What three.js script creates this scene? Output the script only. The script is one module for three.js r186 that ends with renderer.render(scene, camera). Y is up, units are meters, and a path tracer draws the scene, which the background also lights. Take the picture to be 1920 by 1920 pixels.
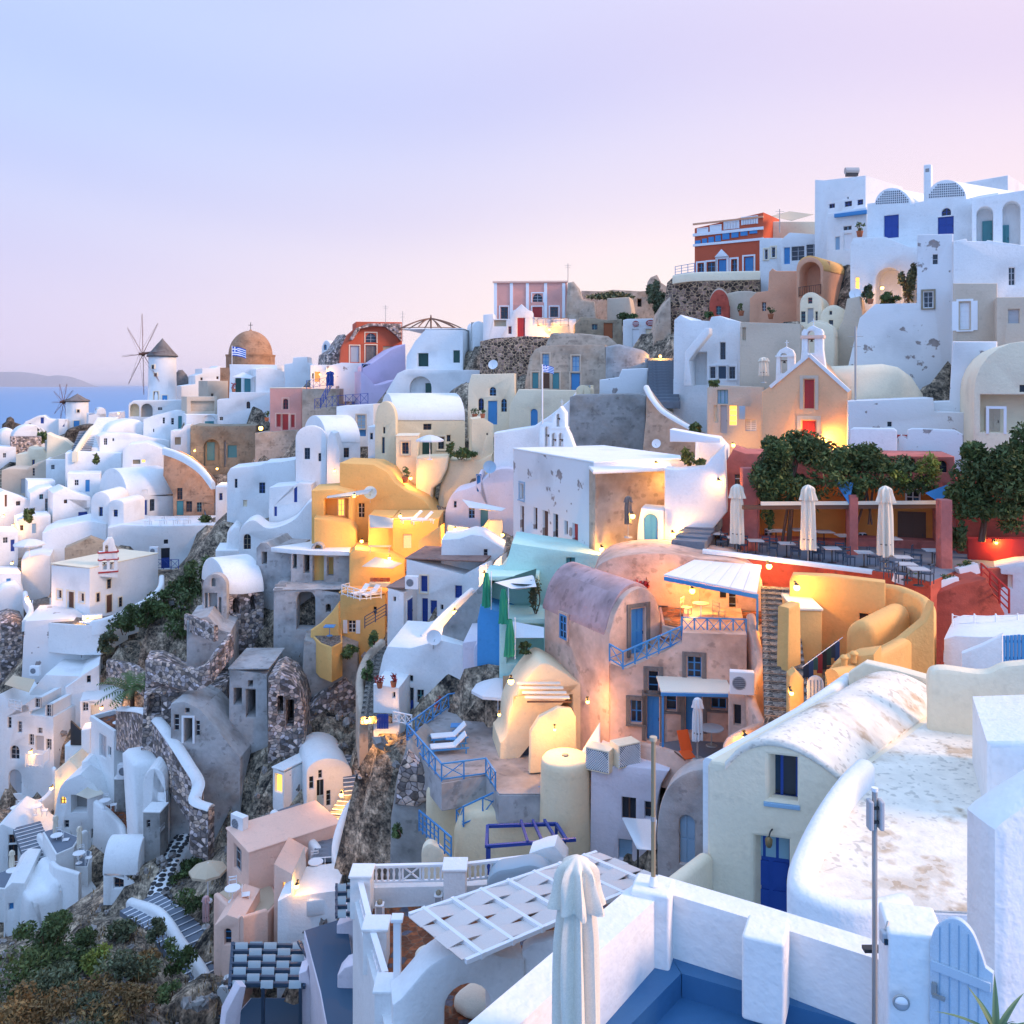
import * as THREE from 'three';
import { mergeGeometries, toCreasedNormals } from 'three/addons/utils/BufferGeometryUtils.js';
import { RoundedBoxGeometry } from 'three/addons/geometries/RoundedBoxGeometry.js';

// ---------- camera, sky, sun, exposure ----------
const F = 1700, CY = 120, HY = 720;            // focal length in px of the 1920 px frame, eye height above the sea, horizon row
const scene = new THREE.Scene();
const camera = new THREE.PerspectiveCamera(2 * Math.atan(960 / F) * 180 / Math.PI, 1,.5,150000);
camera.position.set(0, CY, 0);
camera.lookAt(0, CY, -100);
camera.setViewOffset(1920,1920,0,960 - HY, 1920,1920);   // a shifted lens keeps the walls upright
camera.updateProjectionMatrix();
const renderer = new THREE.WebGLRenderer({ antialias: true });
renderer.toneMapping = THREE.LinearToneMapping;
renderer.toneMappingExposure = 1.18;
renderer.shadowMap.enabled = true;
const SUN = new THREE.Vector3(.90,.37,.24).normalize();
const sunLight = new THREE.DirectionalLight(new THREE.Color().setRGB(1,.64,.42),3.2);
sunLight.position.copy(SUN).multiplyScalar(300).add(new THREE.Vector3(0, CY, -90));
sunLight.target.position.set(0, CY - 20,-90);
sunLight.castShadow = true; sunLight.shadow.radius = 34;
Object.assign(sunLight.shadow.camera, { left: -160, right: 160, top: 160, bottom: -160, near: 1, far: 700 });
sunLight.shadow.mapSize.set(4096,4096);
scene.add(sunLight, sunLight.target);
{ // twilight sky: lavender blue on the left and overhead, rose towards the right, pale warm band over the ridge
  const w = 1024, h = 512, data = new Float32Array(w * h * 4);
  const lerp3 = (a, b, t) => [a[0] + (b[0] - a[0]) * t, a[1] + (b[1] - a[1]) * t, a[2] + (b[2] - a[2]) * t];
  const ss = (a, b, x) => { const t = Math.min(1, Math.max(0, (x - a) / (b - a))); return t * t * (3 - 2 * t); };
  for (let j = 0; j < h; j++) for (let i = 0; i < w; i++) {
    const el = ((j + .5) / h - .5) * Math.PI, az = ((i + .5) / w - .5) * 2 * Math.PI;   // row 0 is straight down
    const dx = Math.cos(az) * Math.cos(el), dz = Math.sin(az) * Math.cos(el), dy = Math.sin(el);
    const up = dy, right = Math.atan2(dx, -dz);                       // 0 straight ahead, + to the right
    const glow = Math.exp(-Math.pow(Math.abs(right - .30) / .62,2)); // afterglow over the ridge
    const side = ss(-.6,.75, right) * (1 - ss(1.5,2.9, right));    // rose side
    let hor = lerp3([.60,.55,.80],[.82,.66,.74], side);
    hor = lerp3(hor, [1.08,.88,.76], glow);
    let mid = lerp3([.45,.56,.88],[.76,.64,.80], side);
    let zen = [.64,1.0,1.66];
    const e = Math.max(0, Math.asin(Math.min(1, Math.max(-1, up))));
    let c = lerp3(hor, mid, ss(.0,.32, e));
    c = lerp3(c, zen, ss(.34,1.15, e));
    const back = ss(1.6,3.0, Math.abs(right));                        // the sky behind the viewer is a clear twilight blue
    c = lerp3(c, [.50,.95,1.80], back * .85 * (1 - ss(.7,1.4, e)));
    if (up < 0) c = lerp3(hor, [.2,.3,.5], ss(0,.1,-up));
    // thin streaks of high cloud
    const s = Math.sin(right * 5 + e * 23 + Math.sin(right * 3.1 + e * 9) * 1.4) * Math.sin(right * 2.3 - e * 31 + 1.7 + Math.sin(right * 7.0)) * ss(.03,.2, e);
    const k = (j * w + i) * 4, q = 1 + .034 * s;
    data[k] = c[0] * q; data[k + 1] = c[1] * q; data[k + 2] = c[2] * (1 + .008 * s); data[k + 3] = 1;
  }
  const t = new THREE.DataTexture(data, w, h, THREE.RGBAFormat, THREE.FloatType);
  t.mapping = THREE.EquirectangularReflectionMapping; t.magFilter = THREE.LinearFilter; t.minFilter = THREE.LinearFilter; t.needsUpdate = true;
  scene.background = t; scene.environment = t;
}

// ---------- small maths ----------
const V3 = THREE.Vector3, RAD = Math.PI / 180;
function rng(s) { let a = s >>> 0; return () => { a = (a + 0x6D2B79F5) >>> 0; let t = a; t = Math.imul(t ^ (t >>> 15), t | 1); t ^= t + Math.imul(t ^ (t >>> 7), t | 61); return ((t ^ (t >>> 14)) >>> 0) / 4294967296; }; }
const P = (px, py, d) => new V3((px - 960) / F * d, CY - (py - HY) / F * d, -d);   // photo row and column at a depth -> metres
const Yat = (py, d) => CY - (py - HY) / F * d;
const depthAt = (py, y) => (CY - y) * F / (py - HY);                             // depth at which a row meets the level y
const onY = (px, py, y) => P(px, py, depthAt(py, y));
function spline(pts, n = 6, closed = false) { const c = new THREE.CatmullRomCurve3(pts.map(p => new V3(p[0], p[1], p[2] || 0)), closed, 'centripetal'); return c.getPoints(n * (pts.length - 1)).map(p => [p.x, p.y, p.z]); }
const sp = (...p) => spline(p, 5).map(q => [q[0], q[1]]);
const R = (x0, y0, x1, y1) => [[x0, y1],[x0, y0],[x1, y0],[x1, y1]];
function A(x0, x1, yt, ys, yb, n = 12) { const o = [[x0, yb]]; for (let i = 0; i <= n; i++) { const t = Math.PI * (1 - i / n); o.push([(x0 + x1) / 2 + (x1 - x0) / 2 * Math.cos(t), ys - (ys - yt) * Math.sin(t)]); } o.push([x1, yb]); return o; }

// ---------- textures ----------
function tnoise(N, cells, seed) { // tileable value noise, smooth
  const r = rng(seed), g = new Float32Array(cells * cells); for (let i = 0; i < g.length; i++) g[i] = r();
  const o = new Float32Array(N * N);
  for (let y = 0; y < N; y++) { const fy = y / N * cells, y0 = fy | 0; let ty = fy - y0; ty = ty * ty * (3 - 2 * ty); const ya = (y0 % cells) * cells, yb = ((y0 + 1) % cells) * cells;
    for (let x = 0; x < N; x++) { const fx = x / N * cells, x0 = fx | 0; let tx = fx - x0; tx = tx * tx * (3 - 2 * tx); const xa = x0 % cells, xb = (x0 + 1) % cells;
      const a = g[ya + xa] + (g[ya + xb] - g[ya + xa]) * tx, b = g[yb + xa] + (g[yb + xb] - g[yb + xa]) * tx; o[y * N + x] = a + (b - a) * ty; } }
  return o;
}
function fbm(N, c0, oct, seed, gain = .5) { const o = new Float32Array(N * N); let a = 1, s = 0; for (let k = 0; k < oct; k++) { const n = tnoise(N, Math.min(N, c0 << k), seed + k * 7); for (let i = 0; i < o.length; i++) o[i] += n[i] * a; s += a; a *= gain; } for (let i = 0; i < o.length; i++) o[i] /= s; return o; }
function tex(N, fn, metres, srgb = true) { const d = new Uint8Array(N * N * 4); const c = [0,0,0]; for (let i = 0; i < N * N; i++) { fn(i, c); for (let k = 0; k < 3; k++) d[i * 4 + k] = Math.max(0, Math.min(255, Math.round(c[k] * 255))); d[i * 4 + 3] = 255; }
  const t = new THREE.DataTexture(d, N, N); t.wrapS = t.wrapT = THREE.RepeatWrapping; t.magFilter = THREE.LinearFilter; t.minFilter = THREE.LinearMipmapLinearFilter; t.generateMipmaps = true; if (srgb) t.colorSpace = THREE.SRGBColorSpace; t.repeat.set(1 / metres, 1 / metres); t.needsUpdate = true; return t; }
const TX = {};
{ const N = 512, a = fbm(N, 4,6,11), b = fbm(N, 3,5,51), c = fbm(N, 24,4,91), e = fbm(N, 64,2,131);
  TX.plaster = tex(N, (i, o) => { const v = .985 - Math.max(0, b[i] - .55) * .22 - Math.max(0, c[i] - .64) * .16 + (a[i] - .5) * .06 + (e[i] - .5) * .03; o[0] = v; o[1] = v * .997; o[2] = v * .985; },5.3);
  TX.plasterBump = tex(N, (i, o) => { o[0] = o[1] = o[2] = a[i] * .55 + c[i] * .3 + e[i] * .15; },3.1, false);
  // weathered plaster: brownish blotches, flaked spots, fine grain
  const f = fbm(N, 5,6,211), g = fbm(N, 14,5,251), st = fbm(N, 3,6,277);
  TX.worn = tex(N, (i, o) => { let v = .96 - Math.max(0, f[i] - .47) * .5 + (c[i] - .5) * .14; const fl = 1 - .13 * Math.max(0, Math.min(1, (g[i] - .66) * 14)); const w = Math.max(0, st[i] - .52) * .8; o[0] = v * fl * (1 - w * .25); o[1] = v * fl * (1 - w * .45); o[2] = v * fl * (1 - w * .62); },6.1);
  TX.flaked = tex(N, (i, o) => { const m = f[i] * .55 + g[i] * .45; const v = .97 - Math.max(0, b[i] - .5) * .3; const k = m > .665 ? .85 : m > .65 ? .4 : 0; o[0] = v * (1 - k) + k * (.50 + c[i] * .2); o[1] = v * (1 - k) + k * (.45 + c[i] * .2); o[2] = v * (1 - k) + k * (.43 + c[i] * .2); },7.3);
  TX.earth = tex(N, (i, o) => { const v = .5 + (f[i] - .5) * .9 + (c[i] - .5) * .7 + (e[i] - .5) * .4; o[0] = v; o[1] = v * .95; o[2] = v * .88; },4.7);
  TX.grain = tex(256, (i, o) => { const y = i >> 8, x = i & 255; const k = (y * 2) * N + x * 2; const v = .95 + (e[k] - .5) * .08 + (c[k] - .5) * .06; o[0] = o[1] = o[2] = v; },.45);
  // dirt left by puddles on a lime washed roof
  TX.roof = tex(N, (i, o) => { const m = f[i] * .5 + g[i] * .5; const k = Math.max(0, Math.min(1, (m - .555) * 9)) * (c[i] > .44 ? 1 : .35), s = 1 - .14 * Math.max(0, Math.min(1, (e[i] - .66) * 9)) * (st[i] > .5 ? 1 : .3); const v = .97 + (c[i] - .5) * .12 - Math.max(0, b[i] - .5) * .25; o[0] = (v - k * .17) * s; o[1] = (v - k * .23) * s; o[2] = (v * .985 - k * .29) * s; },6.4);
  // rubble masonry: voronoi stones in mortar
  const stone = (cells, seed, m, pal, joint, jw) => { const r = rng(seed), px = [], py = [], pc = []; for (let i = 0; i < cells * cells; i++) { px.push(r()); py.push(r()); pc.push(pal(r)); }
    const col = new Float32Array(N * N * 3), hgt = new Float32Array(N * N);
    for (let y = 0; y < N; y++) for (let x = 0; x < N; x++) { const fx = (x + (a[y * N + x] - .5) * 18) / N * cells, fy = (y + (b[y * N + x] - .5) * 18) / N * cells, ix = Math.floor(fx), iy = Math.floor(fy); let d1 = 9, d2 = 9, id = 0;
      for (let v = -1; v <= 1; v++) for (let u = -1; u <= 1; u++) { const gx = (ix + u + cells) % cells, gy = (iy + v + cells) % cells, n = gy * cells + gx, dx = ix + u + px[n] - fx, dy = (iy + v + py[n] - fy) * 1.25, q = dx * dx + dy * dy; if (q < d1) { d2 = d1; d1 = q; id = n; } else if (q < d2) d2 = q; }
      const ed = Math.sqrt(d2) - Math.sqrt(d1), t = Math.max(0, Math.min(1, (ed - jw) / .09)), i = y * N + x, n = .75 + c[i] * .5; for (let k = 0; k < 3; k++) col[i * 3 + k] = (joint[k] * (1 - t) + pc[id][k] * t) * n; hgt[i] = t * (.6 + .4 * Math.sqrt(Math.max(0,1 - d1))) * (.8 + .2 * c[i]); }
    return [tex(N, (i, o) => { o[0] = col[i * 3]; o[1] = col[i * 3 + 1]; o[2] = col[i * 3 + 2]; }, m), tex(N, (i, o) => { o[0] = o[1] = o[2] = hgt[i]; }, m, false)]; };
  const dark = r => { const v = .34 + r() * .5, w = r(); return [v * (1 + w * .14), v * (.95 + w * .05), v * (.96 - w * .08)]; };
  [TX.rubble, TX.rubbleBump] = stone(14,5,4.2, dark, [.46,.43,.42],.03);
  [TX.rubbleLight, TX.rubbleLightBump] = stone(13,9,5.0, r => { const v = .2 + Math.pow(r(),1.3) * .5; return [v * 1.08, v * .92, v * .84]; },[.80,.70,.58],.13);
  [TX.cobble, TX.cobbleBump] = stone(16,15,3.2, r => { const v = .25 + r() * .3; return [v, v * .97, v * .93]; },[.62,.58,.53],.10);
  [TX.terra, TX.terraBump] = stone(9,23,2.6, r => { const v = .45 + r() * .3; return r() > .86 ? [.42,.45,.55] : [v, v * .62, v * .4]; },[.55,.44,.36],.05);
  const w1 = fbm(N, 8,5,301), w2 = fbm(N, 32,4,331); TX.wave = tex(N, (i, o) => { o[0] = o[1] = o[2] = w1[i] * .5 + w2[i] * .5; },60, false);
}
// ---------- materials: linear base colours ----------
const MC = {};
function mat(key, rgb, o = {}) { if (MC[key]) return MC[key]; const m = new THREE.MeshStandardMaterial({ color: new THREE.Color().setRGB(...rgb), roughness: o.r ?? .92, metalness: o.m ?? 0 }); m.name = key;
  const t = o.t; if (t) { m.map = TX[t]; const b = TX[t + 'Bump'] || TX.plasterBump; m.bumpMap = b; m.bumpScale = o.b ?? .02; } if (o.e) { m.emissive = new THREE.Color().setRGB(...o.e); m.emissiveIntensity = o.ei ?? 1; } if (o.side) m.side = THREE.DoubleSide; return MC[key] = m; }
const plaster = (k, rgb) => mat(k, rgb, { t: 'plaster', b: .035 });
const C = {
  white: plaster('white_plaster', [.80,.80,.80]), white2: mat('aged_white_plaster', [.77,.76,.75],{ t: 'flaked', b: .03 }), cream: plaster('cream_plaster', [.84,.68,.45]), cream2: plaster('pale_cream_plaster', [.86,.725,.53]),
  beige: plaster('beige_plaster', [.60,.49,.38]), tan: mat('tan_plaster', [.56,.43,.32],{ t: 'worn', b: .04 }), ochre: plaster('ochre_plaster', [.74,.43,.14]), ochre2: plaster('apricot_plaster', [.80,.44,.15]),
  pink: mat('dusty_pink_plaster', [.72,.47,.36],{ t: 'worn', b: .04 }), mauve: mat('mauve_lime_wash', [.56,.36,.35],{ t: 'worn', b: .04 }), peach: plaster('peach_plaster', [.86,.56,.44]), apricot: plaster('orange_peach_plaster', [.85,.46,.25]), rose: plaster('rose_plaster', [.74,.36,.30]), red: mat('red_plaster', [.50,.09,.055],{ t: 'worn', b: .04 }), brick: plaster('vermilion_plaster', [.58,.11,.05]), rouge: mat('worn_rose_red_plaster', [.55,.16,.13],{ t: 'worn', b: .04 }), orange: plaster('orange_plaster', [.78,.27,.06]), terracotta: plaster('terracotta_plaster', [.72,.36,.22]),
  lilac: plaster('lilac_plaster', [.62,.50,.66]), lilac2: plaster('pale_lilac_plaster', [.72,.66,.72]), mint: plaster('mint_plaster', [.52,.76,.68]), sky: plaster('blue_plaster', [.07,.30,.62]),
  grey: mat('grey_render', [.47,.45,.435],{ t: 'worn', b: .04 }), olive: mat('olive_stone_render', [.34,.28,.19],{ t: 'worn', b: .04 }), darkgrey: mat('dark_render', [.34,.33,.31],{ t: 'worn', b: .05 }),
  rubble: mat('rubble_masonry', [1,.95,.93],{ t: 'rubble', b: .10 }), rubbleLight: mat('mortared_rubble', [.95,.88,.82],{ t: 'rubbleLight', b: .10 }), cobble: mat('cobbled_paving', [.8,.78,.76],{ t: 'cobble', b: .04 }), terra: mat('terracotta_paving', [.62,.5,.42],{ t: 'terra', b: .01 }), roofwash: mat('lime_washed_roof', [.84,.765,.66],{ t: 'roof', b: .035 }),
  earth: mat('dry_earth', [.86,.75,.62],{ t: 'earth', b: .12 }), rock: mat('rock', [.40,.35,.30],{ t: 'earth', b: .12 }), slate: mat('grey_floor_paint', [.16,.19,.24],{ t: 'plaster', b: .01, r: .7 }), deepblue: mat('blue_floor_paint', [.035,.14,.30],{ t: 'plaster', b: .008, r: .55 }), step: mat('grey_step_stone', [.18,.20,.23],{ t: 'worn', b: .02 }),
  blue: mat('cobalt_paint', [.012,.055,.30],{ r: .45, t: 'grain', b: .004 }), lblue: mat('light_blue_paint', [.05,.26,.56],{ r: .45, t: 'grain', b: .004 }), paleblue: mat('pale_blue_paint', [.30,.47,.62],{ r: .5, t: 'grain', b: .004 }), teal: mat('teal_paint', [.06,.23,.25],{ r: .5 }), green: mat('dark_green_paint', [.012,.06,.045],{ r: .5 }), wood: mat('brown_wood', [.13,.055,.03],{ r: .6, t: 'grain', b: .006 }), redpaint: mat('red_paint', [.42,.025,.02],{ r: .5 }), greydoor: mat('grey_paint', [.42,.42,.43],{ r: .6 }), whitep: mat('white_paint', [.8,.8,.8],{ r: .5 }),
  glass: mat('window_glass', [.02,.028,.04],{ r: .08 }), void: mat('dark_room_backing', [.32,.30,.28],{ r: 1 }), litglass: mat('lit_window', [.6,.4,.1],{ e: [1,.52,.08], ei: 1.6 }), bulb: mat('lamp_glow', [1,.8,.4],{ e: [1,.50,.09], ei: 9 }),  // void backs openings in darkened grey that stands in for unlit rooms
  canvas: mat('beige_canvas', [.85,.75,.60],{ r: .95, t: 'grain', b: .006 }), wcanvas: mat('white_canvas', [.78,.78,.78],{ r: .95, t: 'grain', b: .004 }), gcanvas: mat('grey_canvas', [.36,.42,.44],{ r: .95, t: 'grain', b: .004 }), steel: mat('galvanised_steel', [.42,.40,.37],{ r: .45, m: .6 }), iron: mat('dark_iron', [.03,.03,.032],{ r: .6 }), straw: mat('reed_mat', [.60,.48,.33],{ t: 'grain', b: .02 }), clay: mat('clay_pot', [.45,.15,.07],{ r: .85 }), thatch: mat('grey_thatch', [.20,.175,.16],{ t: 'worn', b: .08 }), cushion: mat('patterned_cushion', [.42,.10,.05],{ r: .95 }), navy: mat('navy_paint', [.03,.06,.10],{ r: .5 }),
};
const leafMat = (k, rgb) => { if (MC[k]) return MC[k]; const m = new THREE.MeshStandardMaterial({ color: new THREE.Color().setRGB(...rgb), roughness: .8, side: THREE.DoubleSide, vertexColors: true }); m.name = k; return MC[k] = m; };
const LM = { dark: leafMat('dark_leaves', [.062,.10,.03]), mid: leafMat('green_leaves', [.075,.12,.04]), dry: leafMat('dry_scrub', [.20,.13,.05]), sage: leafMat('sage_scrub', [.10,.125,.07]), agave: leafMat('agave_leaf', [.11,.16,.10]), red: leafMat('red_blossom', [.35,.02,.025]), yellow: leafMat('yellow_green_leaves', [.16,.20,.035]) };

// ---------- objects ----------
const taken = {};
function numbered(n) { const k = taken[n] = (taken[n] ?? -1) + 1; return k ? n + '_' + String(k).padStart(3, '0') : n; }
function thing(name, label, category, pos, turn = 0, group) { const g = new THREE.Group(); g.name = numbered(name); if (pos) g.position.copy(pos); g.rotation.y = turn; g.userData = { label, category }; if (group) g.userData.group = group; scene.add(g); return g; }
function uvBox(g) { // texture coordinates in metres, by the way each face points
  if (g.index) g = g.toNonIndexed(); const p = g.attributes.position, n = p.count, uv = new Float32Array(n * 2); const a = new V3(), b = new V3(), c = new V3(), e = new V3();
  for (let i = 0; i < n; i += 3) { a.fromBufferAttribute(p, i); b.fromBufferAttribute(p, i + 1); c.fromBufferAttribute(p, i + 2); e.subVectors(b, a).cross(c.clone().sub(a)); const ax = Math.abs(e.x), ay = Math.abs(e.y), az = Math.abs(e.z);
    for (let k = 0; k < 3; k++) { const q = [a, b, c][k]; let u, v; if (ay >= ax && ay >= az) { u = q.x; v = q.z; } else if (az >= ax) { u = q.x; v = q.y; } else { u = q.z + 1.7; v = q.y + .6; } uv[(i + k) * 2] = u; uv[(i + k) * 2 + 1] = v; } }
  g.setAttribute('uv', new THREE.BufferAttribute(uv, 2)); return g;
}
function mesh(name, geo, m, parent) { const o = new THREE.Mesh(geo, m); o.name = name; o.castShadow = o.receiveShadow = true; if (parent) parent.add(o); return o; }
const merge = gs => mergeGeometries(gs.map(g => { g = g.index ? g.toNonIndexed() : g; for (const k of Object.keys(g.attributes)) if (!['position', 'normal', 'uv'].includes(k)) g.deleteAttribute(k); return g; }));
const box = (w, h, d, x = 0, y = 0, z = 0, ry = 0) => { const g = new THREE.BoxGeometry(w, h, d); if (ry) g.rotateY(ry); return g.translate(x, y, z).toNonIndexed(); };     // centred
const rbox = (w, h, d, x, y, z, r = .05) => uvBox(new RoundedBoxGeometry(w, h, d, 2, Math.min(r, w / 2.1, h / 2.1, d / 2.1))).translate(x, y, z);
function bar(a, b, w, h = w) { const L = a.distanceTo(b), g = new THREE.BoxGeometry(w, h, L); const m = new THREE.Matrix4().lookAt(a, b, Math.abs(b.y - a.y) > .98 * L ? new V3(1,0,0) : new V3(0,1,0)); g.applyMatrix4(m); g.translate((a.x + b.x) / 2, (a.y + b.y) / 2, (a.z + b.z) / 2); return g.toNonIndexed(); }
function rod(a, b, r0, r1 = r0, n = 8) { const L = a.distanceTo(b), g = new THREE.CylinderGeometry(r1, r0, L, n); g.translate(0, L / 2,0); g.applyQuaternion(new THREE.Quaternion().setFromUnitVectors(new V3(0,1,0), b.clone().sub(a).normalize())); g.translate(a.x, a.y, a.z); return g.toNonIndexed(); }
const lathe = (pts, n = 20) => new THREE.LatheGeometry(pts.map(p => new THREE.Vector2(p[0], p[1])), n).toNonIndexed();

const GROUND = [];                                                    // where houses stand: the hillside runs through these
const frameAt = (px, d, a) => ({ O: P(px, HY, d), a: a * RAD, d });
function hit(fr, px, py) { const r = new V3((px - 960) / F, -(py - HY) / F, -1), n = new V3(Math.sin(fr.a),0, Math.cos(fr.a)), t = (fr.O.x * n.x + fr.O.z * n.z) / (r.x * n.x + r.z * n.z); const w = r.multiplyScalar(t), dx = w.x - fr.O.x, dz = w.z - fr.O.z; return [dx * Math.cos(fr.a) - dz * Math.sin(fr.a), CY + w.y]; }
function extrude(shape, D, b = .1, crease = .7) { b = Math.min(b, D * .3); let g = new THREE.ExtrudeGeometry(shape, { depth: D - 2 * b, bevelEnabled: b > 0, bevelThickness: b, bevelSize: b, bevelOffset: -b, bevelSegments: 2, curveSegments: 8 }); g.translate(0,0,-(D - b)); return uvBox(toCreasedNormals(g, crease)); }
// a window: frame mesh (> pane); it fills a w x h opening whose lower left corner is the origin of (x, y), front at z
function windowPart(x, y, w, h, z, o, parent) {
  const t = Math.min(.09, w * .14), dp = .08, gs = [box(t, h, dp, x + t / 2, y + h / 2, z), box(t, h, dp, x + w - t / 2, y + h / 2, z), box(w - 2 * t, t, dp, x + w / 2, y + t / 2, z), box(w - 2 * t, t, dp, x + w / 2, y + h - t / 2, z)];
  const nx = o.nx ?? (w > .55 ? 2 : 1), ny = o.ny ?? (h > 1.0 ? 3 : h > .6 ? 2 : 1), m = Math.min(.045, w * .08);
  for (let i = 1; i < nx; i++) gs.push(box(m * 1.4, h - 2 * t, dp * .7, x + w * i / nx, y + h / 2, z)); for (let i = 1; i < ny; i++) gs.push(box(w - 2 * t, m, dp * .6, x + w / 2, y + h * i / ny, z));
  const f = mesh('window', merge(gs), o.m || C.wood, parent); mesh('pane', box(w - 2 * t, h - 2 * t, .02, x + w / 2, y + h / 2, z - .02), o.g || C.glass, f); return f;
}
function doorPart(x, y, w, h, z, o, parent) {
  const m = o.m || C.wood, f = mesh('door', box(w, h, .06, x + w / 2, y + h / 2, z), m, parent), q = .1 * w, n = o.n ?? 2, ps = [];
  for (let i = 0; i < 2; i++) for (let j = 0; j < n; j++) { const pw = (w - 3 * q) / 2, ph = (h - (n + 1) * q) / n; if (o.gl && j === n - 1) continue; ps.push(box(pw, ph, .03, x + q + pw / 2 + i * (pw + q), y + q + ph / 2 + j * (ph + q), z + .04)); }
  if (ps.length) mesh('panel', merge(ps), m, f); if (o.gl) { const ph = (h - (n + 1) * q) / n; for (let i = 0; i < o.gl; i++) { const pw = (w - (o.gl + 1) * q * .7) / o.gl; mesh('pane', box(pw, ph, .02, x + q * .7 + pw / 2 + i * (pw + q * .7), y + h - q - ph / 2, z + .035), o.g || C.glass, f); } }
  mesh('handle', box(.03,.14,.06, x + w * .88, y + h * .45, z + .06), C.iron, f); return f;
}
function ring(w, h, t, dp, x, y, z) { return merge([box(t, h + t, dp, x - t / 2, y + h / 2 + t / 2, z), box(t, h + t, dp, x + w + t / 2, y + h / 2 + t / 2, z), box(w, t, dp, x + w / 2, y + h + t / 2, z)]); }
// one opening on a face: kind w window, d door, a arched window, D arched door, v dark arch or void; r = [px0, py0, px1, py1]
function openingShape(kind, x0, y0, x1, y1) { const p = new THREE.Path(); const w = x1 - x0; if (kind === 'a' || kind === 'D' || kind === 'V') { const r = w / 2, ys = Math.max(y0 + .05, y1 - r); p.moveTo(x0, y0); p.lineTo(x1, y0); p.lineTo(x1, ys); for (let i = 1; i < 10; i++) { const t = Math.PI * i / 10; p.lineTo(x0 + r + r * Math.cos(t), ys + (y1 - ys) * Math.sin(t)); } p.lineTo(x0, ys); p.closePath(); } else { p.moveTo(x0, y0); p.lineTo(x1, y0); p.lineTo(x1, y1); p.lineTo(x0, y1); p.closePath(); } return p; }
function fillOpening(kind, x0, y0, x1, y1, z, o, parent) {
  const w = x1 - x0, h = y1 - y0, rec = o.rec ?? .2; let part;
  if (kind === 'w' || kind === 'a') part = windowPart(x0 - .02, y0 - .02, w + .04, h + .04, z - rec, o, parent);
  else if (kind === 'd' || kind === 'D') part = doorPart(x0 - .02, y0 - .02, w + .04, h + .04, z - rec, o, parent);
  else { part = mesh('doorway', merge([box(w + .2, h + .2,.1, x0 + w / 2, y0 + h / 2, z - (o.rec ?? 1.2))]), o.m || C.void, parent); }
  if (o.f) { const t = o.ft ?? .14; mesh(kind === 'd' || kind === 'D' || kind === 'v' ? 'door_surround' : 'window_surround', ring(w, h, t, .08, x0, y0, z + .01), o.f, parent); if (kind === 'w') mesh('window_sill', box(w + 2 * t, .08,.16, x0 + w / 2, y0 - .04, z + .04), o.f, parent); }
  if (o.sh) { for (const s of [-1,1]) mesh('shutter', box(w * .5, h, .05, s < 0 ? x0 - w * .27 : x1 + w * .27, y0 + h / 2, z + .03), o.sh, parent); }
  return part;
}
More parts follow.
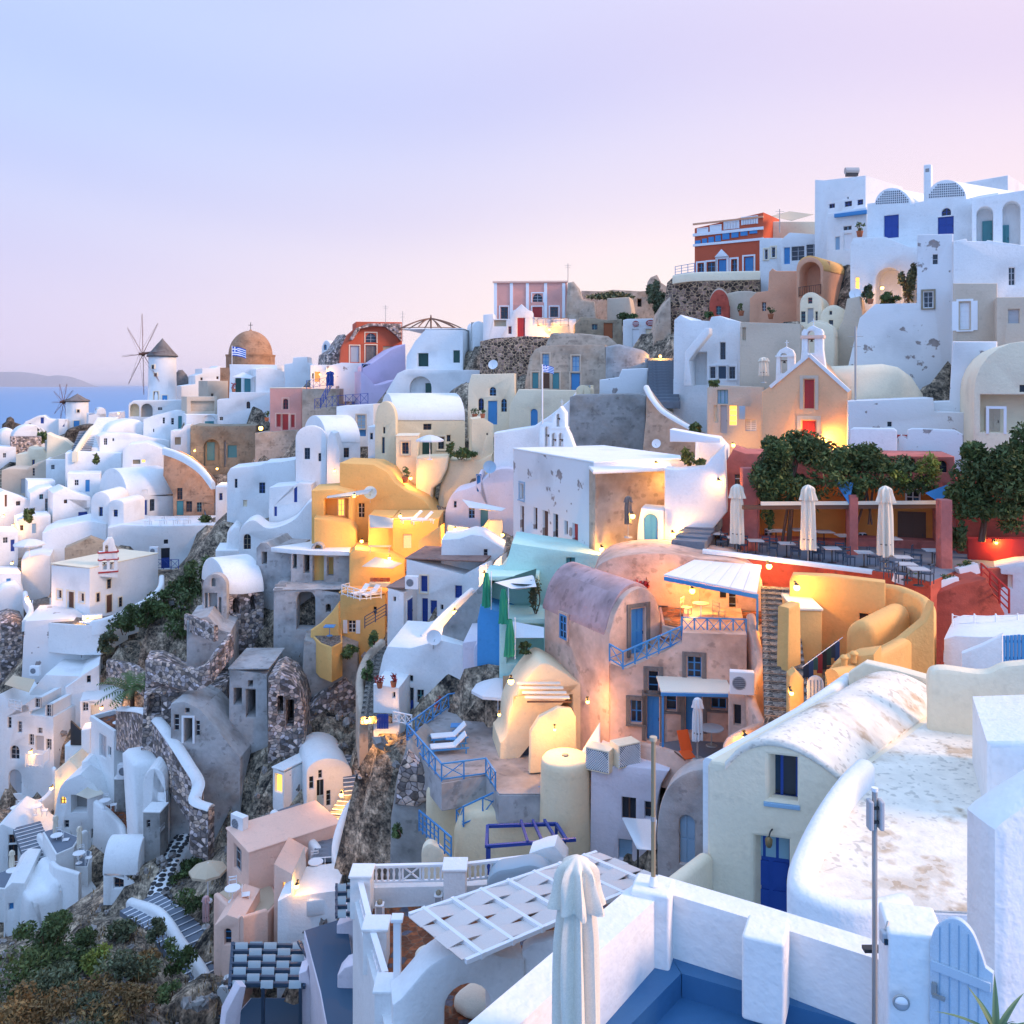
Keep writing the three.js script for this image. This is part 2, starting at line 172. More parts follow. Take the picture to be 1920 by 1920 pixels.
// a house from its facade outline (photo columns and rows, lower left corner first, clockwise), the depth of its left corner and its turn
function house(name, label, m, d, a, pts, D, o = {}) {
  if (a === 'e') { const d2 = d * (pts[1][1] - HY) / (pts[2][1] - HY), k = x => (x - 960) / F; a = -Math.atan2(d - d2, k(pts[2][0]) * d2 - k(pts[1][0]) * d) / RAD + Math.atan(k(pts[0][0])) / RAD; }
  const fr = frameAt(pts[0][0], d, o.abs ? a : a - Math.atan((pts[0][0] - 960) / F) / RAD); const q = pts.map(p => hit(fr, p[0], p[1])); const dn = o.dn ?? 3; let base = Math.min(q[0][1], q[q.length - 1][1]);
  const W = Math.max(...q.map(p => p[0])), xl = Math.min(...q.map(p => p[0])), top = Math.max(...q.map(p => p[1]));
  if (o.bx !== undefined) { const c = P(0,0,1), k = (o.bx - 960) / F, sx = Math.sin(fr.a), cx = Math.cos(fr.a); const X0 = o.bx > pts[0][0] && o.bl === undefined ? fr.O.x + W * cx : fr.O.x, Z0 = o.bx > pts[0][0] && o.bl === undefined ? d + W * sx : d; D = (k * Z0 - X0) / (-sx - k * cx); if (!(D > .4 && D < 12)) D = D > 12 && D < 30 ? 10 : 7; }
  const g = thing(name, label, o.cat || 'house', new V3(fr.O.x, base, fr.O.z), fr.a, o.group);
  const L = q.map(p => [p[0], p[1] - base]); L[0][1] = -dn; L[L.length - 1][1] = -dn;
  const shape = new THREE.Shape(); L.forEach((p, i) => i ? shape.lineTo(p[0], p[1]) : shape.moveTo(p[0], p[1])); shape.closePath();
  let b = o.b ?? Math.min(.14, D * .2); { const rs = (o.o || []).filter(q => !(q[2] || {}).s).map(q => q[1]), s = d / F; rs.forEach((r, i) => { b = Math.min(b, .09, (r[2] - r[0]) * s * .22, (r[3] - r[1]) * s * .22); rs.forEach((q, j) => { if (j <= i) return; const gx = Math.max(q[0] - r[2], r[0] - q[2]), gy = Math.max(q[1] - r[3], r[1] - q[3]), g = Math.max(gx, gy) * s; if (g > 0) b = Math.min(b, g * .3); }); }); } const side = [], holesIn = [];
  for (const [kind, r, oo = {}] of o.o || []) {
    if (oo.s) { side.push([kind, r, oo]); continue; }
    const p0 = hit(fr, r[0], r[3]), p1 = hit(fr, r[2], r[1]), x0 = p0[0], x1 = p1[0], y0 = (p0[1] + hit(fr, r[2], r[3])[1]) / 2 - base, y1 = (p1[1] + hit(fr, r[0], r[1])[1]) / 2 - base;
    const grow = b, inside = holesIn.some(q => x0 > q[0] - .05 && x1 < q[2] + .05 && y0 > q[1] - 3 && y1 < q[3] + .05); if (!inside) { shape.holes.push(openingShape(kind, x0, y0, x1, y1)); if (kind === 'v' || kind === 'V') holesIn.push([x0, y0, x1, y1]); } fillOpening(kind, x0 - grow, y0 - grow, x1 + grow, y1 + grow, 0,{ ...oo, rec: (oo.rec ?? (kind === 'v' || kind === 'V' ? Math.min(3, D - .4) : .22)) }, g);
  }
  let geo = extrude(shape, D, b, b > .24 ? 1.3 : .7);
  if (o.sh) { const p = geo.attributes.position; for (let i = 0; i < p.count; i++) { const z = p.getZ(i); p.setX(i, p.getX(i) - z * o.sh[0]); p.setY(i, p.getY(i) - z * (o.sh[1] || 0)); } geo.computeVertexNormals(); }
  const wall = mesh('wall', geo, m, g);
  const H = top - base;
  for (const [kind, r, oo] of side) { // side walls: frames stand on the wall
    const f2 = oo.s === 'R' ? { O: new V3(fr.O.x + W * Math.cos(fr.a),0, fr.O.z - W * Math.sin(fr.a)), a: fr.a + Math.PI / 2 } : { O: fr.O, a: fr.a - Math.PI / 2 };
    const p0 = hit(f2, r[0], r[3]), p1 = hit(f2, r[2], r[1]); const sg = new THREE.Group(); sg.name = 'side_wall_openings';
    const x0 = Math.min(p0[0], p1[0]), x1 = Math.max(p0[0], p1[0]), y0 = p0[1] - base, y1 = p1[1] - base, w = x1 - x0, h = y1 - y0; if (!(w > .05 && w < 12 && h > .05)) continue;
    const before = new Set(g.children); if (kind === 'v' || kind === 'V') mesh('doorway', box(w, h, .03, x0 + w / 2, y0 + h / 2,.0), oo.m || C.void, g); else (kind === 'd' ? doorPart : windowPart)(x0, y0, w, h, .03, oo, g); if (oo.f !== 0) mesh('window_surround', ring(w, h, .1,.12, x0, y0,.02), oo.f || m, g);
    for (const c of g.children) if (!before.has(c)) { c.rotation.y = f2.a - fr.a; if (oo.s === 'R') c.position.x = W; }
  }
  if (o.vx) { // barrel roof along the facade
    const rise = o.vx, ov = o.ov ?? 0, s = new THREE.Shape(); const n = 14; for (let i = 0; i <= n; i++) { const t = Math.PI * i / n, x = D / 2 - (D / 2 + ov) * Math.cos(t), y = rise * Math.sin(t); i ? s.lineTo(x, y) : s.moveTo(x, y); } s.lineTo(D + ov, -.25); s.lineTo(-ov, -.25); s.closePath();
    const gg = extrude(s, W - xl + .02,.08); gg.rotateY(Math.PI / 2); gg.translate(W + .01, H, 0); mesh('vaulted_roof', gg, o.rm || C.white, g);
  }
  if (o.vz) { // barrel roof from front to back over the arched facade: skin over the curved outline
    const up = L.slice(1,-1), s = new THREE.Shape(), th = .16; up.forEach((p, i) => i ? s.lineTo(p[0], p[1] + th) : s.moveTo(p[0] - .02, p[1])); for (let i = up.length - 1; i >= 0; i--) s.lineTo(up[i][0], up[i][1] - .12); s.closePath();
    const gg = extrude(s, D - .2,.05); gg.translate(0,0,-(o.vz === 1 ? .12 : o.vz)); if (o.sh) { const p = gg.attributes.position; for (let i = 0; i < p.count; i++) p.setX(i, p.getX(i) - p.getZ(i) * o.sh[0]); } mesh('vaulted_roof', gg, o.rm || C.white, g);
  }
  if (o.par) { const h = o.par, t = o.pt ?? .28, w = W - xl; const rim = merge([rbox(w, h, t, xl + w / 2, H + h / 2 - .06,-t / 2 + .004,.07), rbox(w, h, t, xl + w / 2, H + h / 2 - .06,-D + t / 2 - .004,.07), rbox(t, h, D - 2 * t + .1, xl + t / 2 - .004, H + h / 2 - .06,-D / 2,.07), rbox(t, h, D - 2 * t + .1, xl + w - t / 2 + .004, H + h / 2 - .06,-D / 2,.07)]); mesh('parapet', rim, o.pm || m, g); if (o.rm) mesh('roof', rbox(w - .3,.1, D - .3, xl + w / 2, H + .02,-D / 2,.03), o.rm, g); }
  else if (o.rm && !o.vx && !o.vz) mesh('roof', rbox(W - xl + .08,.12, D + .06, (W + xl) / 2, H + .03,-D / 2,.05), o.rm, g);
  if (!o.nog) { const c = Math.cos(fr.a), s = Math.sin(fr.a); for (const [u, v] of [[0,.6],[W / 2,.6],[W, .6],[0,-D],[W, -D],[W / 2,-D / 2]]) GROUND.push([fr.O.x + u * c + v * s, base + (o.gy ?? 0), fr.O.z - u * s + v * c]); }
  g.userData.dims = undefined; delete g.userData.dims; g.frame_ = { fr, base, W, H, D }; return g;
}
// a level slab from its outline: terraces, floors and roofs; rows are met with the level y
function terrace(name, label, m, y, pts, T, o = {}) {
  const w = pts.map(p => p.length === 3 ? P(p[0], HY, p[2]) : onY(p[0], p[1], y)); const cx = w.reduce((s, p) => s + p.x, 0) / w.length, cz = w.reduce((s, p) => s + p.z, 0) / w.length;
  const g = o.parent ? null : (o.kind === 'structure' ? new THREE.Group() : thing(name, label, o.cat || 'terrace', new V3(cx, y - T, cz),0, o.group)); if (o.kind === 'structure') { g.name = numbered(name); g.position.set(cx, y - T, cz); g.userData = { kind: 'structure', label }; scene.add(g); }
  const s = new THREE.Shape(); w.forEach((p, i) => i ? s.lineTo(p.x - cx, -(p.z - cz)) : s.moveTo(p.x - cx, -(p.z - cz))); s.closePath();
  const geo = new THREE.ExtrudeGeometry(s, { depth: T - .04, bevelEnabled: true, bevelThickness: .04, bevelSize: .04, bevelOffset: -.04, bevelSegments: 1 }); geo.rotateX(-Math.PI / 2); const u = uvBox(toCreasedNormals(geo, .7)); mesh('slab', u, o.sm || m, g);
  if (o.fm) { const fl = new THREE.ExtrudeGeometry(s, { depth: .02, bevelEnabled: true, bevelThickness: .005, bevelSize: .005, bevelOffset: -(o.in ?? .12), bevelSegments: 1 }); fl.rotateX(-Math.PI / 2); fl.translate(0, T + .006,0); mesh('floor', uvBox(fl), o.fm, g); }
  if (!o.nog) for (const p of w) GROUND.push([p.x, y - T + .3 + (o.gy ?? 0), p.z]); return g;
}
// a wall that follows a line of points; tops are rounded
function ribbonGeo(w, h, t, round = 1) {
  const pos = [], prof = round ? [[-t / 2,-1e3],[-t / 2,-t * .32],[-t * .36,-t * .1],[-t * .16,0],[t * .16,0],[t * .36,-t * .1],[t / 2,-t * .32],[t / 2,-1e3]] : [[-t / 2,-1e3],[-t / 2,0],[t / 2,0],[t / 2,-1e3]]; const rows = [];
  w.forEach((p, i) => { const a = w[Math.max(0, i - 1)], b = w[Math.min(w.length - 1, i + 1)], dx = b.x - a.x, dz = b.z - a.z, l = Math.hypot(dx, dz) || 1; const nx = -dz / l, nz = dx / l, hh = Array.isArray(h) ? h[0] + (h[1] - h[0]) * i / (w.length - 1) : h; rows.push(prof.map(([u, v]) => new V3(p.x + nx * u, p.y + (v < -100 ? -hh : v), p.z + nz * u))); });
  const tri = (a, b, c) => pos.push(a.x, a.y, a.z, b.x, b.y, b.z, c.x, c.y, c.z), n = prof.length;
  for (let i = 0; i + 1 < rows.length; i++) for (let k = 0; k < n; k++) { const k2 = (k + 1) % n, A0 = rows[i][k], B0 = rows[i][k2], A1 = rows[i + 1][k], B1 = rows[i + 1][k2]; tri(A0, B0, B1); tri(A0, B1, A1); }
  for (const [r, f] of [[rows[0],1],[rows[rows.length - 1],-1]]) for (let k = 1; k + 1 < n; k++) f > 0 ? tri(r[0], r[k + 1], r[k]) : tri(r[0], r[k], r[k + 1]);
  const g = new THREE.BufferGeometry(); g.setAttribute('position', new THREE.BufferAttribute(new Float32Array(pos),3)); g.computeVertexNormals(); return uvBox(toCreasedNormals(g, .9));
}
function parapetWall(name, label, m, pts, h, t = .35, o = {}) {
  let w = pts.map(p => P(p[0], p[1], p[2])); if (o.y !== undefined) w = pts.map(p => onY(p[0], p[1], o.y)); if (!o.straight && w.length > 2) w = new THREE.CatmullRomCurve3(w, false, 'centripetal').getPoints((w.length - 1) * 6); else if (w.length === 2) { const n = 4; w = Array.from({ length: n + 1 }, (_, i) => w[0].clone().lerp(w[1], i / n)); }
  const o0 = w[Math.floor(w.length / 2)].clone(); o0.y -= Array.isArray(h) ? h[0] : h; const geo = ribbonGeo(w.map(p => p.clone().sub(o0)), h, t, o.round ?? 1);
  if (o.parent) { mesh(name, geo, m, o.parent).position.copy(o0.sub(o.parent.position)); return; }
  const g = mesh(numbered(name), geo, m, scene); g.position.copy(o0); g.userData = { label, category: o.cat || 'wall' }; if (o.group) g.userData.group = o.group; if (o.g) w.forEach(p => GROUND.push([p.x, p.y - (Array.isArray(h) ? h[0] : h), p.z])); return g;
}
// flight of steps between two points (centre of the lowest and of the topmost tread)
function stairs(name, label, m, A0, B0, width, n, o = {}) {
  const a = A0, b = B0, dir = new V3(b.x - a.x, 0, b.z - a.z), L = dir.length(); dir.normalize(); const g = thing(name, label, 'steps', a.clone(), Math.atan2(-dir.x, -dir.z) + Math.PI, o.group); const rise = (b.y - a.y) / n, run = L / n; const gm = rbox(width, rise + .35, run + .06,0,0,0,.03), nm = o.nose ? box(width + .004,.03,.07) : null;
  for (let i = 0; i < n; i++) { const s = mesh('step', gm, m, g); s.position.set((o.bend || 0) * Math.sin(Math.PI * i / n), rise * (i + .5) - .18, run * (i + .5)); if (nm) { const e = mesh('nosing', nm, o.nose, s); e.position.set(0, (rise + .35) / 2 + .006,-run / 2 + .02); } }
  GROUND.push([a.x, a.y - .4, a.z],[b.x, b.y - .5, b.z]); return g;
}
// railing with posts, rails and crossed braces along points at floor level
function railing(label, m, pts, h, o = {}) {
  let w = pts; const g = thing('railing', label, 'railing', w[0].clone(),0, o.group); const l = p => p.clone().sub(w[0]), t = o.t ?? .05, sp = o.sp ?? 1.2, up = y => new V3(0, y, 0);
  for (let i = 0; i + 1 < w.length; i++) { const a = l(w[i]), b = l(w[i + 1]), L = a.distanceTo(b), n = Math.max(1, Math.round(L / sp)); mesh('top_rail', bar(a.clone().add(up(h)), b.clone().add(up(h)), t * 1.5, t), m, g); mesh('bottom_rail', bar(a.clone().add(up(h * .15)), b.clone().add(up(h * .15)), t, t), m, g);
    for (let k = 0; k <= n; k++) { if (i && !k) continue; const p = a.clone().lerp(b, k / n); mesh('post', bar(p, p.clone().add(up(h * 1.03)), t * 1.3), m, g); if (k < n) { const q = a.clone().lerp(b, (k + 1) / n); const st = o.style || 'x'; if (st === 'x') { mesh('brace', bar(p.clone().add(up(h * .18)), q.clone().add(up(h * .97)), t * .7), m, g); mesh('brace', bar(p.clone().add(up(h * .97)), q.clone().add(up(h * .18)), t * .7), m, g); } else if (st === 'b') for (let j = 1; j < 6; j++) { const c = p.clone().lerp(q, j / 6); mesh('baluster', bar(c.clone().add(up(h * .16)), c.clone().add(up(h * .98)), t * .7), m, g); } else if (st === 'r') for (let j = 1; j < 3; j++) mesh('middle_rail', bar(p.clone().add(up(h * (.15 + j * .28))), q.clone().add(up(h * (.15 + j * .28))), t * .8), m, g); } } }
  return g;
}
let lampCount = 0;
function lamp(label, px, py, d, I = 6, o = {}) {
  const p = P(px, py, d), g = thing(o.name || 'wall_lamp', label, 'lamp', p, 0, o.group); const r = o.r ?? .13; const col = new THREE.Color().setRGB(1,.46,.09);
  mesh('glass_globe', new THREE.SphereGeometry(r, 12,8), C.bulb, g); mesh('bracket', merge([box(.05,.05, r + .12,0, r * 1.05,-(r + .12) / 2), box(.12,.2,.03,0, r * .9,-r - .12)]), C.iron, g); mesh('cap', new THREE.ConeGeometry(r * .9, r * .7,10).translate(0, r * 1.2,0), C.iron, g);
  const L = new THREE.PointLight(col, I * 2.3,0,2); L.castShadow = true; L.shadow.radius = 4; g.add(L); lampCount++; return g;
}

// ---------- sea and the far island ----------
{ const s = new THREE.PlaneGeometry(140000,65000,1,1); s.rotateX(-Math.PI / 2); s.translate(0,0,-30000); const m = new THREE.MeshStandardMaterial({ color: new THREE.Color().setRGB(.01,.19,.42), roughness: .35 }); m.name = 'sea_water'; m.bumpMap = TX.wave; m.bumpScale = .5; const uv = s.attributes.uv; for (let i = 0; i < uv.count; i++) uv.setXY(i, s.attributes.position.getX(i), s.attributes.position.getZ(i)); const o = mesh('sea', s, m, scene); o.userData = { kind: 'structure', label: 'calm blue evening sea reaching the horizon' };
  const D = 40000, prof = [[-520,712],[-420,690],[-300,700],[-180,688],[-80,696],[0,697],[45,697.5],[75,702],[92,705],[105,703.5],[130,706],[150,712],[168,721],[185,726]]; const N = spline(prof, 8), pos = [], r = rng(4), idx = []; const K = 7;
  N.forEach(([x, y], i) => { const top = P(x, y, D); const hh = Math.max(2, top.y - 0); for (let k = 0; k < K; k++) { const t = k / (K - 1), f = Math.sin(Math.PI * t); pos.push(top.x + (r() - .5) * 60, Math.max(-5, hh * Math.pow(f, .8) * (k === 3 ? 1 : .9 + r() * .1) - 5),-D + 800 - t * 1600); } });
  for (let i = 0; i + 1 < N.length; i++) for (let k = 0; k + 1 < K; k++) { const a = i * K + k, b = a + K; idx.push(a, b, a + 1, b, b + 1, a + 1); } const g = new THREE.BufferGeometry(); g.setAttribute('position', new THREE.Float32BufferAttribute(pos, 3)); g.setIndex(idx); g.computeVertexNormals();
  const im = mesh('island', g, mat('far_island', [.22,.22,.24]), scene); im.userData = { kind: 'structure', label: 'hazy blue island on the horizon' }; im.material.side = THREE.DoubleSide; }

// ---------- windmills ----------
function windmill(label, x0, x1, yEave, yBase, yTip, hx, hy, rad, turn, d, rods, wins) {
  const base = Yat(yBase, d), g = thing('windmill', label, 'windmill', new V3((x0 + x1) / 2 / F * d - 960 / F * d, base, -d)); const r = (x1 - x0) / 2 / F * d, H = Yat(yEave, d) - base, T = Yat(yTip, d) - base;
  mesh('tower', uvBox(lathe([[r * 1.06,-4],[r * 1.02,0],[r * .97, H * .5],[r * .96, H]],40)), C.white, g);
  const roof = mesh('thatched_roof', uvBox(lathe([[0, H],[r * 1.1, H - .12],[r * 1.08, H + .18],[r * .72, H + (T - H) * .34],[r * .36, H + (T - H) * .68],[r * .12, H + (T - H) * .88],[.02, T]],28)), C.thatch, g);
  for (const [a, y, w, h, k] of wins) { const q = new THREE.Group(); q.name = k === 'd' ? 'doorway' : 'window_opening'; g.add(q); q.rotation.y = a * RAD; const o = (k === 'd' ? doorPart : windowPart)(-w / 2, y, w, h, r * 1.0,{ m: k === 'd' ? C.lblue : C.wood, nx: 1, ny: 1 }, q); mesh('surround', ring(w, h, .14,.22,-w / 2, y, r * .99), C.cream2, q); }
  // cap wheel: axle, hub, radial spars and the ring ropes between their tips
  const hub = P(hx, hy, d).sub(g.position); const c = new V3(-Math.sin(turn * RAD),0, Math.cos(turn * RAD)); const side = new V3(c.z, 0,-c.x); hub.add(c.clone().multiplyScalar(.2));
  const wh = new THREE.Group(); wh.name = 'sail_wheel'; g.add(wh); mesh('axle', rod(new V3(0, H + .9,0), hub.clone().add(c.clone().multiplyScalar(.8)),.24), C.wood, wh); mesh('hub', new THREE.SphereGeometry(.42,10,8).translate(hub.x, hub.y, hub.z), C.wood, wh);
  const spar = mat('weathered_red_timber', [.20,.085,.06]), R2 = rad / F * d; let tips = [];
  for (let i = 0; i < rods; i++) { const t = i / rods * Math.PI * 2 + .05; const tip = hub.clone().add(side.clone().multiplyScalar(Math.cos(t) * R2)).add(new V3(0, Math.sin(t) * R2,0)); tips.push(tip); mesh('spar', rod(hub, tip, .065,.03,6), spar, wh); const bk = hub.clone().add(c.clone().multiplyScalar(.8)); mesh('stay', rod(bk, tip, .02,.02,4), spar, wh); const m1 = hub.clone().lerp(tip, .45), ta = new V3().subVectors(tip, hub).cross(c).normalize(); mesh('sail_lath', rod(m1.clone().addScaledVector(ta, .22), tip.clone().addScaledVector(ta, .22),.025,.02,5), spar, wh); }
  GROUND.push([g.position.x, base, -d]); GROUND.push([g.position.x - r, base, -d + r],[g.position.x + r, base, -d + r],[g.position.x, base - 2,-d - r]); return g;
}
windmill('large white windmill with grey thatched cone and bare sails on the ridge', 279,330,668,752,634,270,664,76,38,170,8,[[-18,6.0,.5,.7, 'w'],[-6,4.6,.5,.6, 'w'],[-4,-.2,.9,2.0, 'w'],[30,-1.2,.9,2.3, 'd']]);
windmill('smaller white windmill nearer the sea with blue door', 125,165,752,805,738,121,754,36,30,190,10,[[30,3.6,.5,.6, 'w'],[22,-.5,1.1,2.4, 'd']]);

// ---------- domed church ----------
{ const d = 165, base = Yat(745, d), g = thing('domed_church', 'brown church with a large round dome and cross on the ridge', 'church', new V3((470 - 960) / F * d, base, -d)); const k = d / F, yD = Yat(668, d) - base, yW = Yat(690, d) - base, r = 40 * k;
  const br = mat('brown_church_render', [.46,.25,.14],{ t: 'worn', b: .03 }); const oct = new THREE.CylinderGeometry(44.5 * k, 44.5 * k, yD - yW + 6,8,1); oct.rotateY(Math.PI / 8); mesh('drum', uvBox(oct.translate(0, (yD + yW) / 2 - 3,0)), br, g); const cor = new THREE.CylinderGeometry(46 * k, 45 * k, .35,8); cor.rotateY(Math.PI / 8); mesh('cornice', uvBox(cor.translate(0, yD + .1,0)), br, g);
  const dp = []; for (let i = 0; i <= 14; i++) { const t = i / 14 * Math.PI / 2; dp.push([r * Math.cos(t), yD + .2 + (46 * k) * Math.sin(t)]); } mesh('dome', uvBox(lathe(dp, 36)), br, g); mesh('nave', uvBox(box(88 * k, yW + 5,8,0, yW / 2 - 2.5,0)), br, g); const top = yD + 46 * k; const cr = mesh('cross', merge([box(.09,1.6,.09,0, top + .9,0), box(.8,.09,.09,0, top + 1.2,0)]), C.iron, g); mesh('finial', new THREE.SphereGeometry(.28,8,6).translate(0, top + .15,0), br, g);
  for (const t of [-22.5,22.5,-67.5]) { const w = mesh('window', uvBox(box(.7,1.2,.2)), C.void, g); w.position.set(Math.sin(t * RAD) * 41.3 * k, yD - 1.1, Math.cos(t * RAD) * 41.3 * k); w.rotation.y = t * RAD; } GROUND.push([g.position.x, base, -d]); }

// ---------- ridge, left to right ----------
const h = house, LB = { m: C.lblue }, BL = { m: C.blue }, TE = { m: C.teal }, GR = { m: C.green }, GY = { m: C.greydoor }, WP = { m: C.whitep }, RP = { m: C.redpaint }, CRF = { m: C.wood, f: C.cream2 };
h('ruined_mill', 'lone grey ruined stone mill mound right of the large windmill', C.thatch, 182,0,[[329,735],[330,700],[334,694],[342,693],[350,702],[361,722],[364,735]],6,{ cat: 'ruin', b: .6 });
h('house', 'small white cube house right of the ruined mill', C.white, 175,10,[[340,745],[340,724],[366,720],[366,704],[379,700],[379,691],[404,690],[410,686],[424,690],[426,745]],7,{ o: [['w', [376,708,380,713]],['w', [406,706,410,711]]] });
h('house', 'beige flat roofed block under the domed church', C.beige, 158,15, R(389,714,428,750),6,{ o: [['w', [396,738,400,743]]] });
h('house', 'pinkish white house with green shuttered veranda below the dome', C.white, 150,-12,[[428,740],[431,700],[430,683],[519,684],[522,740]],7,{ o: [['d', [441,709,452,736], GR],['d', [458,710,472,736], TE],['d', [477,710,485,736], GR],['w', [492,708,498,716]]] });
h('house', 'tall pale pink white house wall with one small arched window', C.white, 144,-10,[[407,800],[407,750],[412,748],[430,748],[430,736],[508,735],[508,800]],7,{ o: [['a', [462,753,469,766]],['w', [412,782,418,788],{ m: C.straw }]] });
h('balcony_house', 'beige house with carved balustrade balcony beside the pink white wall', C.beige, 146,8, R(350,744,407,778),6,{ o: [['v', [358,752,402,771],{ rec: .8, m: C.beige }]] });
h('arched_house', 'low white house with walled up arch under the beige balcony', C.white, 143,6, R(349,777,407,800),6,{ o: [['V', [379,779,405,799],{ rec: .3, m: C.white }],['d', [386,791,400,799], TE]] });
h('stone_house', 'olive grey stone house with arched porch and teal doors', C.olive, 134,-8,[[357,880],[357,800],[362,797],[400,799],[480,798],[482,880]],7,{ o: [['V', [382,824,412,874],{ rec: .9, m: C.olive }],['d', [388,831,400,863],{ m: C.teal, rec: .8 }],['w', [427,835,444,858],{ m: C.teal, g: C.teal }],['v', [420,826,424,875],{ rec: .4 }]] });
h('house', 'tan grey wall of the terrace carrying the small pink house', C.tan, 128,-14,[[478,880],[478,812],[560,806],[560,880]],6,{ cat: 'wall' });
h('pink_house', 'small square pink red house with arched window and red doors', C.rose, 130,-12, R(506,728,566,806),6,{ bx: 590, o: [['a', [531,748,540,767],{ ...RP, f: C.peach, ft: .12 }],['d', [519,777,526,800],{ ...RP, f: C.peach }],['d', [530,777,540,806],{ ...RP, f: C.peach }],['d', [546,778,552,801],{ ...RP, f: C.peach }]], rm: C.cream2 });
h('house', 'tan plaster house side right of the small pink house', C.tan, 127,-12, R(566,729,631,806),6,{});
h('house', 'white block house with rooftop hut right of the dome', C.white, 148,-8,[[533,735],[533,683],[548,681],[550,670],[576,669],[577,680],[584,684],[584,735]],7,{});
h('house', 'white house with grey awning between dome and block house', C.white, 146,10,[[480,740],[480,692],[500,688],[533,697],[533,740]],6,{ o: [['v', [481,708,512,738],{ rec: .6 }]] });
h('house', 'warm lit white hut under the ruined orange house', C.white, 138,-10, R(582,684,612,730),6,{ o: [['d', [590,697,600,716],{ m: C.ochre }],['w', [585,700,588,710]]] });
h('vault_house', 'tiny white vaulted house left of the orange ruin', C.white, 150,-25, A(603,621,638,656,690),6,{ bx: 640, o: [['a', [607,646,612,656], LB]] });
h('ruined_house', 'ruined vermilion house with arched fanlight and crumbling top', C.brick, 140,4,[[632,690],[640,652],[652,628],[668,614],[668,603],[754,604],[754,690]],7,{ cat: 'house', b: .1, o: [['a', [686,625,705,642],{ ...GY, f: C.cream2 }],['d', [686,648,705,679],{ m: C.thatch, f: C.cream2 }],['d', [657,649,673,679],{ ...GY, f: C.cream2 }],['w', [718,649,736,672],{ m: C.straw, g: C.straw }]] });
{ const g = h('stone_capping', 'broken stone courses along the top of the orange ruin', C.rubble, 139.6,4,[[655,637],[668,615],[690,606.5],[753,606.5],[753,640],[742,628],[722,612],[700,611],[676,616],[662,628]],1.2,{ cat: 'masonry', dn: 0, b: .05, nog: 1 }); }
h('rock_outcrop', 'rough stone heap left of the orange ruin', C.rubble, 141,15,[[606,700],[612,665],[628,655],[636,642],[648,626],[656,640],[650,700]],5,{ cat: 'rubble', b: .5 });
h('house', 'pale rough white wall behind the blue gates', C.white2,136,-6,[[612,745],[612,686],[640,680],[690,681],[692,745]],6,{});
h('house', 'lilac stepped house wall left of the blue white cube house', C.lilac, 133,12,[[676,750],[680,690],[700,680],[735,655],[760,645],[762,745],[720,748]],6,{ o: [['a', [680,683,694,720], LB]] });
h('house', 'lower lilac wall block with blue stair opening', C.lilac, 127,10,[[676,770],[676,696],[688,706],[702,722],[718,720],[742,712],[745,770]],5,{});
h('house', 'tall pale blue cube house with outer stair and green doors', C.white, 122,-14,[[758,708],[762,668],[778,640],[798,617],[868,618],[868,708]],8,{ bx: 905, o: [['d', [850,657,862,680], GR],['v', [783,662,803,687],{ rec: .8, m: C.green }],['w', [890,660,896,668],{ ...GR, s: 'R', nx: 1, ny: 1 }]], rm: C.white });
h('house', 'pale blue lower house with wide arched niche and green door', C.white, 117,-10,[[722,755],[724,735],[745,700],[762,692],[902,694],[902,755]],8,{ o: [['V', [768,706,809,752],{ rec: 1.2, m: C.white }],['d', [799,720,808,752], GR]] });
h('pink_mansion', 'pink mansion with white pilasters and fan window on the ridge', C.rose, 126,-5, R(926,528,1063,610),9,{ o: [['a', [999,551,1017,566],{ ...GY, f: C.whitep }],['w', [939,576,952,600],{ m: C.wood, f: C.whitep }],['d', [999,576,1016,608],{ m: C.redpaint, f: C.whitep }],['w', [1032,576,1046,594],{ m: C.wood, f: C.whitep }]] });
{ const H = scene.children[scene.children.length - 1],{ fr, base } = H.frame_; for (const x of [929,959,989,1023,1057]) { const p = hit(fr, x, 608), q = hit(fr, x, 531); mesh('pilaster', box(.42, q[1] - p[1],.12, p[0], (p[1] + q[1]) / 2 - base, .03), C.whitep, H); } const p = hit(fr, 926,529), q = hit(fr, 1063,529); mesh('cornice', box(q[0] - p[0] + .3,.22,.4, (p[0] + q[0]) / 2, p[1] - base, .02), C.peach, H); }
h('gate_wall', 'white terrace wall with pedimented gate before the pink mansion', C.white, 119,-6,[[905,640],[906,590],[925,588],[926,598],[958,598],[959,584],[967,580],[978,570],[990,581],[998,584],[998,594],[1018,598],[1080,598],[1082,640]],4,{ cat: 'wall', o: [['d', [970,596,984,632],{ m: C.redpaint }],['w', [953,612,959,626], RP],['v', [926,600,949,612],{ rec: .6, m: C.straw }],['v', [1008,598.5,1031,611],{ rec: .6 }],['v', [1039,598.5,1064,609],{ rec: .6 }]] });
h('entrance_arch', 'white round headed gateway left of the mansion terrace', C.white, 122,12, A(887,908,602,612,640),4,{ cat: 'gateway', o: [['V', [889,606,906,636],{ rec: 1 }]] });
h('ruined_wall', 'crumbling stone ruin right of the pink mansion', C.tan, 124,-4,[[1055,640],[1062,560],[1064,530],[1075,527],[1086,540],[1092,560],[1115,565],[1118,590],[1130,640]],5,{ cat: 'ruin', b: .4 });
h('ruined_wall', 'long ruined wall with grassy crest in the ridge gap', C.tan, 135,0,[[1085,630],[1090,545],[1130,546],[1150,543],[1200,546],[1215,545],[1220,520],[1232,515],[1240,530],[1262,545],[1264,640]],6,{ cat: 'ruin', b: .3, o: [['v', [1195,560,1203,575]]] });
h('ruined_wall', 'square sandy ruin block below the grassy crest', C.beige, 126,-8,[[1137,615],[1138,559],[1180,557],[1184,580],[1186,615]],5,{ cat: 'ruin', b: .2 });
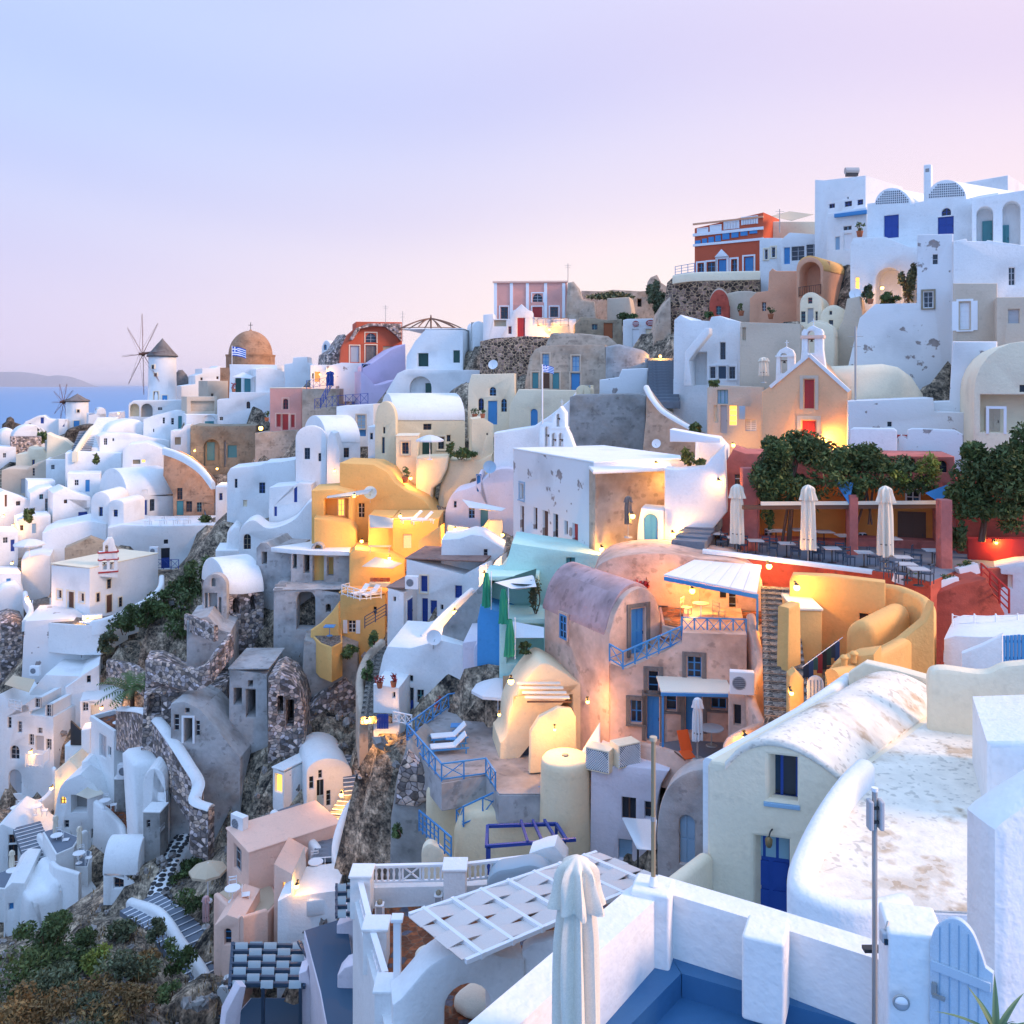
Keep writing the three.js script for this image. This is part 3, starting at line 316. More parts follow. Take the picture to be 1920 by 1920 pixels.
h('brown_hut', 'small brown stone hut with wooden door below the ruins', C.olive, 116,4,[[1076,640],[1078,608],[1090,594],[1140,600],[1166,598],[1168,640]],4,{ cat: 'hut', o: [['d', [1132,606,1149,634],{ m: mat('orange_wood', [.28,.09,.035]) }],['w', [1110,608,1120,618], TE]] });
h('tavern_front', 'white tavern front with two oval red signs and cream door', C.white, 112,-4,[[1168,670],[1168,600],[1176,598],[1262,596],[1262,670]],6,{ cat: 'shop', o: [['d', [1211,617,1228,660],{ m: C.cream2 }],['d', [1235,606,1252,660],{ m: C.whitep }],['d', [1186,617,1198,655],{ m: C.whitep }]] });
{ const H = scene.children[scene.children.length - 1],{ fr, base } = H.frame_; const rs = mat('sign_red', [.36,.03,.025],{ r: .6 }); for (const [x, y, w] of [[1192,607,6],[1219.5,605.5,8.5]]) { const p = hit(fr, x, y), k = 112 / F; const s = mesh('oval_sign', new THREE.CylinderGeometry(1,1,.08,24).rotateX(Math.PI / 2), rs, H); s.scale.set(w * k, 5.5 * k, 1); s.position.set(p[0], p[1] - base, .08); for (let i = -1; i <= 1; i++) mesh('lettering', box(.9 - Math.abs(i) * .3,.06,.03, p[0], p[1] - base + i * .16,.13), C.whitep, H); } }
h('stone_wall', 'long rubble stone wall below the mansion terrace', C.rubbleLight, 113,-8,[[898,705],[900,640],[925,634],[985,630],[1030,632],[1030,705]],3,{ cat: 'wall', b: .2 });
h('tan_vault_house', 'tan rounded upper storey behind the weathered vault house', C.tan, 104,-6,[[1000,690],[1025,640],[1034,624],[1090,625],[1140,630],[1158,645],[1160,690]],5,{ b: .35 });
h('tan_vault_house', 'weathered tan vaulted house with blue doors in two storeys', C.tan, 98,-10,[[978,740],[985,715],[993,672],[1003,655],[1018,648],[1135,646],[1138,740]],7,{ b: .3, o: [['w', [1017,664,1029,685],{ m: C.lblue, f: C.beige, g: C.paleblue }],['w', [1073,668,1086,696],{ m: C.lblue, f: C.beige, g: C.paleblue }],['d', [998,699,1009,728],{ m: C.teal, f: C.beige }],['d', [1018,700,1030,728],{ m: C.wood, f: C.beige }],['d', [1036,699,1048,729],{ m: C.teal, f: C.beige }],['d', [1071,700,1087,731],{ m: C.lblue, f: C.beige }]] });
h('grey_house', 'grey stained wall right of the weathered vault house', C.grey, 96,-6,[[1135,745],[1135,650],[1160,645],[1205,656],[1216,665],[1216,745]],6,{ b: .3, o: [['w', [1119,697,1120,698]]].slice(1) });
h('pink_ledge', 'broken pinkish plaster ledge right of the tan house', C.white2,90,-5,[[1122,760],[1124,712],[1160,707],[1166,692],[1215,690],[1215,760]],3,{ cat: 'wall', b: .2 });

// ---------- the high right hand side ----------
{ const g = h('red_house', 'vermilion neoclassical house with blue windows and white balustrade', C.brick, 116,-24,[[1302,520],[1302,428],[1431,398],[1431,520]],8,{ bx: 1462, o: [['d', [1347,487,1361,518],{ ...LB, f: C.whitep, ft: .3 }],['w', [1326,492,1340,517],{ ...LB, f: C.whitep, ft: .2 }],['w', [1309,494,1319,516],{ ...LB, f: C.whitep, ft: .2 }],['w', [1372,487,1381,512],{ ...LB, f: C.whitep, ft: .2 }],['d', [1396,482,1412,517],{ ...LB, f: C.whitep, ft: .2 }]] });
  const { fr, base } = g.frame_; const P2 = (x, y) => hit(fr, x, y); const strip = (nm, x0, x1, yl, yr, hgt, z, m) => { const a = P2(x0, yl), b = P2(x1, yr); mesh(nm, box(b[0] - a[0], hgt, .2, (a[0] + b[0]) / 2, (a[1] + b[1]) / 2 - base, z), m, g); };
  strip('cornice', 1300,1432,447,421.5,.35,.1, C.whitep); strip('cornice', 1300,1432,466,442,.3,.06, C.whitep); strip('coping', 1300,1432,429,398,.22,.1, C.terracotta);
  for (const [x0, x1, yl, yr] of [[1309,1327,437,434],[1333,1352,432,428],[1359,1385,426,420],[1392,1420,418,410]]) { const a = P2(x0, yl), b = P2(x1, yr); for (let i = 0; i < 9; i++) mesh('baluster', box(.14,.85,.16, a[0] + (b[0] - a[0]) * (i + .5) / 9, (a[1] + b[1]) / 2 - base, .04), C.whitep, g); mesh('balustrade_frame', ring(b[0] - a[0],.9,.1,.2, a[0], (a[1] + b[1]) / 2 - base - .45,.05), C.whitep, g); }
  for (const [x0, x1, y] of [[1304,1314,457],[1317,1326,453.5],[1329,1339,450.5],[1342,1352,447.5],[1355,1368,444],[1372,1385,440.5],[1389,1402,437],[1406,1420,433]]) { const a = P2(x0, y), b = P2(x1, y); mesh('window', box(b[0] - a[0],.75,.14, (a[0] + b[0]) / 2, a[1] - base, .05), C.lblue, g); }
  const pd = new THREE.Shape(); const a = P2(1341,483), b = P2(1367,476); pd.moveTo(a[0],0); pd.lineTo((a[0] + b[0]) / 2,.95); pd.lineTo(b[0],0); pd.closePath(); const pg = extrude(pd, .3,.03); pg.translate(0, a[1] - base, .3); mesh('pediment', pg, C.whitep, g); }
h('house', 'white house with two narrow windows right of the vermilion house', C.white, 106,-14, R(1424,446,1466,522),6,{ o: [['w', [1434,468,1439,486],{ m: C.blue, f: C.cream2 }],['w', [1447,464,1453,482],{ m: C.blue, f: C.cream2 }]] });
h('veranda_house', 'white house with glazed veranda and blue door below the shade sail', C.white, 103,-12,[[1464,522],[1464,450],[1480,436],[1540,440],[1545,522]],6,{ o: [['d', [1470,464,1481,495], LB],['w', [1484,462,1508,488],{ ...GY, nx: 2 }],['w', [1512,458,1538,480],{ ...GY, nx: 2 }]] });
h('house', 'cream walled roof terrace with shade sails behind the vermilion house', C.cream2,114,-8, R(1436,415,1540,450),5,{});
h('white_tower_house', 'tall white flat roofed house with three small blue windows', C.white, 98,-30,[[1527,450],[1528,337],[1545,338],[1623,329],[1623,450]],9,{ bx: 1693, o: [['w', [1554,382,1565,390], BL],['w', [1583,377,1597,387], BL],['w', [1607,374,1618,384], BL],['w', [1588,369,1591,373], BL]] });
h('white_terrace_house', 'white storey with pale blue band under the tall white house', C.white, 93,-22,[[1549,470],[1550,420],[1552,400],[1625,388],[1628,470]],6,{ o: [['d', [1566,444,1574,468],{ m: C.paleblue }],['w', [1581,424,1596,431],{ m: C.paleblue }],['d', [1582,438,1596,468], WP]] });
h('blue_band', 'flat pale blue painted parapet on the white terrace house', C.lblue, 92,-22,[[1564,408],[1564,401],[1625,393],[1625,400]],.3,{ cat: 'parapet', dn: 0, nog: 1, b: .02 });
{ const W2 = C.white; h('arcade_house', 'large white house with two latticed vault gables and blue shutters', W2,80,-17,[[1600,600],[1625,470],[1626,382],[1640,380],...A(1640,1706,352,384,385).slice(1,-1),[1712,381],[1738,376],...A(1738,1812,337,373,374).slice(1,-1),[1836,367],[1872,361],[1876,600]],9,{ b: .12, o: [['d', [1657,403,1685,446], BL],['d', [1758,406,1788,440], BL],['a', [1765,390,1783,404], BL]] });
  const g = scene.children[scene.children.length - 1],{ fr, base } = g.frame_;
  for (const [x0, x1, yt, ys, nx, ny] of [[1642,1704,355,384,16,7],[1741,1809,341,372,17,7]]) for (let i = 0; i < nx; i++) for (let j = 0; j < ny; j++) { const u = (i + .5) / nx, x = x0 + (x1 - x0) * u, arch = ys - (ys - yt) * Math.sqrt(Math.max(0,1 - (2 * u - 1) ** 2)), y = ys - (ys - yt) * (j + .5) / ny; if (y < arch + 2.5) continue; const p = hit(fr, x, y - (x - x0) * .06); mesh('painted_lattice_hole', box(.10,.12,.05, p[0], p[1] - base, .0), C.step, g); }  // dark blocks on the gables stand in for shaded lattice holes
  for (const [x, yt, w] of [[1736,306,13]]) { const p = hit(fr, x, 390), q = hit(fr, x, yt), ww = w / F * 80; mesh('chimney', rbox(ww, q[1] - p[1], ww, p[0], (p[1] + q[1]) / 2 - base, -.8,.1), W2, g); mesh('painted_chimney_opening', box(ww * .5,.3, ww * 1.02, p[0], q[1] - base - .5,-.8), C.void, g); }  // grey block stands in for the shade in the chimney mouth
  for (const [x0, x1, y, r] of [[1640,1706,384,.9],[1738,1812,373,1]]) { } }
h('white_vault', 'smooth white barrel vault behind the left latticed gable', C.white, 82,-17, A(1641,1706,353,384,400),9,{ cat: 'vault', nog: 1, dn: 0, sh: [.35], b: .1 });
h('white_vault', 'smooth white barrel vault behind the right latticed gable', C.white, 79.5,-17, A(1739,1812,338,374,390),9,{ cat: 'vault', nog: 1, dn: 0, sh: [.35], b: .1 });
h('house', 'white flat topped storey at the far upper right', C.white, 92,-16,[[1800,400],[1802,343],[1890,328],[1892,400]],8,{ bx: 1960 });
h('arcade_wing', 'white arcade wing with three tall arches and recessed doors', C.white, 72,0,[[1822,560],[1822,372],[1990,345],[1990,560]],6,{ b: .1, o: [['V', [1831,387,1862,456],{ rec: 1.5, m: C.white }],['V', [1880,377,1913,466],{ rec: 1.5, m: C.white }],['d', [1845,412,1858,453],{ m: C.teal, rec: 1.3 }],['d', [1880,420,1890,462],{ m: C.teal, rec: 1.3 }],['V', [1930,370,1966,470],{ rec: 1.5, m: C.white }]] });
h('white_arch_house', 'white house wall with wide dark arch full of plants', C.white, 78,-10,[[1594,580],[1594,458],[1600,446],[1660,444],[1680,452],[1706,463],[1722,463],[1722,580]],6,{ b: .15, o: [['V', [1642,502,1690,572],{ rec: 2.2, m: C.beige }],['w', [1604,520,1611,543],{ ...GY, g: C.litglass }]] });
h('white_tower_wall', 'tall blotchy white wall with small windows above the peach church', C.white2,70,-6,[[1555,760],[1612,596],[1640,570],[1719,568],[1720,440],[1787,438],[1788,760]],8,{ b: .15, o: [['w', [1749,477,1758,495], GY],['w', [1733,548,1748,576],{ ...GY, f: C.olive }]] });
h('house', 'warm white block with single window below the arcade wing', C.white, 66,10,[[1786,600],[1788,452],[1812,447],[1814,452],[1850,452],[1852,450],[1990,470],[1990,600]],7,{ b: .12, o: [['w', [1892,502,1903,534], GY]] });
h('house', 'beige house with closed white shutters on the right slope', C.beige, 63,0,[[1786,760],[1787,531],[1870,531],[1872,760]],6,{ o: [['w', [1800,567,1818,617],{ m: C.whitep, g: C.whitep, f: C.whitep, sh: C.whitep, nx: 2, ny: 6 }]] });
h('house', 'beige low house with small shuttered window at right edge', C.beige, 60,4,[[1868,760],[1869,557],[1990,556],[1990,760]],6,{ o: [['w', [1891,580,1911,606],{ m: C.greydoor, g: C.greydoor }]] });
h('white_wall', 'sloping stained white retaining wall left of the cream vault', C.white2,59,-4,[[1640,800],[1690,756],[1780,752],[1786,640],[1870,640],[1872,800]],4,{ cat: 'wall', b: .15, nog: 1 });
h('cream_vault_house', 'cream vaulted house end with porch at right edge', C.cream2,50,6, A(1826,2010,640,735,830),8,{ b: .2, o: [['v', [1838,740,1990,812],{ rec: 1.6, m: C.cream2 }],['d', [1856,768,1880,812],{ m: C.beige, rec: 1.5, f: C.whitep }],['w', [1912,722,1925,735], GY]] });
// terracotta and beige houses under the vermilion house
h('stone_wall', 'curved speckled rubble wall under the vermilion house', C.rubbleLight, 104,-8,[[1235,600],[1250,530],[1262,518],[1424,514],[1426,600]],5,{ cat: 'wall', b: .3 });
parapetWall('terrace_wall', 'cream rim above the speckled rubble wall', C.cream2,[[1264,516,103],[1300,511,101],[1370,509,100],[1424,508,100]],1.0,.6);
h('curved_wall', 'smooth tan curved buttress left of the speckled wall', C.tan, 102,10,[[1222,610],[1234,590],[1248,568],[1258,556],[1260,610]],3,{ cat: 'wall', b: .2 });
h('red_arch_house', 'dark red arched front beside the speckled rubble wall', C.red, 96,-6, A(1330,1367,543,572,600),4,{ vz: 1, rm: C.beige, o: [['w', [1343,574,1352,590], TE]] });
h('beige_vault', 'beige barrel vault right of the dark red arch', C.beige, 97,-6, A(1340,1450,545,575,605),5,{ cat: 'vault', b: .2 });
h('terracotta_house', 'orange terracotta house block beside the arched balcony house', C.terracotta, 93,-8,[[1404,620],[1406,560],[1418,548],[1440,545],[1442,510],[1448,503],[1456,508],[1500,508],[1502,620]],6,{ b: .25, o: [['w', [1429,567,1436,583], GY]] });
h('terracotta_vault_house', 'orange vaulted house with deep arched balcony', C.terracotta, 88,-22, A(1493,1543,482,505,580),8,{ bx: 1596, vz: 1, rm: C.ochre2, o: [['V', [1499,491,1538,557],{ rec: 2, m: C.terracotta }],['d', [1531,505,1537,548],{ m: C.greydoor, rec: 1.8 }]] });
railing('iron balcony railing in the orange vaulted house arch', C.wood, [P(1498,557,87.4), P(1539,552,86)],.95,{ style: 'b', sp: 1 });
h('beige_vault_house', 'small beige vaulted house with arched windows under the balcony', C.cream2,80,-8, A(1500,1541,551,572,640),6,{ vz: 1, rm: C.cream2, o: [['w', [1502,584,1510,604], TE],['d', [1514,578,1525,608],{ ...GY }],['w', [1529,584,1533,604], GY],['w', [1515,558,1523,569],{ m: C.redpaint }]] });
h('beige_vault_house', 'second small beige vault with tiny window', C.cream2,78,-8, A(1538,1586,575,600,650),6,{ vz: 1, rm: C.cream2, o: [['w', [1554,600,1562,616], GY],['w', [1555,583,1560,590], GY]] });
h('beige_vault_house', 'lowest small beige vault behind the peach church gable', C.cream2,74,-8, A(1504,1564,604,630,700),6,{ vz: 1, rm: C.cream2, o: [['w', [1558,606,1562,620]]].slice(1) });
h('house', 'beige stepped wall climbing to the white tower wall', C.beige, 76,-8,[[1560,720],[1560,640],[1580,600],[1588,560],[1612,555],[1618,590],[1620,720]],4,{});
h('blue_stair_house', 'pale blue house with outer stair and round window by the steps', C.white, 79,-16,[[1262,800],[1263,640],[1264,600],[1276,590],[1282,594],[1295,600],[1330,602],[1334,594],[1350,592],[1364,598],[1388,603],[1388,800]],7,{ b: .15, o: [['w', [1350,642,1360,674],{ m: C.navy }],['d', [1347,687,1361,710],{ m: C.navy, f: C.whitep }],['w', [1367,688,1378,710],{ m: C.navy, f: C.whitep }],['w', [1331,688,1341,709],{ m: C.navy, f: C.whitep }],['v', [1296,660,1325,722],{ rec: 1.6, m: C.white }],['d', [1264,712,1271,766],{ m: C.wood }],['w', [1303,756,1321,778],{ m: C.paleblue, g: C.paleblue }]] });
h('outer_stair', 'solid white outer stair balustrade on the pale blue house', C.white, 76.5,-16,[[1282,720],[1284,660],[1300,640],[1322,615],[1330,615],[1330,626],[1306,656],[1292,676],[1298,724]],1.1,{ cat: 'stair', dn: 0, nog: 1, b: .1 });
h('house', 'large plain beige house wall with antenna beside blue house', C.beige, 74,-8,[[1386,735],[1388,604],[1500,607],[1502,735]],6,{ o: [['w', [1392,614,1398,638],{ m: C.beige, g: C.straw, nx: 2, ny: 4 }]] });
h('shop_house', 'beige shop with blue door and framed notice boards', C.beige, 69,-4,[[1325,850],[1326,728],[1332,722],[1388,724],[1432,726],[1434,850]],5,{ cat: 'shop', o: [['d', [1351,760,1363,812],{ m: C.greydoor }],['w', [1345,731,1365,757],{ m: C.teal, g: C.paleblue, nx: 3, ny: 1 }],['w', [1339,760,1345,792],{ m: C.cream2, g: C.cream2 }],['w', [1367,760,1382,798],{ m: C.whitep, g: C.litglass, nx: 1, ny: 4 }],['w', [1386,761,1396,784],{ m: C.paleblue, g: C.paleblue, nx: 1, ny: 4 }],['w', [1398,787,1418,808],{ m: C.whitep, g: C.greydoor, ny: 6 }]] });
// the peach church
{ const g = h('peach_church', 'peach gabled church with red doors above the vine', C.apricot, 61,-9,[[1427,840],[1428,735],[1448,722],[1517,667],[1590,733],[1590,840]],9,{ cat: 'church', b: .08, o: [['d', [1508,712,1526,766],{ m: C.redpaint, f: C.beige, ft: .2 }],['d', [1504,789,1529,830],{ m: C.redpaint, f: C.beige, ft: .25 }]] }); const { fr, base } = g.frame_; const pts = [[1444,727],[1517,667],[1592,735]].map(p => hit(fr, ...p)); for (let i = 0; i < 2; i++) mesh('coping', bar(new V3(pts[i][0], pts[i][1] - base + .05,-.2), new V3(pts[i + 1][0], pts[i + 1][1] - base + .05,-.2),.6,.22), C.white, g); }
h('church_vault', 'long pale barrel vault of the peach church', C.cream2,61.5,24,[[1590,830],[1590,728],[1600,700],[1625,686],[1660,682],[1690,688],[1715,706],[1736,738],[1742,830]],9,{ cat: 'vault', b: .5, nog: 1 });
h('side_chapel', 'low white side building with small window behind the vine', C.white2,57,2,[[1590,850],[1590,752],[1750,746],[1752,772],[1808,774],[1810,850]],5,{ cat: 'wall', o: [['w', [1664,791,1672,800], GY]] });
h('wall', 'left white garden wall on top of the vine house', C.white, 52,-2,[[1592,850],[1594,806],[1600,802],[1676,803],[1682,808],[1682,850]],.6,{ cat: 'wall', nog: 1 });
h('wall', 'right white garden wall with red arched gate beside', C.white2,52,-2,[[1682,850],[1683,836],[1684,820],[1690,815],[1700,822],[1702,806],[1710,803],[1790,806],[1806,815],[1808,850]],.6,{ cat: 'wall', nog: 1, o: [['D', [1684,819,1701,848],{ m: C.redpaint }]] });
// belfries: a slab with arched holes and bells
function belfry(label, m, d, a, pts, holes, T, trims) { const g = h('belfry', label, m, d, a, pts, T, { cat: 'belfry', dn: .4, nog: 1, b: .04 }); const { fr, base } = g.frame_; const wall = g.children.find(c => c.name === 'wall'); const q = pts.map(p => hit(fr, p[0], p[1])); const s = new THREE.Shape(); q.forEach((p, i) => i ? s.lineTo(p[0], p[1] - base) : s.moveTo(p[0], p[1] - base - .4)); s.lineTo(q[q.length - 1][0], q[q.length - 1][1] - base - .4); s.closePath();
  for (const r of holes) { const p0 = hit(fr, r[0], r[3]), p1 = hit(fr, r[2], r[1]), w = p1[0] - p0[0], hh = p1[1] - p0[1]; s.holes.push(openingShape('V', p0[0], p0[1] - base, p1[0], p1[1] - base)); const by = p1[1] - base - hh * .42, cx = (p0[0] + p1[0]) / 2, br = w * .26; const b = mesh('bell', lathe([[.02, br * 1.3],[br * .4, br * 1.25],[br * .6, br * .8],[br * .72, br * .3],[br, 0],[br * .9,0]],14).translate(cx, by - br * .8,-T / 2), mat('bronze', [.10,.09,.07],{ r: .4, m: .7 }), g); mesh('yoke', box(w * 1.02,.06,.08, cx, by + br * .55,-T / 2), C.wood, g); } wall.geometry = extrude(s, T, .04);
  for (const [x0, x1, y, m2, hh] of trims || []) { const p0 = hit(fr, x0, y), p1 = hit(fr, x1, y); mesh('ledge', box(p1[0] - p0[0], hh || .12, T + .2, (p0[0] + p1[0]) / 2, p0[1] - base, -T / 2), m2 || m, g); }
  const ti = q.reduce((b, p) => p[1] > b[1] ? p : b); mesh('cross', merge([box(.05,.5,.05, ti[0], ti[1] - base + .22,-T / 2), box(.26,.05,.05, ti[0], ti[1] - base + .3,-T / 2)]), m, g); return g; }
belfry('white belfry with single bell on the peach church gable', C.white, 61,-9,[[1500,672],[1503,655],[1503,622],[1507,617],[1512,618],[1517,613],[1524,610],[1532,614],[1540,617],[1543,622],[1543,655],[1548,692],[1517,666]],[[1514,620,1527,662]],.7,[[1501,1545,632, C.peach, .2]]);
belfry('smaller white belfry left of the peach church gable', C.white, 63,-9,[[1454,712],[1456,664],[1462,656],[1474,650],[1486,656],[1490,664],[1490,700],[1472,714]],[[1463,662,1476,700]],.6,[[1454,1490,668]]);

// ---------- left slope below the windmills ----------
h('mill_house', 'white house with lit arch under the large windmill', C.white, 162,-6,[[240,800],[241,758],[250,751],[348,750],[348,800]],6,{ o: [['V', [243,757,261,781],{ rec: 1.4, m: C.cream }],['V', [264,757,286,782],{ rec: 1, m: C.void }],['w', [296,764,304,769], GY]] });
h('house', 'white house with green door below the large windmill', C.white, 146,-6,[[268,850],[269,786],[285,780],[306,775],[325,770],[350,772],[350,850]],6,{ o: [['w', [305,783,309,794], GY],['w', [321,784,326,796], GY],['d', [334,780,341,804], TE],['w', [287,804,289,810], GY]] });
h('house', 'small white house with green shutter left of the stone house', C.white, 137,-6,[[319,850],[320,808],[340,806],[345,798],[357,796],[357,850]],5,{ o: [['w', [328,820,339,834],{ m: C.olive, g: C.olive }]] });
h('dome_house', 'white house with low dome roof beside the curved stairs', C.white, 144,10, sp([196,850],[196,815],[205,800],[228,790],[250,786],[268,792],[280,812],[282,850]),6,{ b: .4 });
h('dome_house', 'low white terrace house in front of the white dome', C.white, 138,6,[[185,855],[187,818],[200,812],[262,815],[290,822],[318,826],[318,855]],5,{ b: .25, o: [['w', [195,822,201,834], GY],['d', [186,819,190,838], GY],['w', [211,822,214,827]]] });
h('white_hall', 'long white vaulted house by the sea with blue door', C.white, 185,-6,[[36,815],[40,800],[48,790],[58,786],[70,780],[82,779],[90,785],[110,788],[112,815]],6,{ b: .3, o: [['d', [76,783,82,794], BL],['w', [54,794,58,800], GY]] });
h('white_hall', 'small white pavilion with blue base beside the small windmill', C.white, 182,4,[[164,800],[166,778],[180,776],...A(181,199,764,774,776).slice(1,-1),[200,800]],5,{ o: [['v', [183,768,197,775]],['w', [167,776,177,788],{ m: C.lblue, g: C.lblue }]] });
h('house', 'warm lit white terrace wall right of the small pavilion', C.white, 172,0,[[200,800],[204,774],[234,771],[238,800]],4,{});
h('house', 'small white house with blue door left of the small windmill', C.white, 186,6, R(110,786,127,812),4,{ o: [['d', [117,787,121,800], BL]] });
h('rock_outcrop', 'dark rock cairn on the far left headland', C.rock, 188,0,[[0,812],[4,797],[11,792],[13,785],[20,782],[26,786],[28,793],[42,798],[44,812]],5,{ cat: 'rock', b: .6 });
h('house', 'curved white wall sweeping down at far left', C.white, 168,6, sp([0,840],[0,812],[14,803],[24,806],[28,816],[24,840]),5,{ b: .4 });
h('house', 'white arched vault below the far left headland', C.white, 160,4, A(24,90,797,822,850),6,{ b: .3, o: [['w', [70,802,74,808], GY]] });
h('dark_stone_wall', 'dark stone retaining wall below the white arched vault', C.rubble, 152,2, R(20,819,78,850),3,{ cat: 'wall' });
h('house', 'cream house with jagged parapet and blue window at far left', C.cream2,146,-12,[[28,890],[30,852],[50,850],[54,838],[60,842],[80,842],[92,856],[94,890]],6,{ o: [['w', [60,862,65,873], BL]] });
h('house', 'grey sloping roof house wall behind the cream stairs', C.grey, 148,-8,[[83,870],[84,826],[118,836],[120,870]],5,{});
h('house', 'white and cream stepped terrace left of the outdoor stairs', C.cream2,145,-8,[[86,850],[88,812],[100,818],[120,824],[135,836],[140,850]],4,{});
h('stone_knoll', 'brown stony knoll below the small windmill', C.rock, 168,-4, sp([118,832],[124,808],[140,801],[165,796],[178,800],[180,832]),5,{ cat: 'rock', b: .5 });
stairs('outdoor_stairs', 'white curved outdoor stairs climbing towards the windmill', C.white, P(172,842,138), P(203,782,152),3.2,18,{});
stairs('outdoor_stairs', 'grey lower outdoor stairs beside cream wall', C.step, P(152,846,136), P(166,808,146),2.6,12,{ nose: C.whitep });
parapetWall('stair_wall', 'cream stair parapet between the two outdoor flights', C.cream2,[[140,846,134],[155,822,139],[172,800,146],[180,795,150]],1.6,.7);
h('beige_house', 'long beige house with sloping top at left', C.beige, 138,-10,[[2,925],[3,882],[20,878],[50,880],[60,872],[122,850],[126,925]],6,{ o: [['w', [61,878,65,892], GY],['w', [111,880,119,891], GY],['d', [39,898,50,925],{ m: C.greydoor }],['w', [54,910,58,918], GY]] });
h('house', 'large plain white terrace house below the outdoor stairs', C.white, 134,-4,[[122,905],[122,850],[140,846],[228,850],[231,905]],7,{ b: .2 });
h('house', 'white house with olive window left of the brown ruin facade', C.white, 132,-6,[[228,905],[230,845],[240,834],[275,830],[305,842],[312,905]],7,{ b: .25, o: [['w', [249,862,263,870],{ m: C.olive, g: C.olive }],['w', [266,862,272,867],{ m: C.cream2, g: C.litglass }]] });
h('brown_facade_house', 'peeling brown house front with sloping white topped wall', mat('peeling_brown', [.50,.30,.19],{ t: 'worn', b: .05 }),124,-8,[[326,972],[324,925],[306,892],[308,848],[330,850],[352,862],[376,880],[400,908],[403,972]],5,{ b: .15, o: [['w', [332,915,342,937],{ m: C.wood }],['d', [331,939,344,966],{ m: C.teal }],['w', [349,940,360,960],{ m: C.wood }],['w', [369,942,378,960],{ m: C.teal }],['d', [383,945,401,968],{ m: C.paleblue }]] });
parapetWall('sloping_wall_cap', 'thick white sloping cap above the brown house front', C.white, [[308,838,123],[332,846,122],[354,857,121],[378,875,120],[400,903,119]],1.0,.7);
h('vault_house', 'big white barrel vault house in the middle left', C.white, 122,22, R(238,930,325,975),7,{ bx: 186, vx: 3.4, o: [['w', [267,918.5,276,936], BL],['d', [267,938,276,966], BL],['w', [281,936,290,958],{ m: C.navy }]] });
h('house', 'small white arched gable with blue window', C.white, 116,-24, A(170,207,922,942,1010),6,{ b: .2, o: [['w', [185,951,192,968], BL]] });
h('house', 'second small white gable with blue window beside terrace', C.white, 114,-30, A(203,232,937,946,1000),5,{ bx: 272, b: .2, o: [['w', [212,956,220,969], BL]] });
h('house', 'white house with blue gate between vault and terraces', C.white, 122,6,[[98,1000],[99,925],[120,915],[145,925],[170,932],[172,1000]],6,{ b: .2, o: [['d', [147,960,164,981], BL],['w', [164,940,169,950], GR],['w', [120,937,126,944]]] });
h('house', 'white curvy house with small green window at left', C.white, 126,4,[[55,985],[56,925],[75,915],[98,912],[112,925],[114,985]],6,{ b: .35, o: [['w', [74,927,81,936], TE],['w', [85,935,92,962],{ m: C.paleblue }]] });
h('house', 'white roundish house with lit doorway at left edge', C.white, 124,8,[[-10,985],[-10,928],[8,920],[20,925],[58,938],[60,985]],6,{ b: .3, o: [['d', [9,928,13,950]],['w', [30,940,38,948]]] });
h('house', 'white low wall house with pale shed roof', C.white, 118,4,[[30,1030],[32,975],[50,968],[95,966],[97,1030]],5,{ b: .25, o: [['d', [60,982,68,1000],{ m: C.paleblue }],['w', [38,985,44,995]]] });
h('terrace_house', 'long white terrace wall with blue door and barred window', C.white, 112,-6,[[200,1080],[202,990],[228,984],[300,986],[405,984],[412,962],[418,958],[424,966],[424,1012],[420,1080]],9,{ b: .12, dn: 4, o: [['d', [302,1028,318,1066],{ ...BL, gl: 1, n: 2 }],['w', [307,1012,315,1020],{ m: C.iron }]] });
railing('blue railing of the landing at the blue door', C.blue, [P(293,1067,110.5), P(335,1067,109)],1.15,{ sp: 1.2 });
h('house', 'tall plain white wall left of the stone gabled chapel', C.white, 113,-5,[[78,1075],[79,1000],[100,990],[165,976],[200,982],[203,1075]],7,{ b: .2, dn: 4 });
h('house', 'white step house glowing above the lamp path', C.white, 108,-5,[[38,1110],[40,1050],[78,1040],[95,1042],[96,1110]],6,{ b: .2, dn: 4 });
h('stone_gable', 'bare brown stone gable behind the white chapel', mat('bare_brown_stone', [.45,.34,.23],{ t: 'worn', b: .06 }),105,-6,[[121,1065],[121,1028],[140,1020],[168,1008],[190,1016],[220,1030],[260,1042],[293,1050],[293,1065]],2,{ cat: 'wall', b: .1 });
{ h('white_chapel', 'white chapel with brown doors and cream framed windows', C.white, 99,-52,[[95,1150],[96,1060],[168,1066],[168,1160]],8,{ bx: 297, cat: 'chapel', rm: C.cream2, o: [['w', [108,1107,115,1122], CRF],['d', [127,1110,138,1146], CRF],['w', [150,1113,157,1128], CRF],['w', [180,1111,186,1129],{ ...CRF, s: 'R' }],['d', [199,1114,209,1149],{ ...CRF, s: 'R' }],['w', [200,1085,207,1104],{ ...CRF, s: 'R' }],['w', [222,1119,228,1138],{ ...CRF, s: 'R' }]] }); }
belfry('white belfry with red ledges and bells on the white chapel', C.white, 97.5,0,[[185,1074],[185,1035],[193,1035],[193,1020],[202,1009],[210,1008],[214,1014],[215,1022],[221,1036],[221,1077]],[[192,1048,200,1069],[206,1048,214,1069],[197,1022,203,1036]],.7,[[183,223,1037, C.redpaint, .14],[183,223,1051, C.redpaint, .1],[184,222,1074, C.redpaint, .14]]);
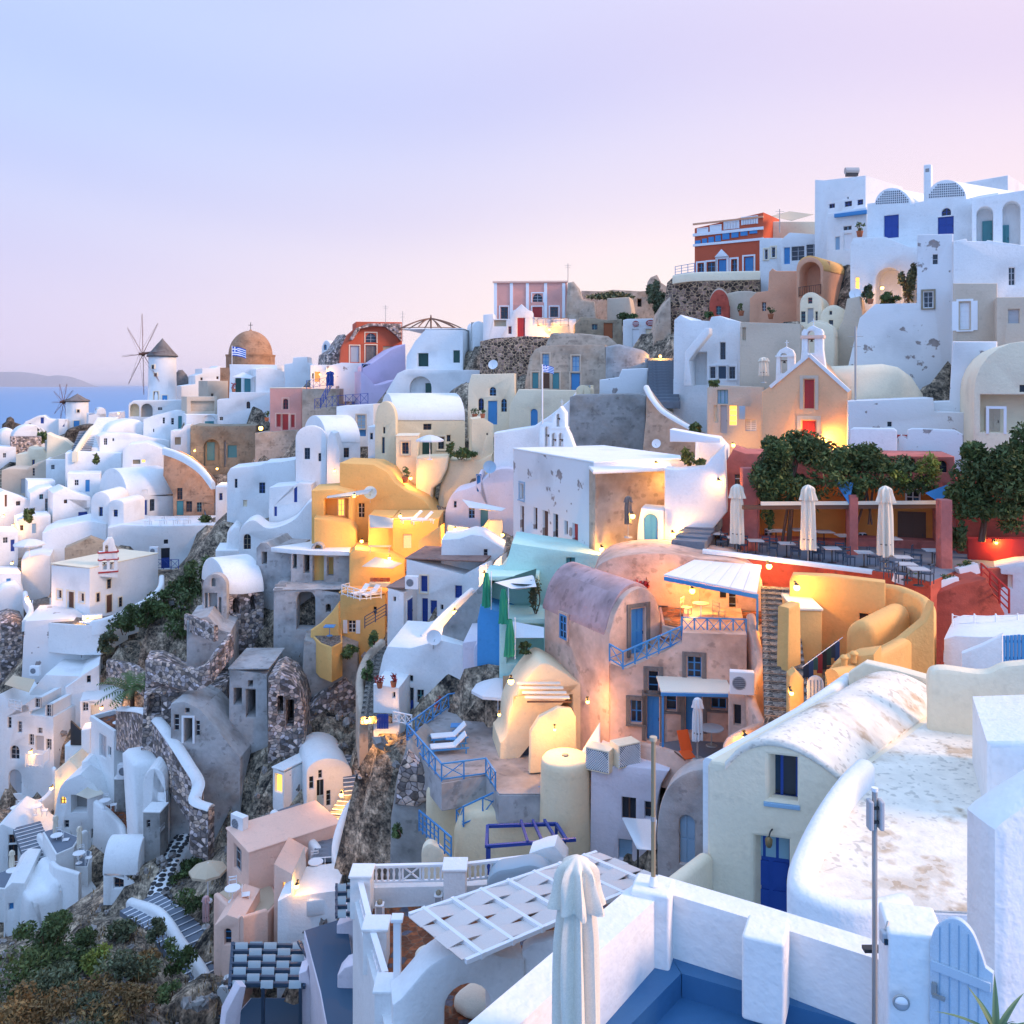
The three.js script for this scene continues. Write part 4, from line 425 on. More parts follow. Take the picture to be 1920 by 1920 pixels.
h('white_house', 'white rounded house with dark doorway below the chapel court', C.white2,92,-12,[[38,1262],[44,1200],[47,1165],[130,1160],[155,1172],[172,1195],[180,1215],[182,1262]],7,{ b: .3, o: [['v', [108,1208,126,1221],{ rec: .5 }],['d', [108,1222,126,1258],{ m: C.greydoor }],['v', [152,1203,164,1233],{ rec: .6, m: C.olive }]] });
terrace('chapel_court', 'grey paved court in front of the white chapel', C.white, Yat(1148,97),[[55,1165],[60,1125],[95,1120],[96,1150],[168,1160],[222,1150],[240,1146],[190,1172],[150,1172]],3,{ cat: 'courtyard', fm: C.cobble });
parapetWall('court_wall', 'white low wall curving around the chapel court', C.white, [[46,1162,93],[58,1140,96],[50,1120,99],[47,1108,101]],1.2,.5);
parapetWall('path_wall', 'white wall climbing from chapel court to the blue door landing', C.white, [[150,1165,93],[190,1160,92],[215,1152,93],[250,1135,95],[280,1118,98],[300,1098,101],[303,1078,104]],1.5,.6);
h('lit_wall', 'short white wall lit yellow by the court lamp', C.white, 93.5,6,[[154,1200],[154,1155],[192,1152],[193,1200]],.5,{ cat: 'wall', nog: 1 });
h('white_house', 'white stepped house at left edge below the lamp stairs', C.white, 102,0,[[-15,1190],[-15,1120],[5,1100],[28,1095],[44,1108],[46,1190]],6,{ b: .3 });
h('dark_terrace', 'dark stone terrace banks at left edge', C.rubble, 96,4,[[-15,1300],[-15,1175],[20,1160],[46,1165],[46,1300]],6,{ cat: 'bank', b: .6 });
// ---------- hotel block, lower left ----------
h('hotel_house', 'tall white hotel block with many small windows at left', C.white, 86,-38,[[-20,1520],[-18,1312],[2,1300],[20,1318],[54,1322],[56,1340],[100,1345],[103,1520]],9,{ bx: 156, b: .14, dn: 4, o: [['w', [65,1310,74,1327], GY],['w', [86,1322,95,1344], GY],['w', [14,1345,21,1366], GY],['w', [33,1353,41,1374], GY],['w', [70,1365,79,1376], GY],['w', [54,1377,63,1398], GY],['d', [66,1380,82,1408], GY],['w', [86,1386,96,1407], GY],['a', [19,1398,36,1424], GY],['D', [16,1443,40,1488],{ ...GY }]] });
h('hotel_upper', 'white upper storey of the hotel with sloping white roof', C.white, 88,-20,[[54,1350],[55,1300],[85,1265],[150,1268],[152,1350]],8,{ bx: 215, b: .2, o: [['w', [65,1306,75,1328], GY],['d', [139,1316,150,1350],{ m: C.cream2 }]] });
h('hotel_wing', 'white hotel wing with lit doorway and hipped roof', C.white, 86,-6,[[150,1365],[150,1315],[185,1312],[205,1310],[228,1318],[228,1365]],5,{ b: .15, o: [['w', [156,1316,165,1333], GY],['d', [171,1322,186,1360],{ m: C.cream2 }]] });
h('white_gable', 'white sloped gable joining hotel and stone slope', C.white, 88,-4,[[120,1330],[122,1290],[160,1262],[186,1246],[187,1330]],5,{ b: .25, o: [['w', [163,1267,170,1280],{ m: C.wood }]] });
h('roof_terrace_house', 'white house with terracotta roof terrace and chevron parapet', C.white, 79, 'e', [[168,1480],[170,1352],[213,1380],[214,1480]],8,{ bx: 290, par: .5, rm: C.terra, b: .1, dn: 4, o: [['d', [186,1378,199,1420], GY],['w', [202,1400,208,1418], GY],['d', [267,1385,282,1432],{ m: C.greydoor, s: 'R' }]] });
parapetWall('terrace_parapet', 'white scalloped parapet behind the terracotta roof terrace', C.white, [[206,1340,82],[235,1344,82],[262,1352,81],[288,1366,79]],1.4,.4);
h('roof_house', 'white stair side wall sloping beside the chevron terrace', C.white, 77,-20,[[150,1500],[152,1430],[165,1425],[205,1450],[230,1470],[230,1500]],2,{ cat: 'wall', b: .15 });
h('screen', 'dark woven balcony screen on the hotel', C.iron, 81,-32,[[132,1395],[132,1352],[152,1370],[152,1398]],.2,{ cat: 'screen', dn: 0, nog: 1, b: .02 });
h('balcony', 'white balcony box beside the dark woven screen', C.white, 80.4,-10,[[152,1420],[152,1370],[170,1366],[170,1420]],2,{ cat: 'balcony', nog: 1 });
h('vault_house', 'white vault house with dark stone porch in the hotel court', C.white, 62.5,-34, A(268,310,1440,1470,1560),8,{ b: .2, dn: 4, o: [['w', [298,1488,309,1500], GY]], sh: [-.3] });
h('vault_house', 'broad white double vault above the dark porch', C.white, 63.8,14,[[262,1480],[250,1440],[262,1430],[290,1425],[320,1432],[345,1450],[352,1500],[350,1540],[300,1545]],3.5,{ b: .4, gy: -1 });
h('dark_porch', 'black stone porch with white flat roof and two windows', C.darkgrey, 60.8,-24, R(268,1524,300,1578),4,{ bx: 316, rm: C.white, cat: 'porch', o: [['w', [275,1538,281,1552], WP],['w', [300,1546,307,1560],{ ...WP, s: 'R' }]] });
h('dark_porch', 'small black timber porch box with white top', C.darkgrey, 74,-20, R(213,1462,240,1520),4,{ bx: 256, rm: C.white, cat: 'porch' });
h('vault_house', 'white vault house with lit wall and slatted shade', C.white, 75,-26,[[70,1560],[108,1490],[112,1478],[120,1466],[150,1452],[175,1468],[190,1490],[232,1540],[236,1580],[236,1640],[75,1640]],6,{ b: .25, dn: 4, o: [['a', [113,1494,124,1508],{ m: C.wood, g: C.litglass }],['v', [133,1490,163,1524],{ rec: 1.2, m: C.void }],['w', [120,1538,129,1553], GY],['d', [140,1545,156,1578], GY],['w', [171,1554,180,1572], GY],['d', [182,1563,195,1596], GY],['w', [184,1542,193,1558],{ m: C.straw, g: C.straw }]] });
h('gable_canopy', 'white pitched canopy glowing over the lit wall', C.cream2,78,-26,[[100,1480],[103,1446],[130,1424],[150,1446],[152,1480]],3,{ cat: 'canopy', nog: 1, b: .1 });
h('lit_side_wall', 'curved white wall lit yellow beside the vault with shade', C.white, 78.5,20, sp([62,1520],[75,1505],[92,1490],[102,1470],[101,1445],[106,1440],[110,1470],[110,1525]),.6,{ cat: 'wall', nog: 1 });
h('vault_house', 'low white vault house with brown framed window by the cobbles', C.white, 59.5,-22,[[192,1690],[193,1635],[258,1655],[258,1690]],6,{ bx: 285, vx: 1.7, b: .1, dn: 4, o: [['w', [213,1643,231,1666],{ m: C.wood }]] });
h('house', 'white house corner with dark framed door at left edge', C.white, 72,-22,[[-15,1640],[-14,1560],[4,1545],[30,1556],[42,1570],[52,1580],[80,1596],[80,1660]],5,{ b: .15, dn: 4, o: [['w', [16,1565,29,1582],{ m: C.wood }],['d', [15,1584,33,1630],{ m: C.wood, gl: 2 }],['w', [57,1612,75,1634],{ m: C.wood }]] });
parapetWall('court_wall', 'curved white wall enclosing the small blue floored courts', C.white, [[100,1610,68],[122,1594,69],[148,1565,70],[160,1556,71]],3.3,.4,{ g: 1 });
parapetWall('court_wall', 'white low wall in front of the blue floored courts', C.white, [[74,1562,71],[90,1580,69],[104,1600,67.5]],3.4,.4);
parapetWall('court_wall', 'white wall around the lowest lit court', C.white, [[98,1614,66],[110,1624,65],[130,1630,64.6],[150,1636,64.5]],3.5,.4);
parapetWall('court_wall', 'white terrace parapet along the terracotta court', C.white, [[180,1500,73],[205,1520,72],[228,1545,71],[236,1570,69],[262,1590,68],[290,1594,67]],3.5,.5);
terrace('terracotta_court', 'terracotta paved court between the two black porches', C.white, Yat(1575,69.5),[[183,1505],[225,1490],[268,1500],[272,1565],[305,1590],[280,1600],[240,1592],[225,1550]],3,{ cat: 'courtyard', fm: C.terra });
for (const [lb, y0, pts] of [['upper blue floored hotel court with small table', 1575,[[80,1560],[105,1552],[150,1570],[138,1588],[105,1602]]],['middle blue floored hotel court', 1615,[[110,1612],[140,1586],[172,1596],[165,1625],[125,1625]]],['left blue floored court with stacked chairs', 1650,[[-12,1640],[15,1630],[60,1650],[40,1668],[-12,1665]]]]) terrace('hotel_court', lb, C.white, Yat(y0,68), pts, 2.5,{ cat: 'courtyard', fm: C.slate });
stairs('court_stairs', 'dark stone stairs with pale edges between the hotel courts', C.step, P(92,1650,66), P(50,1546,73),2.0,16,{ nose: C.whitep });
h('white_cave_house', 'lumpy whitewashed cave house at lower left', C.white, 63,12, sp([48,1770],[50,1705],[56,1688],[90,1676],[108,1655],[122,1652],[140,1672],[170,1680],[200,1692],[190,1705],[150,1730],[115,1765],[105,1775]),5,{ b: .7, dn: 3 });
h('white_cave_house', 'whitewashed cube with pale blue window beside the cave house', C.white, 64,-14,[[6,1735],[7,1668],[22,1655],[46,1656],[50,1735]],5,{ b: .5, o: [['w', [16,1694,25,1707],{ m: C.lblue, g: C.lblue }]] });
h('round_house', 'small round white house with salmon trim and arched windows', C.cream2,67,-10, A(323,372,1560,1570,1625),5,{ b: .3, o: [['a', [325,1584,334,1600],{ m: C.wood }],['a', [354,1583,364,1602],{ m: C.olive }],['w', [379,1574,389,1595], BL]].slice(0,2) });
h('house', 'small white house with cobalt window beside the round house', C.white, 66.6,-10, R(368,1566,397,1620),4,{ o: [['w', [378,1573,389,1595], BL]], rm: C.terracotta });
h('house', 'narrow coral wall with blue door left of the peach house', C.rouge, 65,-30, R(396,1580,424,1632),3,{ o: [['d', [402,1600,410,1626], LB]] });
h('chimney_house', 'white round vault stack left of the peach house', C.white, 68,-14, A(402,446,1500,1530,1610),5,{ b: .35, o: [['a', [403,1524,410,1542], GY]] });
h('lit_house', 'white vault house with yellow lit window in the ravine', C.white, 61.5,-45,[[510,1510],[511,1440],[532,1450],[532,1515]],7,{ bx: 610, b: .15, rm: C.white, o: [['w', [515,1452,528,1486],{ m: C.whitep, g: C.litglass, nx: 1, ny: 1 }],['d', [593,1462,606,1510],{ m: C.paleblue, s: 'R', gl: 2 }],['w', [581,1456,587,1478],{ m: C.paleblue, s: 'R' }]] });
h('white_vault', 'white cave vault roof behind the lit window house', C.white, 60.3,8, A(575,660,1422,1450,1520),5,{ cat: 'vault', b: .4, o: [['d', [594,1462,607,1525],{ m: C.paleblue, gl: 2 }],['w', [580,1456,588,1480],{ m: C.paleblue }],['w', [612,1482,620,1512],{ m: C.paleblue }],['w', [597,1444,604,1460], GY]] });
h('peach_house', 'peach flat roofed house with grey door and lit corner', C.peach, 54, 'e', [[424,1690],[425,1555],[466,1600],[466,1690]],8,{ bx: 640, b: .06, dn: 4, o: [['w', [438,1588,452,1634], GY]], rm: C.peach });
h('peach_house', 'recessed peach wall with grey door under the peach roof', C.peach, 51.5,6,[[466,1690],[466,1598],[500,1592],[516,1610],[553,1640],[553,1700]],4,{ nog: 1, o: [['d', [500,1612,512,1672],{ m: C.greydoor }]] });
h('peach_house', 'lit peach corner block with tiny window', C.peach, 49.5,-16,[[512,1720],[514,1620],[553,1642],[553,1720]],3,{ nog: 1, o: [['w', [530,1655,537,1672],{ m: C.wood, g: C.litglass }]] });
terrace('peach_terrace', 'sandy floored peach terrace with white chairs', C.peach, Yat(1708,49.5),[[408,1675],[450,1650],[512,1662],[522,1690],[498,1715],[452,1712]],5,{ fm: C.straw, in: .1 });
parapetWall('terrace_parapet', 'peach parapet around the sandy terrace', C.peach, [[406,1674,51],[453,1718,47.5]],5.5,.3,{ straight: 1 });
parapetWall('terrace_parapet', 'short lit peach parapet at the terrace front', C.peach, [[453,1718,47.5],[498,1704,49]],3.6,.3,{ straight: 1 });
h('peach_gate_pier', 'low peach pier house with blue window by the stepped lane', C.peach, 47.5,-20,[[400,1790],[402,1735],[425,1715],[455,1725],[458,1800]],3,{ o: [['a', [421,1742,433,1772], LB]] });

// houses that close the gaps of the left slope
for (const [x0, y0, x1, y1, d, a, lb2, op] of [[126,888,188,930,128,-4, 'low white terrace house left of the big barrel vault', [['w', [140,900,147,910], GY],['d', [160,900,168,922], LB]]],[52,902,104,935,130,4, 'low white house below the long beige house', [['w', [66,912,72,920], GY]]],[-14,996,34,1050,113,6, 'white house with small window at the left edge', [['w', [6,1008,14,1018], GY],['d', [20,1012,27,1034], BL]]],[404,1032,450,1078,98,-6, 'white lane house between terrace wall and grey vault', [['w', [422,1044,429,1054], GY]]],[404,912,428,965,116,-8, 'narrow white lane house right of the brown front', [['w', [411,925,417,938], BL]]],[120,1398,172,1475,81,-24, 'plain white stair wall between hotel and terrace house', []],[-14,1075,40,1125,104,4, 'low white house above the left edge stairs', [['d', [12,1085,20,1112], LB]]],[690,800,706,850,98,-8, 'narrow white house left of the cream gable', [['w', [694,812,699,824], BL]]],[-14,838,30,880,150,4, 'white cube house at the far left edge', [['w', [6,850,11,858], GY]]],[86,862,128,900,139,-6, 'white house corner right of the cream jagged parapet', [['w', [96,872,102,880], GY]]]]) h('house', lb2, C.white, d, a, R(x0, y0, x1, y1),5,{ b: .18, o: op });
parapetWall('ravine_wall', 'winding rubble wall with pale top below the grey cave', C.rubble, [[225,1328,76],[285,1338,67.5],[322,1382,63.5],[352,1428,61.8],[372,1465,60.8],[366,1498,60],[396,1512,59.6]],3.4,.7);
parapetWall('ravine_coping', 'whitewashed coping on the winding ravine wall', C.white, [[225,1325,76],[285,1335,67.5],[322,1379,63.5],[352,1425,61.8],[372,1462,60.8],[366,1495,60],[396,1509,59.6]],.22,.85);
parapetWall('ravine_wall', 'low rubble wall above the lit vault house', C.rubble, [[470,1390,69.5],[510,1410,67.5],[560,1405,67],[620,1385,66]],2.5,.7);
parapetWall('ravine_wall', 'rubble field wall on the chapel slope', C.rubble, [[205,1235,84],[250,1245,82],[275,1262,80]],2,.6);

// ---------- middle: cream, ochre, white houses ----------
h('house', 'white house with blue barred window above the lit vault house', C.white, 110,-12,[[630,830],[631,762],[700,758],[702,830]],6,{ b: .15, o: [['w', [669,778,685,804],{ m: C.straw, g: C.paleblue, nx: 2, ny: 4, f: C.beige }],['d', [672,805,686,818], LB]] });
h('vault_house', 'white barrel vault house with dark blue windows above the ochre house', C.white, 102,16, R(612,828,676,890),6,{ bx: 556, vx: 2.8, o: [['w', [645,840,655,858],{ m: C.wood }]] });
h('gable_wall', 'arched white gable front of the vault house with two windows', C.white, 101,-8, A(554,612,798,822,910),1,{ cat: 'gable', nog: 1, b: .12, o: [['w', [571,840,581,861],{ m: C.navy }],['w', [597,850,602,865],{ m: C.wood }]] });
h('wall', 'bright white chimney wall beside the arched gable', C.white, 99,-14,[[611,910],[613,825],[620,808],[628,812],[637,845],[638,910]],2,{ cat: 'wall', nog: 1 });
h('house', 'white house with blue shutters left of the arched gable', C.white, 106,-10,[[425,960],[426,888],[432,878],[490,872],[495,868],[527,866],[553,862],[556,960]],6,{ b: .15, o: [['w', [486,905,497,925], BL],['w', [440,898,445,915],{ m: C.wood }],['w', [456,938,463,950],{ m: C.cream2, g: C.cream2 }]] });
h('house', 'small white house with blue door beside the ochre house', C.white, 98,-12,[[503,1000],[505,914],[552,910],[560,905],[584,908],[586,1000]],5,{ b: .15, o: [['d', [551,912,557,942], BL],['d', [505,954,510,965], BL],['d', [514,950,519,968], BL],['w', [499,955,500,956]]].slice(0,3) });
h('wall', 'white sweeping lane wall below the small blue shuttered houses', C.white, 93,-8, sp([447,1080],[448,1010],[455,985],[475,975],[500,990],[530,985],[556,970],[576,945],[586,940],[588,1080]),4,{ cat: 'wall', b: .25, o: [['a', [457,1002,470,1030],{ m: C.olive }]] });
h('house', 'white stepped house by the lane right of terrace wall', C.white, 99,-4,[[418,1060],[426,1000],[440,985],[450,990],[452,1060]],4,{ b: .25 });
// cream house with vault
h('cream_house', 'cream house with long white vault roof and terrace', C.cream, 92,8, R(738,786,872,900),7,{ bx: 702, vx: 2.6, b: .12, o: [['w', [794,795,809,806],{ m: C.wood }],['d', [792,820,810,852], GR],['w', [822,820,833,842],{ m: C.navy, f: C.cream2 }],['w', [838,816,845,828],{ m: C.navy }]] });
h('gable_wall', 'cream arched gable of the long vault roof', C.cream, 90,-18, A(703,742,752,786,900),.8,{ cat: 'gable', nog: 1, b: .12, o: [['w', [718,801,722,813],{ m: C.wood }],['d', [716,820,721,850],{ m: C.navy }]] });
h('cream_block', 'cream front block with brown window beside the terrace', C.cream, 86,-4, R(742,818,784,905),4,{ b: .12, o: [['w', [754,830,766,851],{ m: C.wood, f: C.beige }]], rm: C.cream2 });
h('cream_terrace_wall', 'curved cream terrace wall below the white parasol', C.cream, 84,-6,[[778,930],[780,858],[842,856],[838,880],[826,905],[812,916],[805,930]],4,{ cat: 'wall', b: .25 });
h('cream_wall', 'cream lower wall right of the terrace with round vents', C.cream, 85,-6,[[812,935],[826,910],[838,885],[842,862],[900,862],[924,850],[926,935]],4,{ cat: 'wall', b: .25 });
h('cream_pillar', 'cream square tower block with potted plants on top', C.cream, 85,4,[[884,870],[885,786],[905,783],[925,795],[926,870]],4,{ cat: 'house', b: .15, o: [['w', [912,812,915,816],{ m: C.wood }]] });
h('cream_back_house', 'cream cave house with blue arched door and windows', C.cream2,96,-6,[[876,810],[878,722],[884,702],[965,700],[968,810]],5,{ b: .2, o: [['d', [915,752,932,796], LB],['a', [897,747,907,770],{ m: C.blue }],['a', [940,748,950,772], LB],['a', [918,726,930,742], LB]] });
h('cream_wall', 'plain cream wall with blue door right of the cave house', C.cream2,93,-10,[[950,815],[956,760],[972,730],[1080,732],[1082,815]],4,{ cat: 'house', b: .2, o: [['D', [995,767,1008,806],{ m: C.lblue }]] });
h('cream_kiosk', 'small cream domed kiosk with blue door on the ledge', C.cream, 88,-12, A(1080,1107,722,732,744),2,{ cat: 'hut', nog: 1, o: [['d', [1097,724,1104,742], LB]] });
h('white_wall', 'pale white wall left of the bell tower', C.white, 80,-6,[[925,900],[926,812],[960,806],[1000,800],[1030,780],[1066,752],[1080,735],[1082,900]],3,{ cat: 'wall', b: .2 });
h('stone_block', 'massive dark grey stone block wall with moss patches', C.darkgrey, 79,-6,[[1064,850],[1068,744],[1080,740],[1200,738],[1212,742],[1206,850]],5,{ cat: 'wall', b: .2 });
h('curved_wall', 'tan curved street wall with pale blue coping', C.tan, 72,-12,[[1196,860],[1210,790],[1212,728],[1222,742],[1240,765],[1270,785],[1300,803],[1320,815],[1322,860]],1.5,{ cat: 'wall', b: .15 });
parapetWall('street_coping', 'pale blue coping on the curved tan street wall', C.white, [[1212,722,72],[1222,741,71],[1240,764,70],[1270,784,68.5],[1300,801,67.5]],.3,.5);
stairs('street_stairs', 'wide dark street stairs between tan house and blue house', C.step, P(1246,758,76), P(1238,672,96),2.6,16,{});
// lilac grey cave house, behind the lane
h('lilac_house', 'pale lilac cave house with blue doors and white sail', C.lilac2,78,-6, sp([835,1010],[836,955],[850,925],[880,915],[900,905],[925,884],[945,878],[968,884],[970,1010]),5,{ b: .25, o: [['D', [894,891,901,922], LB],['w', [879,951,890,972],{ m: C.lblue }],['d', [901,955,915,990],{ m: C.teal }],['w', [851,940,856,952], LB]] });
h('gate_wall', 'low cream lane wall with blue lattice gate', C.cream2,73,-6,[[838,1020],[839,985],[858,988],[895,992],[915,985],[918,976],[942,976],[945,1020]],.6,{ cat: 'wall', nog: 1, o: [['d', [917,978,940,1010], LB]] });
// white church with bell tower
{ h('white_church', 'large white church front with dark doors and peeling plaster', C.white2,62, 'e', [[962,1000],[962,842],[1113,868],[1113,1035]],7,{ cat: 'church', b: .08, rm: C.white, o: [['w', [975,908,982,936],{ m: C.straw, f: C.paleblue }],['d', [975,949,982,998],{ m: C.wood }],['w', [1000,952,1007,993],{ m: C.wood }],['d', [1017,958,1027,1022],{ m: C.wood }],['w', [1037,964,1046,1008],{ m: C.wood }],['w', [1058,977,1064,1003],{ m: C.wood }],['d', [1073,982,1083,1034],{ m: C.redpaint }]] }); }
h('tan_side_wall', 'glowing tan side wall of the white church by the steps', C.tan, 50.6,28,[[1116,1040],[1116,880],[1250,872],[1250,1040]],.8,{ cat: 'wall', b: .08, nog: 1 });
belfry('three tiered white bell tower on the white church', C.white, 63.5,-14,[[1010,852],[1012,800],[1020,792],[1034,792],[1034,780],[1042,772],[1051,762],[1060,774],[1060,800],[1068,815],[1075,835],[1084,856]],[[1021,800,1030,842],[1034,812,1043,845],[1047,812,1056,846],[1043,776,1050,800]],.9,[[1032,1062,802],[1010,1070,846]]);
terrace('awning', 'broad white awning roof beside the church', C.white, CY - 4.65,[[1085,856,60],[1180,838,60],[1258,868,53],[1262,868,50.5],[1112,880,48.6]],.15,{ cat: 'awning', nog: 1 });
h('white_stair_house', 'white planter house with blue door under the steps', C.white, 49,-8,[[1185,1040],[1196,985],[1202,953],[1244,957],[1246,1040]],2,{ cat: 'house', b: .12, o: [['D', [1207,964,1233,1018], LB]] });
h('white_wall', 'big smooth white wall beside the steps to the restaurant', C.white, 48.8,-5,[[1244,1025],[1246,878],[1270,880],[1320,876],[1332,860],[1360,835],[1364,960],[1330,1000],[1262,1025]],1.6,{ cat: 'wall', b: .15 });
h('white_vault', 'small white vault house above the planter wall', C.white, 53,-6,[[1300,890],[1303,830],[1315,818],[1345,822],[1362,840],[1362,890]],3,{ b: .3, nog: 1 });
// ---------- ochre house ----------
h('ochre_house', 'tall ochre house with lit balcony and sloping parapet', C.ochre, 80,-12,[[636,960],[637,868],[700,871],[726,885],[740,905],[760,920],[795,938],[812,960],[820,975],[820,1010],[638,1010]],6,{ b: .15, o: [['w', [672,944,683,970],{ m: C.greydoor }]] });
h('ochre_block', 'ochre left block with small dark window', C.ochre, 77,-8,[[584,1005],[584,920],[626,917],[660,925],[662,1005]],5,{ b: .15, o: [['w', [588,947,598,957], GY],['v', [608,935,653,978],{ rec: 1.6, m: C.ochre }],['w', [632,941,641,970],{ m: C.cream2, g: C.litglass, rec: 1.4 }]] });
h('ochre_front_wall', 'curved ochre terrace wall below the lit balcony', C.ochre, 75,-6,[[588,1060],[588,972],[625,975],[655,980],[668,995],[670,1060]],3,{ cat: 'wall', b: .2 });
h('ochre_lower_block', 'ochre front block with white shutters and sun loungers on top', C.ochre, 74,-8, R(736,974,822,1040),5,{ b: .1, o: [['d', [756,1002,771,1028],{ m: C.cream2 }]], rm: C.ochre2 });
h('ochre_nook', 'ochre recess with bench under a grey sail', C.ochre, 75,-8, R(690,968,738,1042),4,{ b: .1, o: [['v', [693,988,735,1034],{ rec: 1.6, m: C.ochre }]] });
h('ochre_side_wall', 'ochre curved wall right of the sun loungers', C.ochre2,72,-20,[[783,1050],[784,1015],[826,985],[828,1040],[790,1055]],1,{ cat: 'wall', b: .12 });
h('ochre_mid_house', 'ochre middle storey with grey triangular sail', C.ochre, 72.5,-4,[[652,1110],[655,1040],[665,1030],[735,1038],[760,1050],[762,1110]],4,{ b: .2 });
h('ochre_tower', 'ochre lower tower with shuttered window and railing terrace', C.ochre, 70.5,-14,[[636,1200],[638,1112],[678,1122],[722,1115],[722,1200]],5,{ b: .08, dn: 4, o: [['w', [653,1164,666,1186],{ m: C.whitep, sh: C.whitep }],['w', [700,1138,706,1152],{ m: C.whitep }]], rm: C.ochre2 });
h('ochre_court_wall', 'low ochre curved wall around the blue table court', C.ochre, 68.5,-12,[[580,1210],[582,1182],[600,1170],[620,1150],[636,1128],[637,1200],[622,1212]],.5,{ cat: 'wall', b: .12, dn: 1.5, nog: 1 });
terrace('ochre_court', 'small paved court with blue table below the ochre tower', C.ochre, Yat(1196,68),[[584,1190],[610,1176],[640,1172],[642,1204],[622,1214],[600,1206]],2.5,{ cat: 'courtyard', fm: C.cobble });
// ---------- grey unfinished stone houses of the ravine ----------
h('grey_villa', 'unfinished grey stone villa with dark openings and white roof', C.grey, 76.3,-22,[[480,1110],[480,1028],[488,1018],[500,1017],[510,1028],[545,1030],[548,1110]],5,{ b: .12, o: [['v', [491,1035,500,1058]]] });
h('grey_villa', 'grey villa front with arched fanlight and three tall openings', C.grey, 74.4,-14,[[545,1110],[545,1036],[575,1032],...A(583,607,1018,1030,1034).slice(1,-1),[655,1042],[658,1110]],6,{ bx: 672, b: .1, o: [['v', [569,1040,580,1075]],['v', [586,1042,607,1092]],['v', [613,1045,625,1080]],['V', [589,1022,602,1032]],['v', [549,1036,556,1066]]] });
terrace('white_roof', 'uneven white limewashed roof over the grey villa', C.white, Yat(1022,76.3),[[508,1020,75.3],[560,1005,77.2],[600,998,79.0],[662,1008,78.1],[655,1040,73.5],[608,1034,73.7],[585,1030,73.8],[545,1034,74.4]],.35,{ cat: 'roof', nog: 1 });
h('grey_villa', 'grey lower storey with large arch under the grey villa', C.grey, 71.6,-10,[[512,1190],[513,1108],[600,1106],[635,1112],[652,1130],[655,1190]],6,{ b: .12, o: [['V', [556,1108,591,1180],{ rec: 2 }],['v', [516,1105,528,1178],{ rec: 1 }],['V', [611,1133,620,1148]]], rm: C.grey });
h('grey_vault_house', 'grey stone vault house with white barrel roof', C.rubble, 73.5,16, R(425,1112,495,1190),5,{ bx: 378, vx: 2.2, o: [['V', [437,1121,449,1152]],['V', [470,1116,480,1144]]] });
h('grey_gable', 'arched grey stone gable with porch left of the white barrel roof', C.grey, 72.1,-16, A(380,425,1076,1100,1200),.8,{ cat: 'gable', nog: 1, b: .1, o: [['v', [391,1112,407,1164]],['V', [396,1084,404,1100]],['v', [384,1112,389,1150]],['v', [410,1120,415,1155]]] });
h('grey_arch_wall', 'grey wall with tall arch carrying the porch terrace', C.grey, 68.8,-10,[[349,1270],[350,1165],[390,1155],[412,1180],[432,1186],[435,1270]],5,{ b: .12, o: [['V', [354,1190,386,1245],{ rec: 2 }],['V', [395,1225,430,1265],{ rec: 1.6 }]] });
h('rubble_wall', 'rubble terrace wall winding below the grey arch', C.rubble, 67.0,-8,[[268,1320],[272,1240],[300,1240],[340,1260],[380,1275],[425,1270],[428,1330],[400,1345]],3,{ cat: 'wall', dn: 8, gy: -6, b: .15 });
h('rubble_wall', 'large dark rubble retaining wall above the ravine', C.rubble, 66.0,-12,[[258,1400],[270,1300],[300,1290],[360,1300],[425,1282],[430,1400]],4,{ cat: 'wall', dn: 3.5, gy: -6, b: .2, o: [['V', [276,1300,302,1342]]] });
parapetWall('rubble_parapet', 'pale topped rubble parapet sloping from the grey arch', C.rubble, [[432,1188,67.0],[410,1215,65.1],[385,1245,64.2],[350,1250,65.1],[320,1242,66.0],[280,1232,67.0]],1.6,.5);
parapetWall('rubble_parapet', 'rubble parapet of the porch terrace', C.rubble, [[350,1150,69.8],[375,1160,67.9],[405,1172,67.0]],1.2,.4);
h('grey_cave', 'grey cave front with white framed door and windows', C.grey, 63.2,-24,[[318,1430],[320,1320],[345,1315],[375,1330],[400,1360],[450,1420],[450,1480]],4,{ b: .2, dn: 8, gy: -6, o: [['v', [346,1347,360,1392],{ f: C.whitep }],['w', [326,1340,335,1370], WP],['w', [367,1352,374,1380], WP],['w', [347,1328,355,1337], WP]] });
h('grey_house', 'square grey house with dark doors in the ravine', C.grey, 65.1,-16,[[428,1350],[430,1255],[500,1265],[504,1360]],5,{ b: .1, o: [['v', [438,1290,453,1322]],['v', [461,1293,479,1345]],['v', [465,1276,474,1288]]], rm: C.grey });
h('grey_house', 'rounded grey rubble front with dark door beside square house', C.rubble, 63.7,-10,[[502,1370],[503,1270],[520,1262],[545,1275],[562,1300],[570,1330],[572,1370]],4,{ b: .3, o: [['v', [520,1305,531,1338]],['v', [536,1312,551,1362]]] });
h('rubble_wall', 'slanting dark rubble wall right of the ravine houses', C.rubble, 66,14,[[560,1420],[565,1345],[600,1310],[650,1272],[668,1290],[672,1380],[620,1410]],3,{ cat: 'wall', b: .3 });
h('concrete_wall', 'grey concrete wall below the ochre court', C.darkgrey, 67.5,-6,[[560,1260],[570,1200],[600,1205],[640,1210],[670,1220],[672,1290],[610,1290]],3,{ cat: 'wall', b: .15 });
parapetWall('lane_wall', 'tall curved tan lane wall beside the lit steps', C.tan, [[716,1198,60],[690,1225,58],[676,1260,56],[676,1300,54],[682,1350,52]],3,.5);
stairs('lane_steps', 'worn grey lane steps curving up past the white house', C.cobble, P(706,1345,51), P(722,1210,60),1.8,16,{});
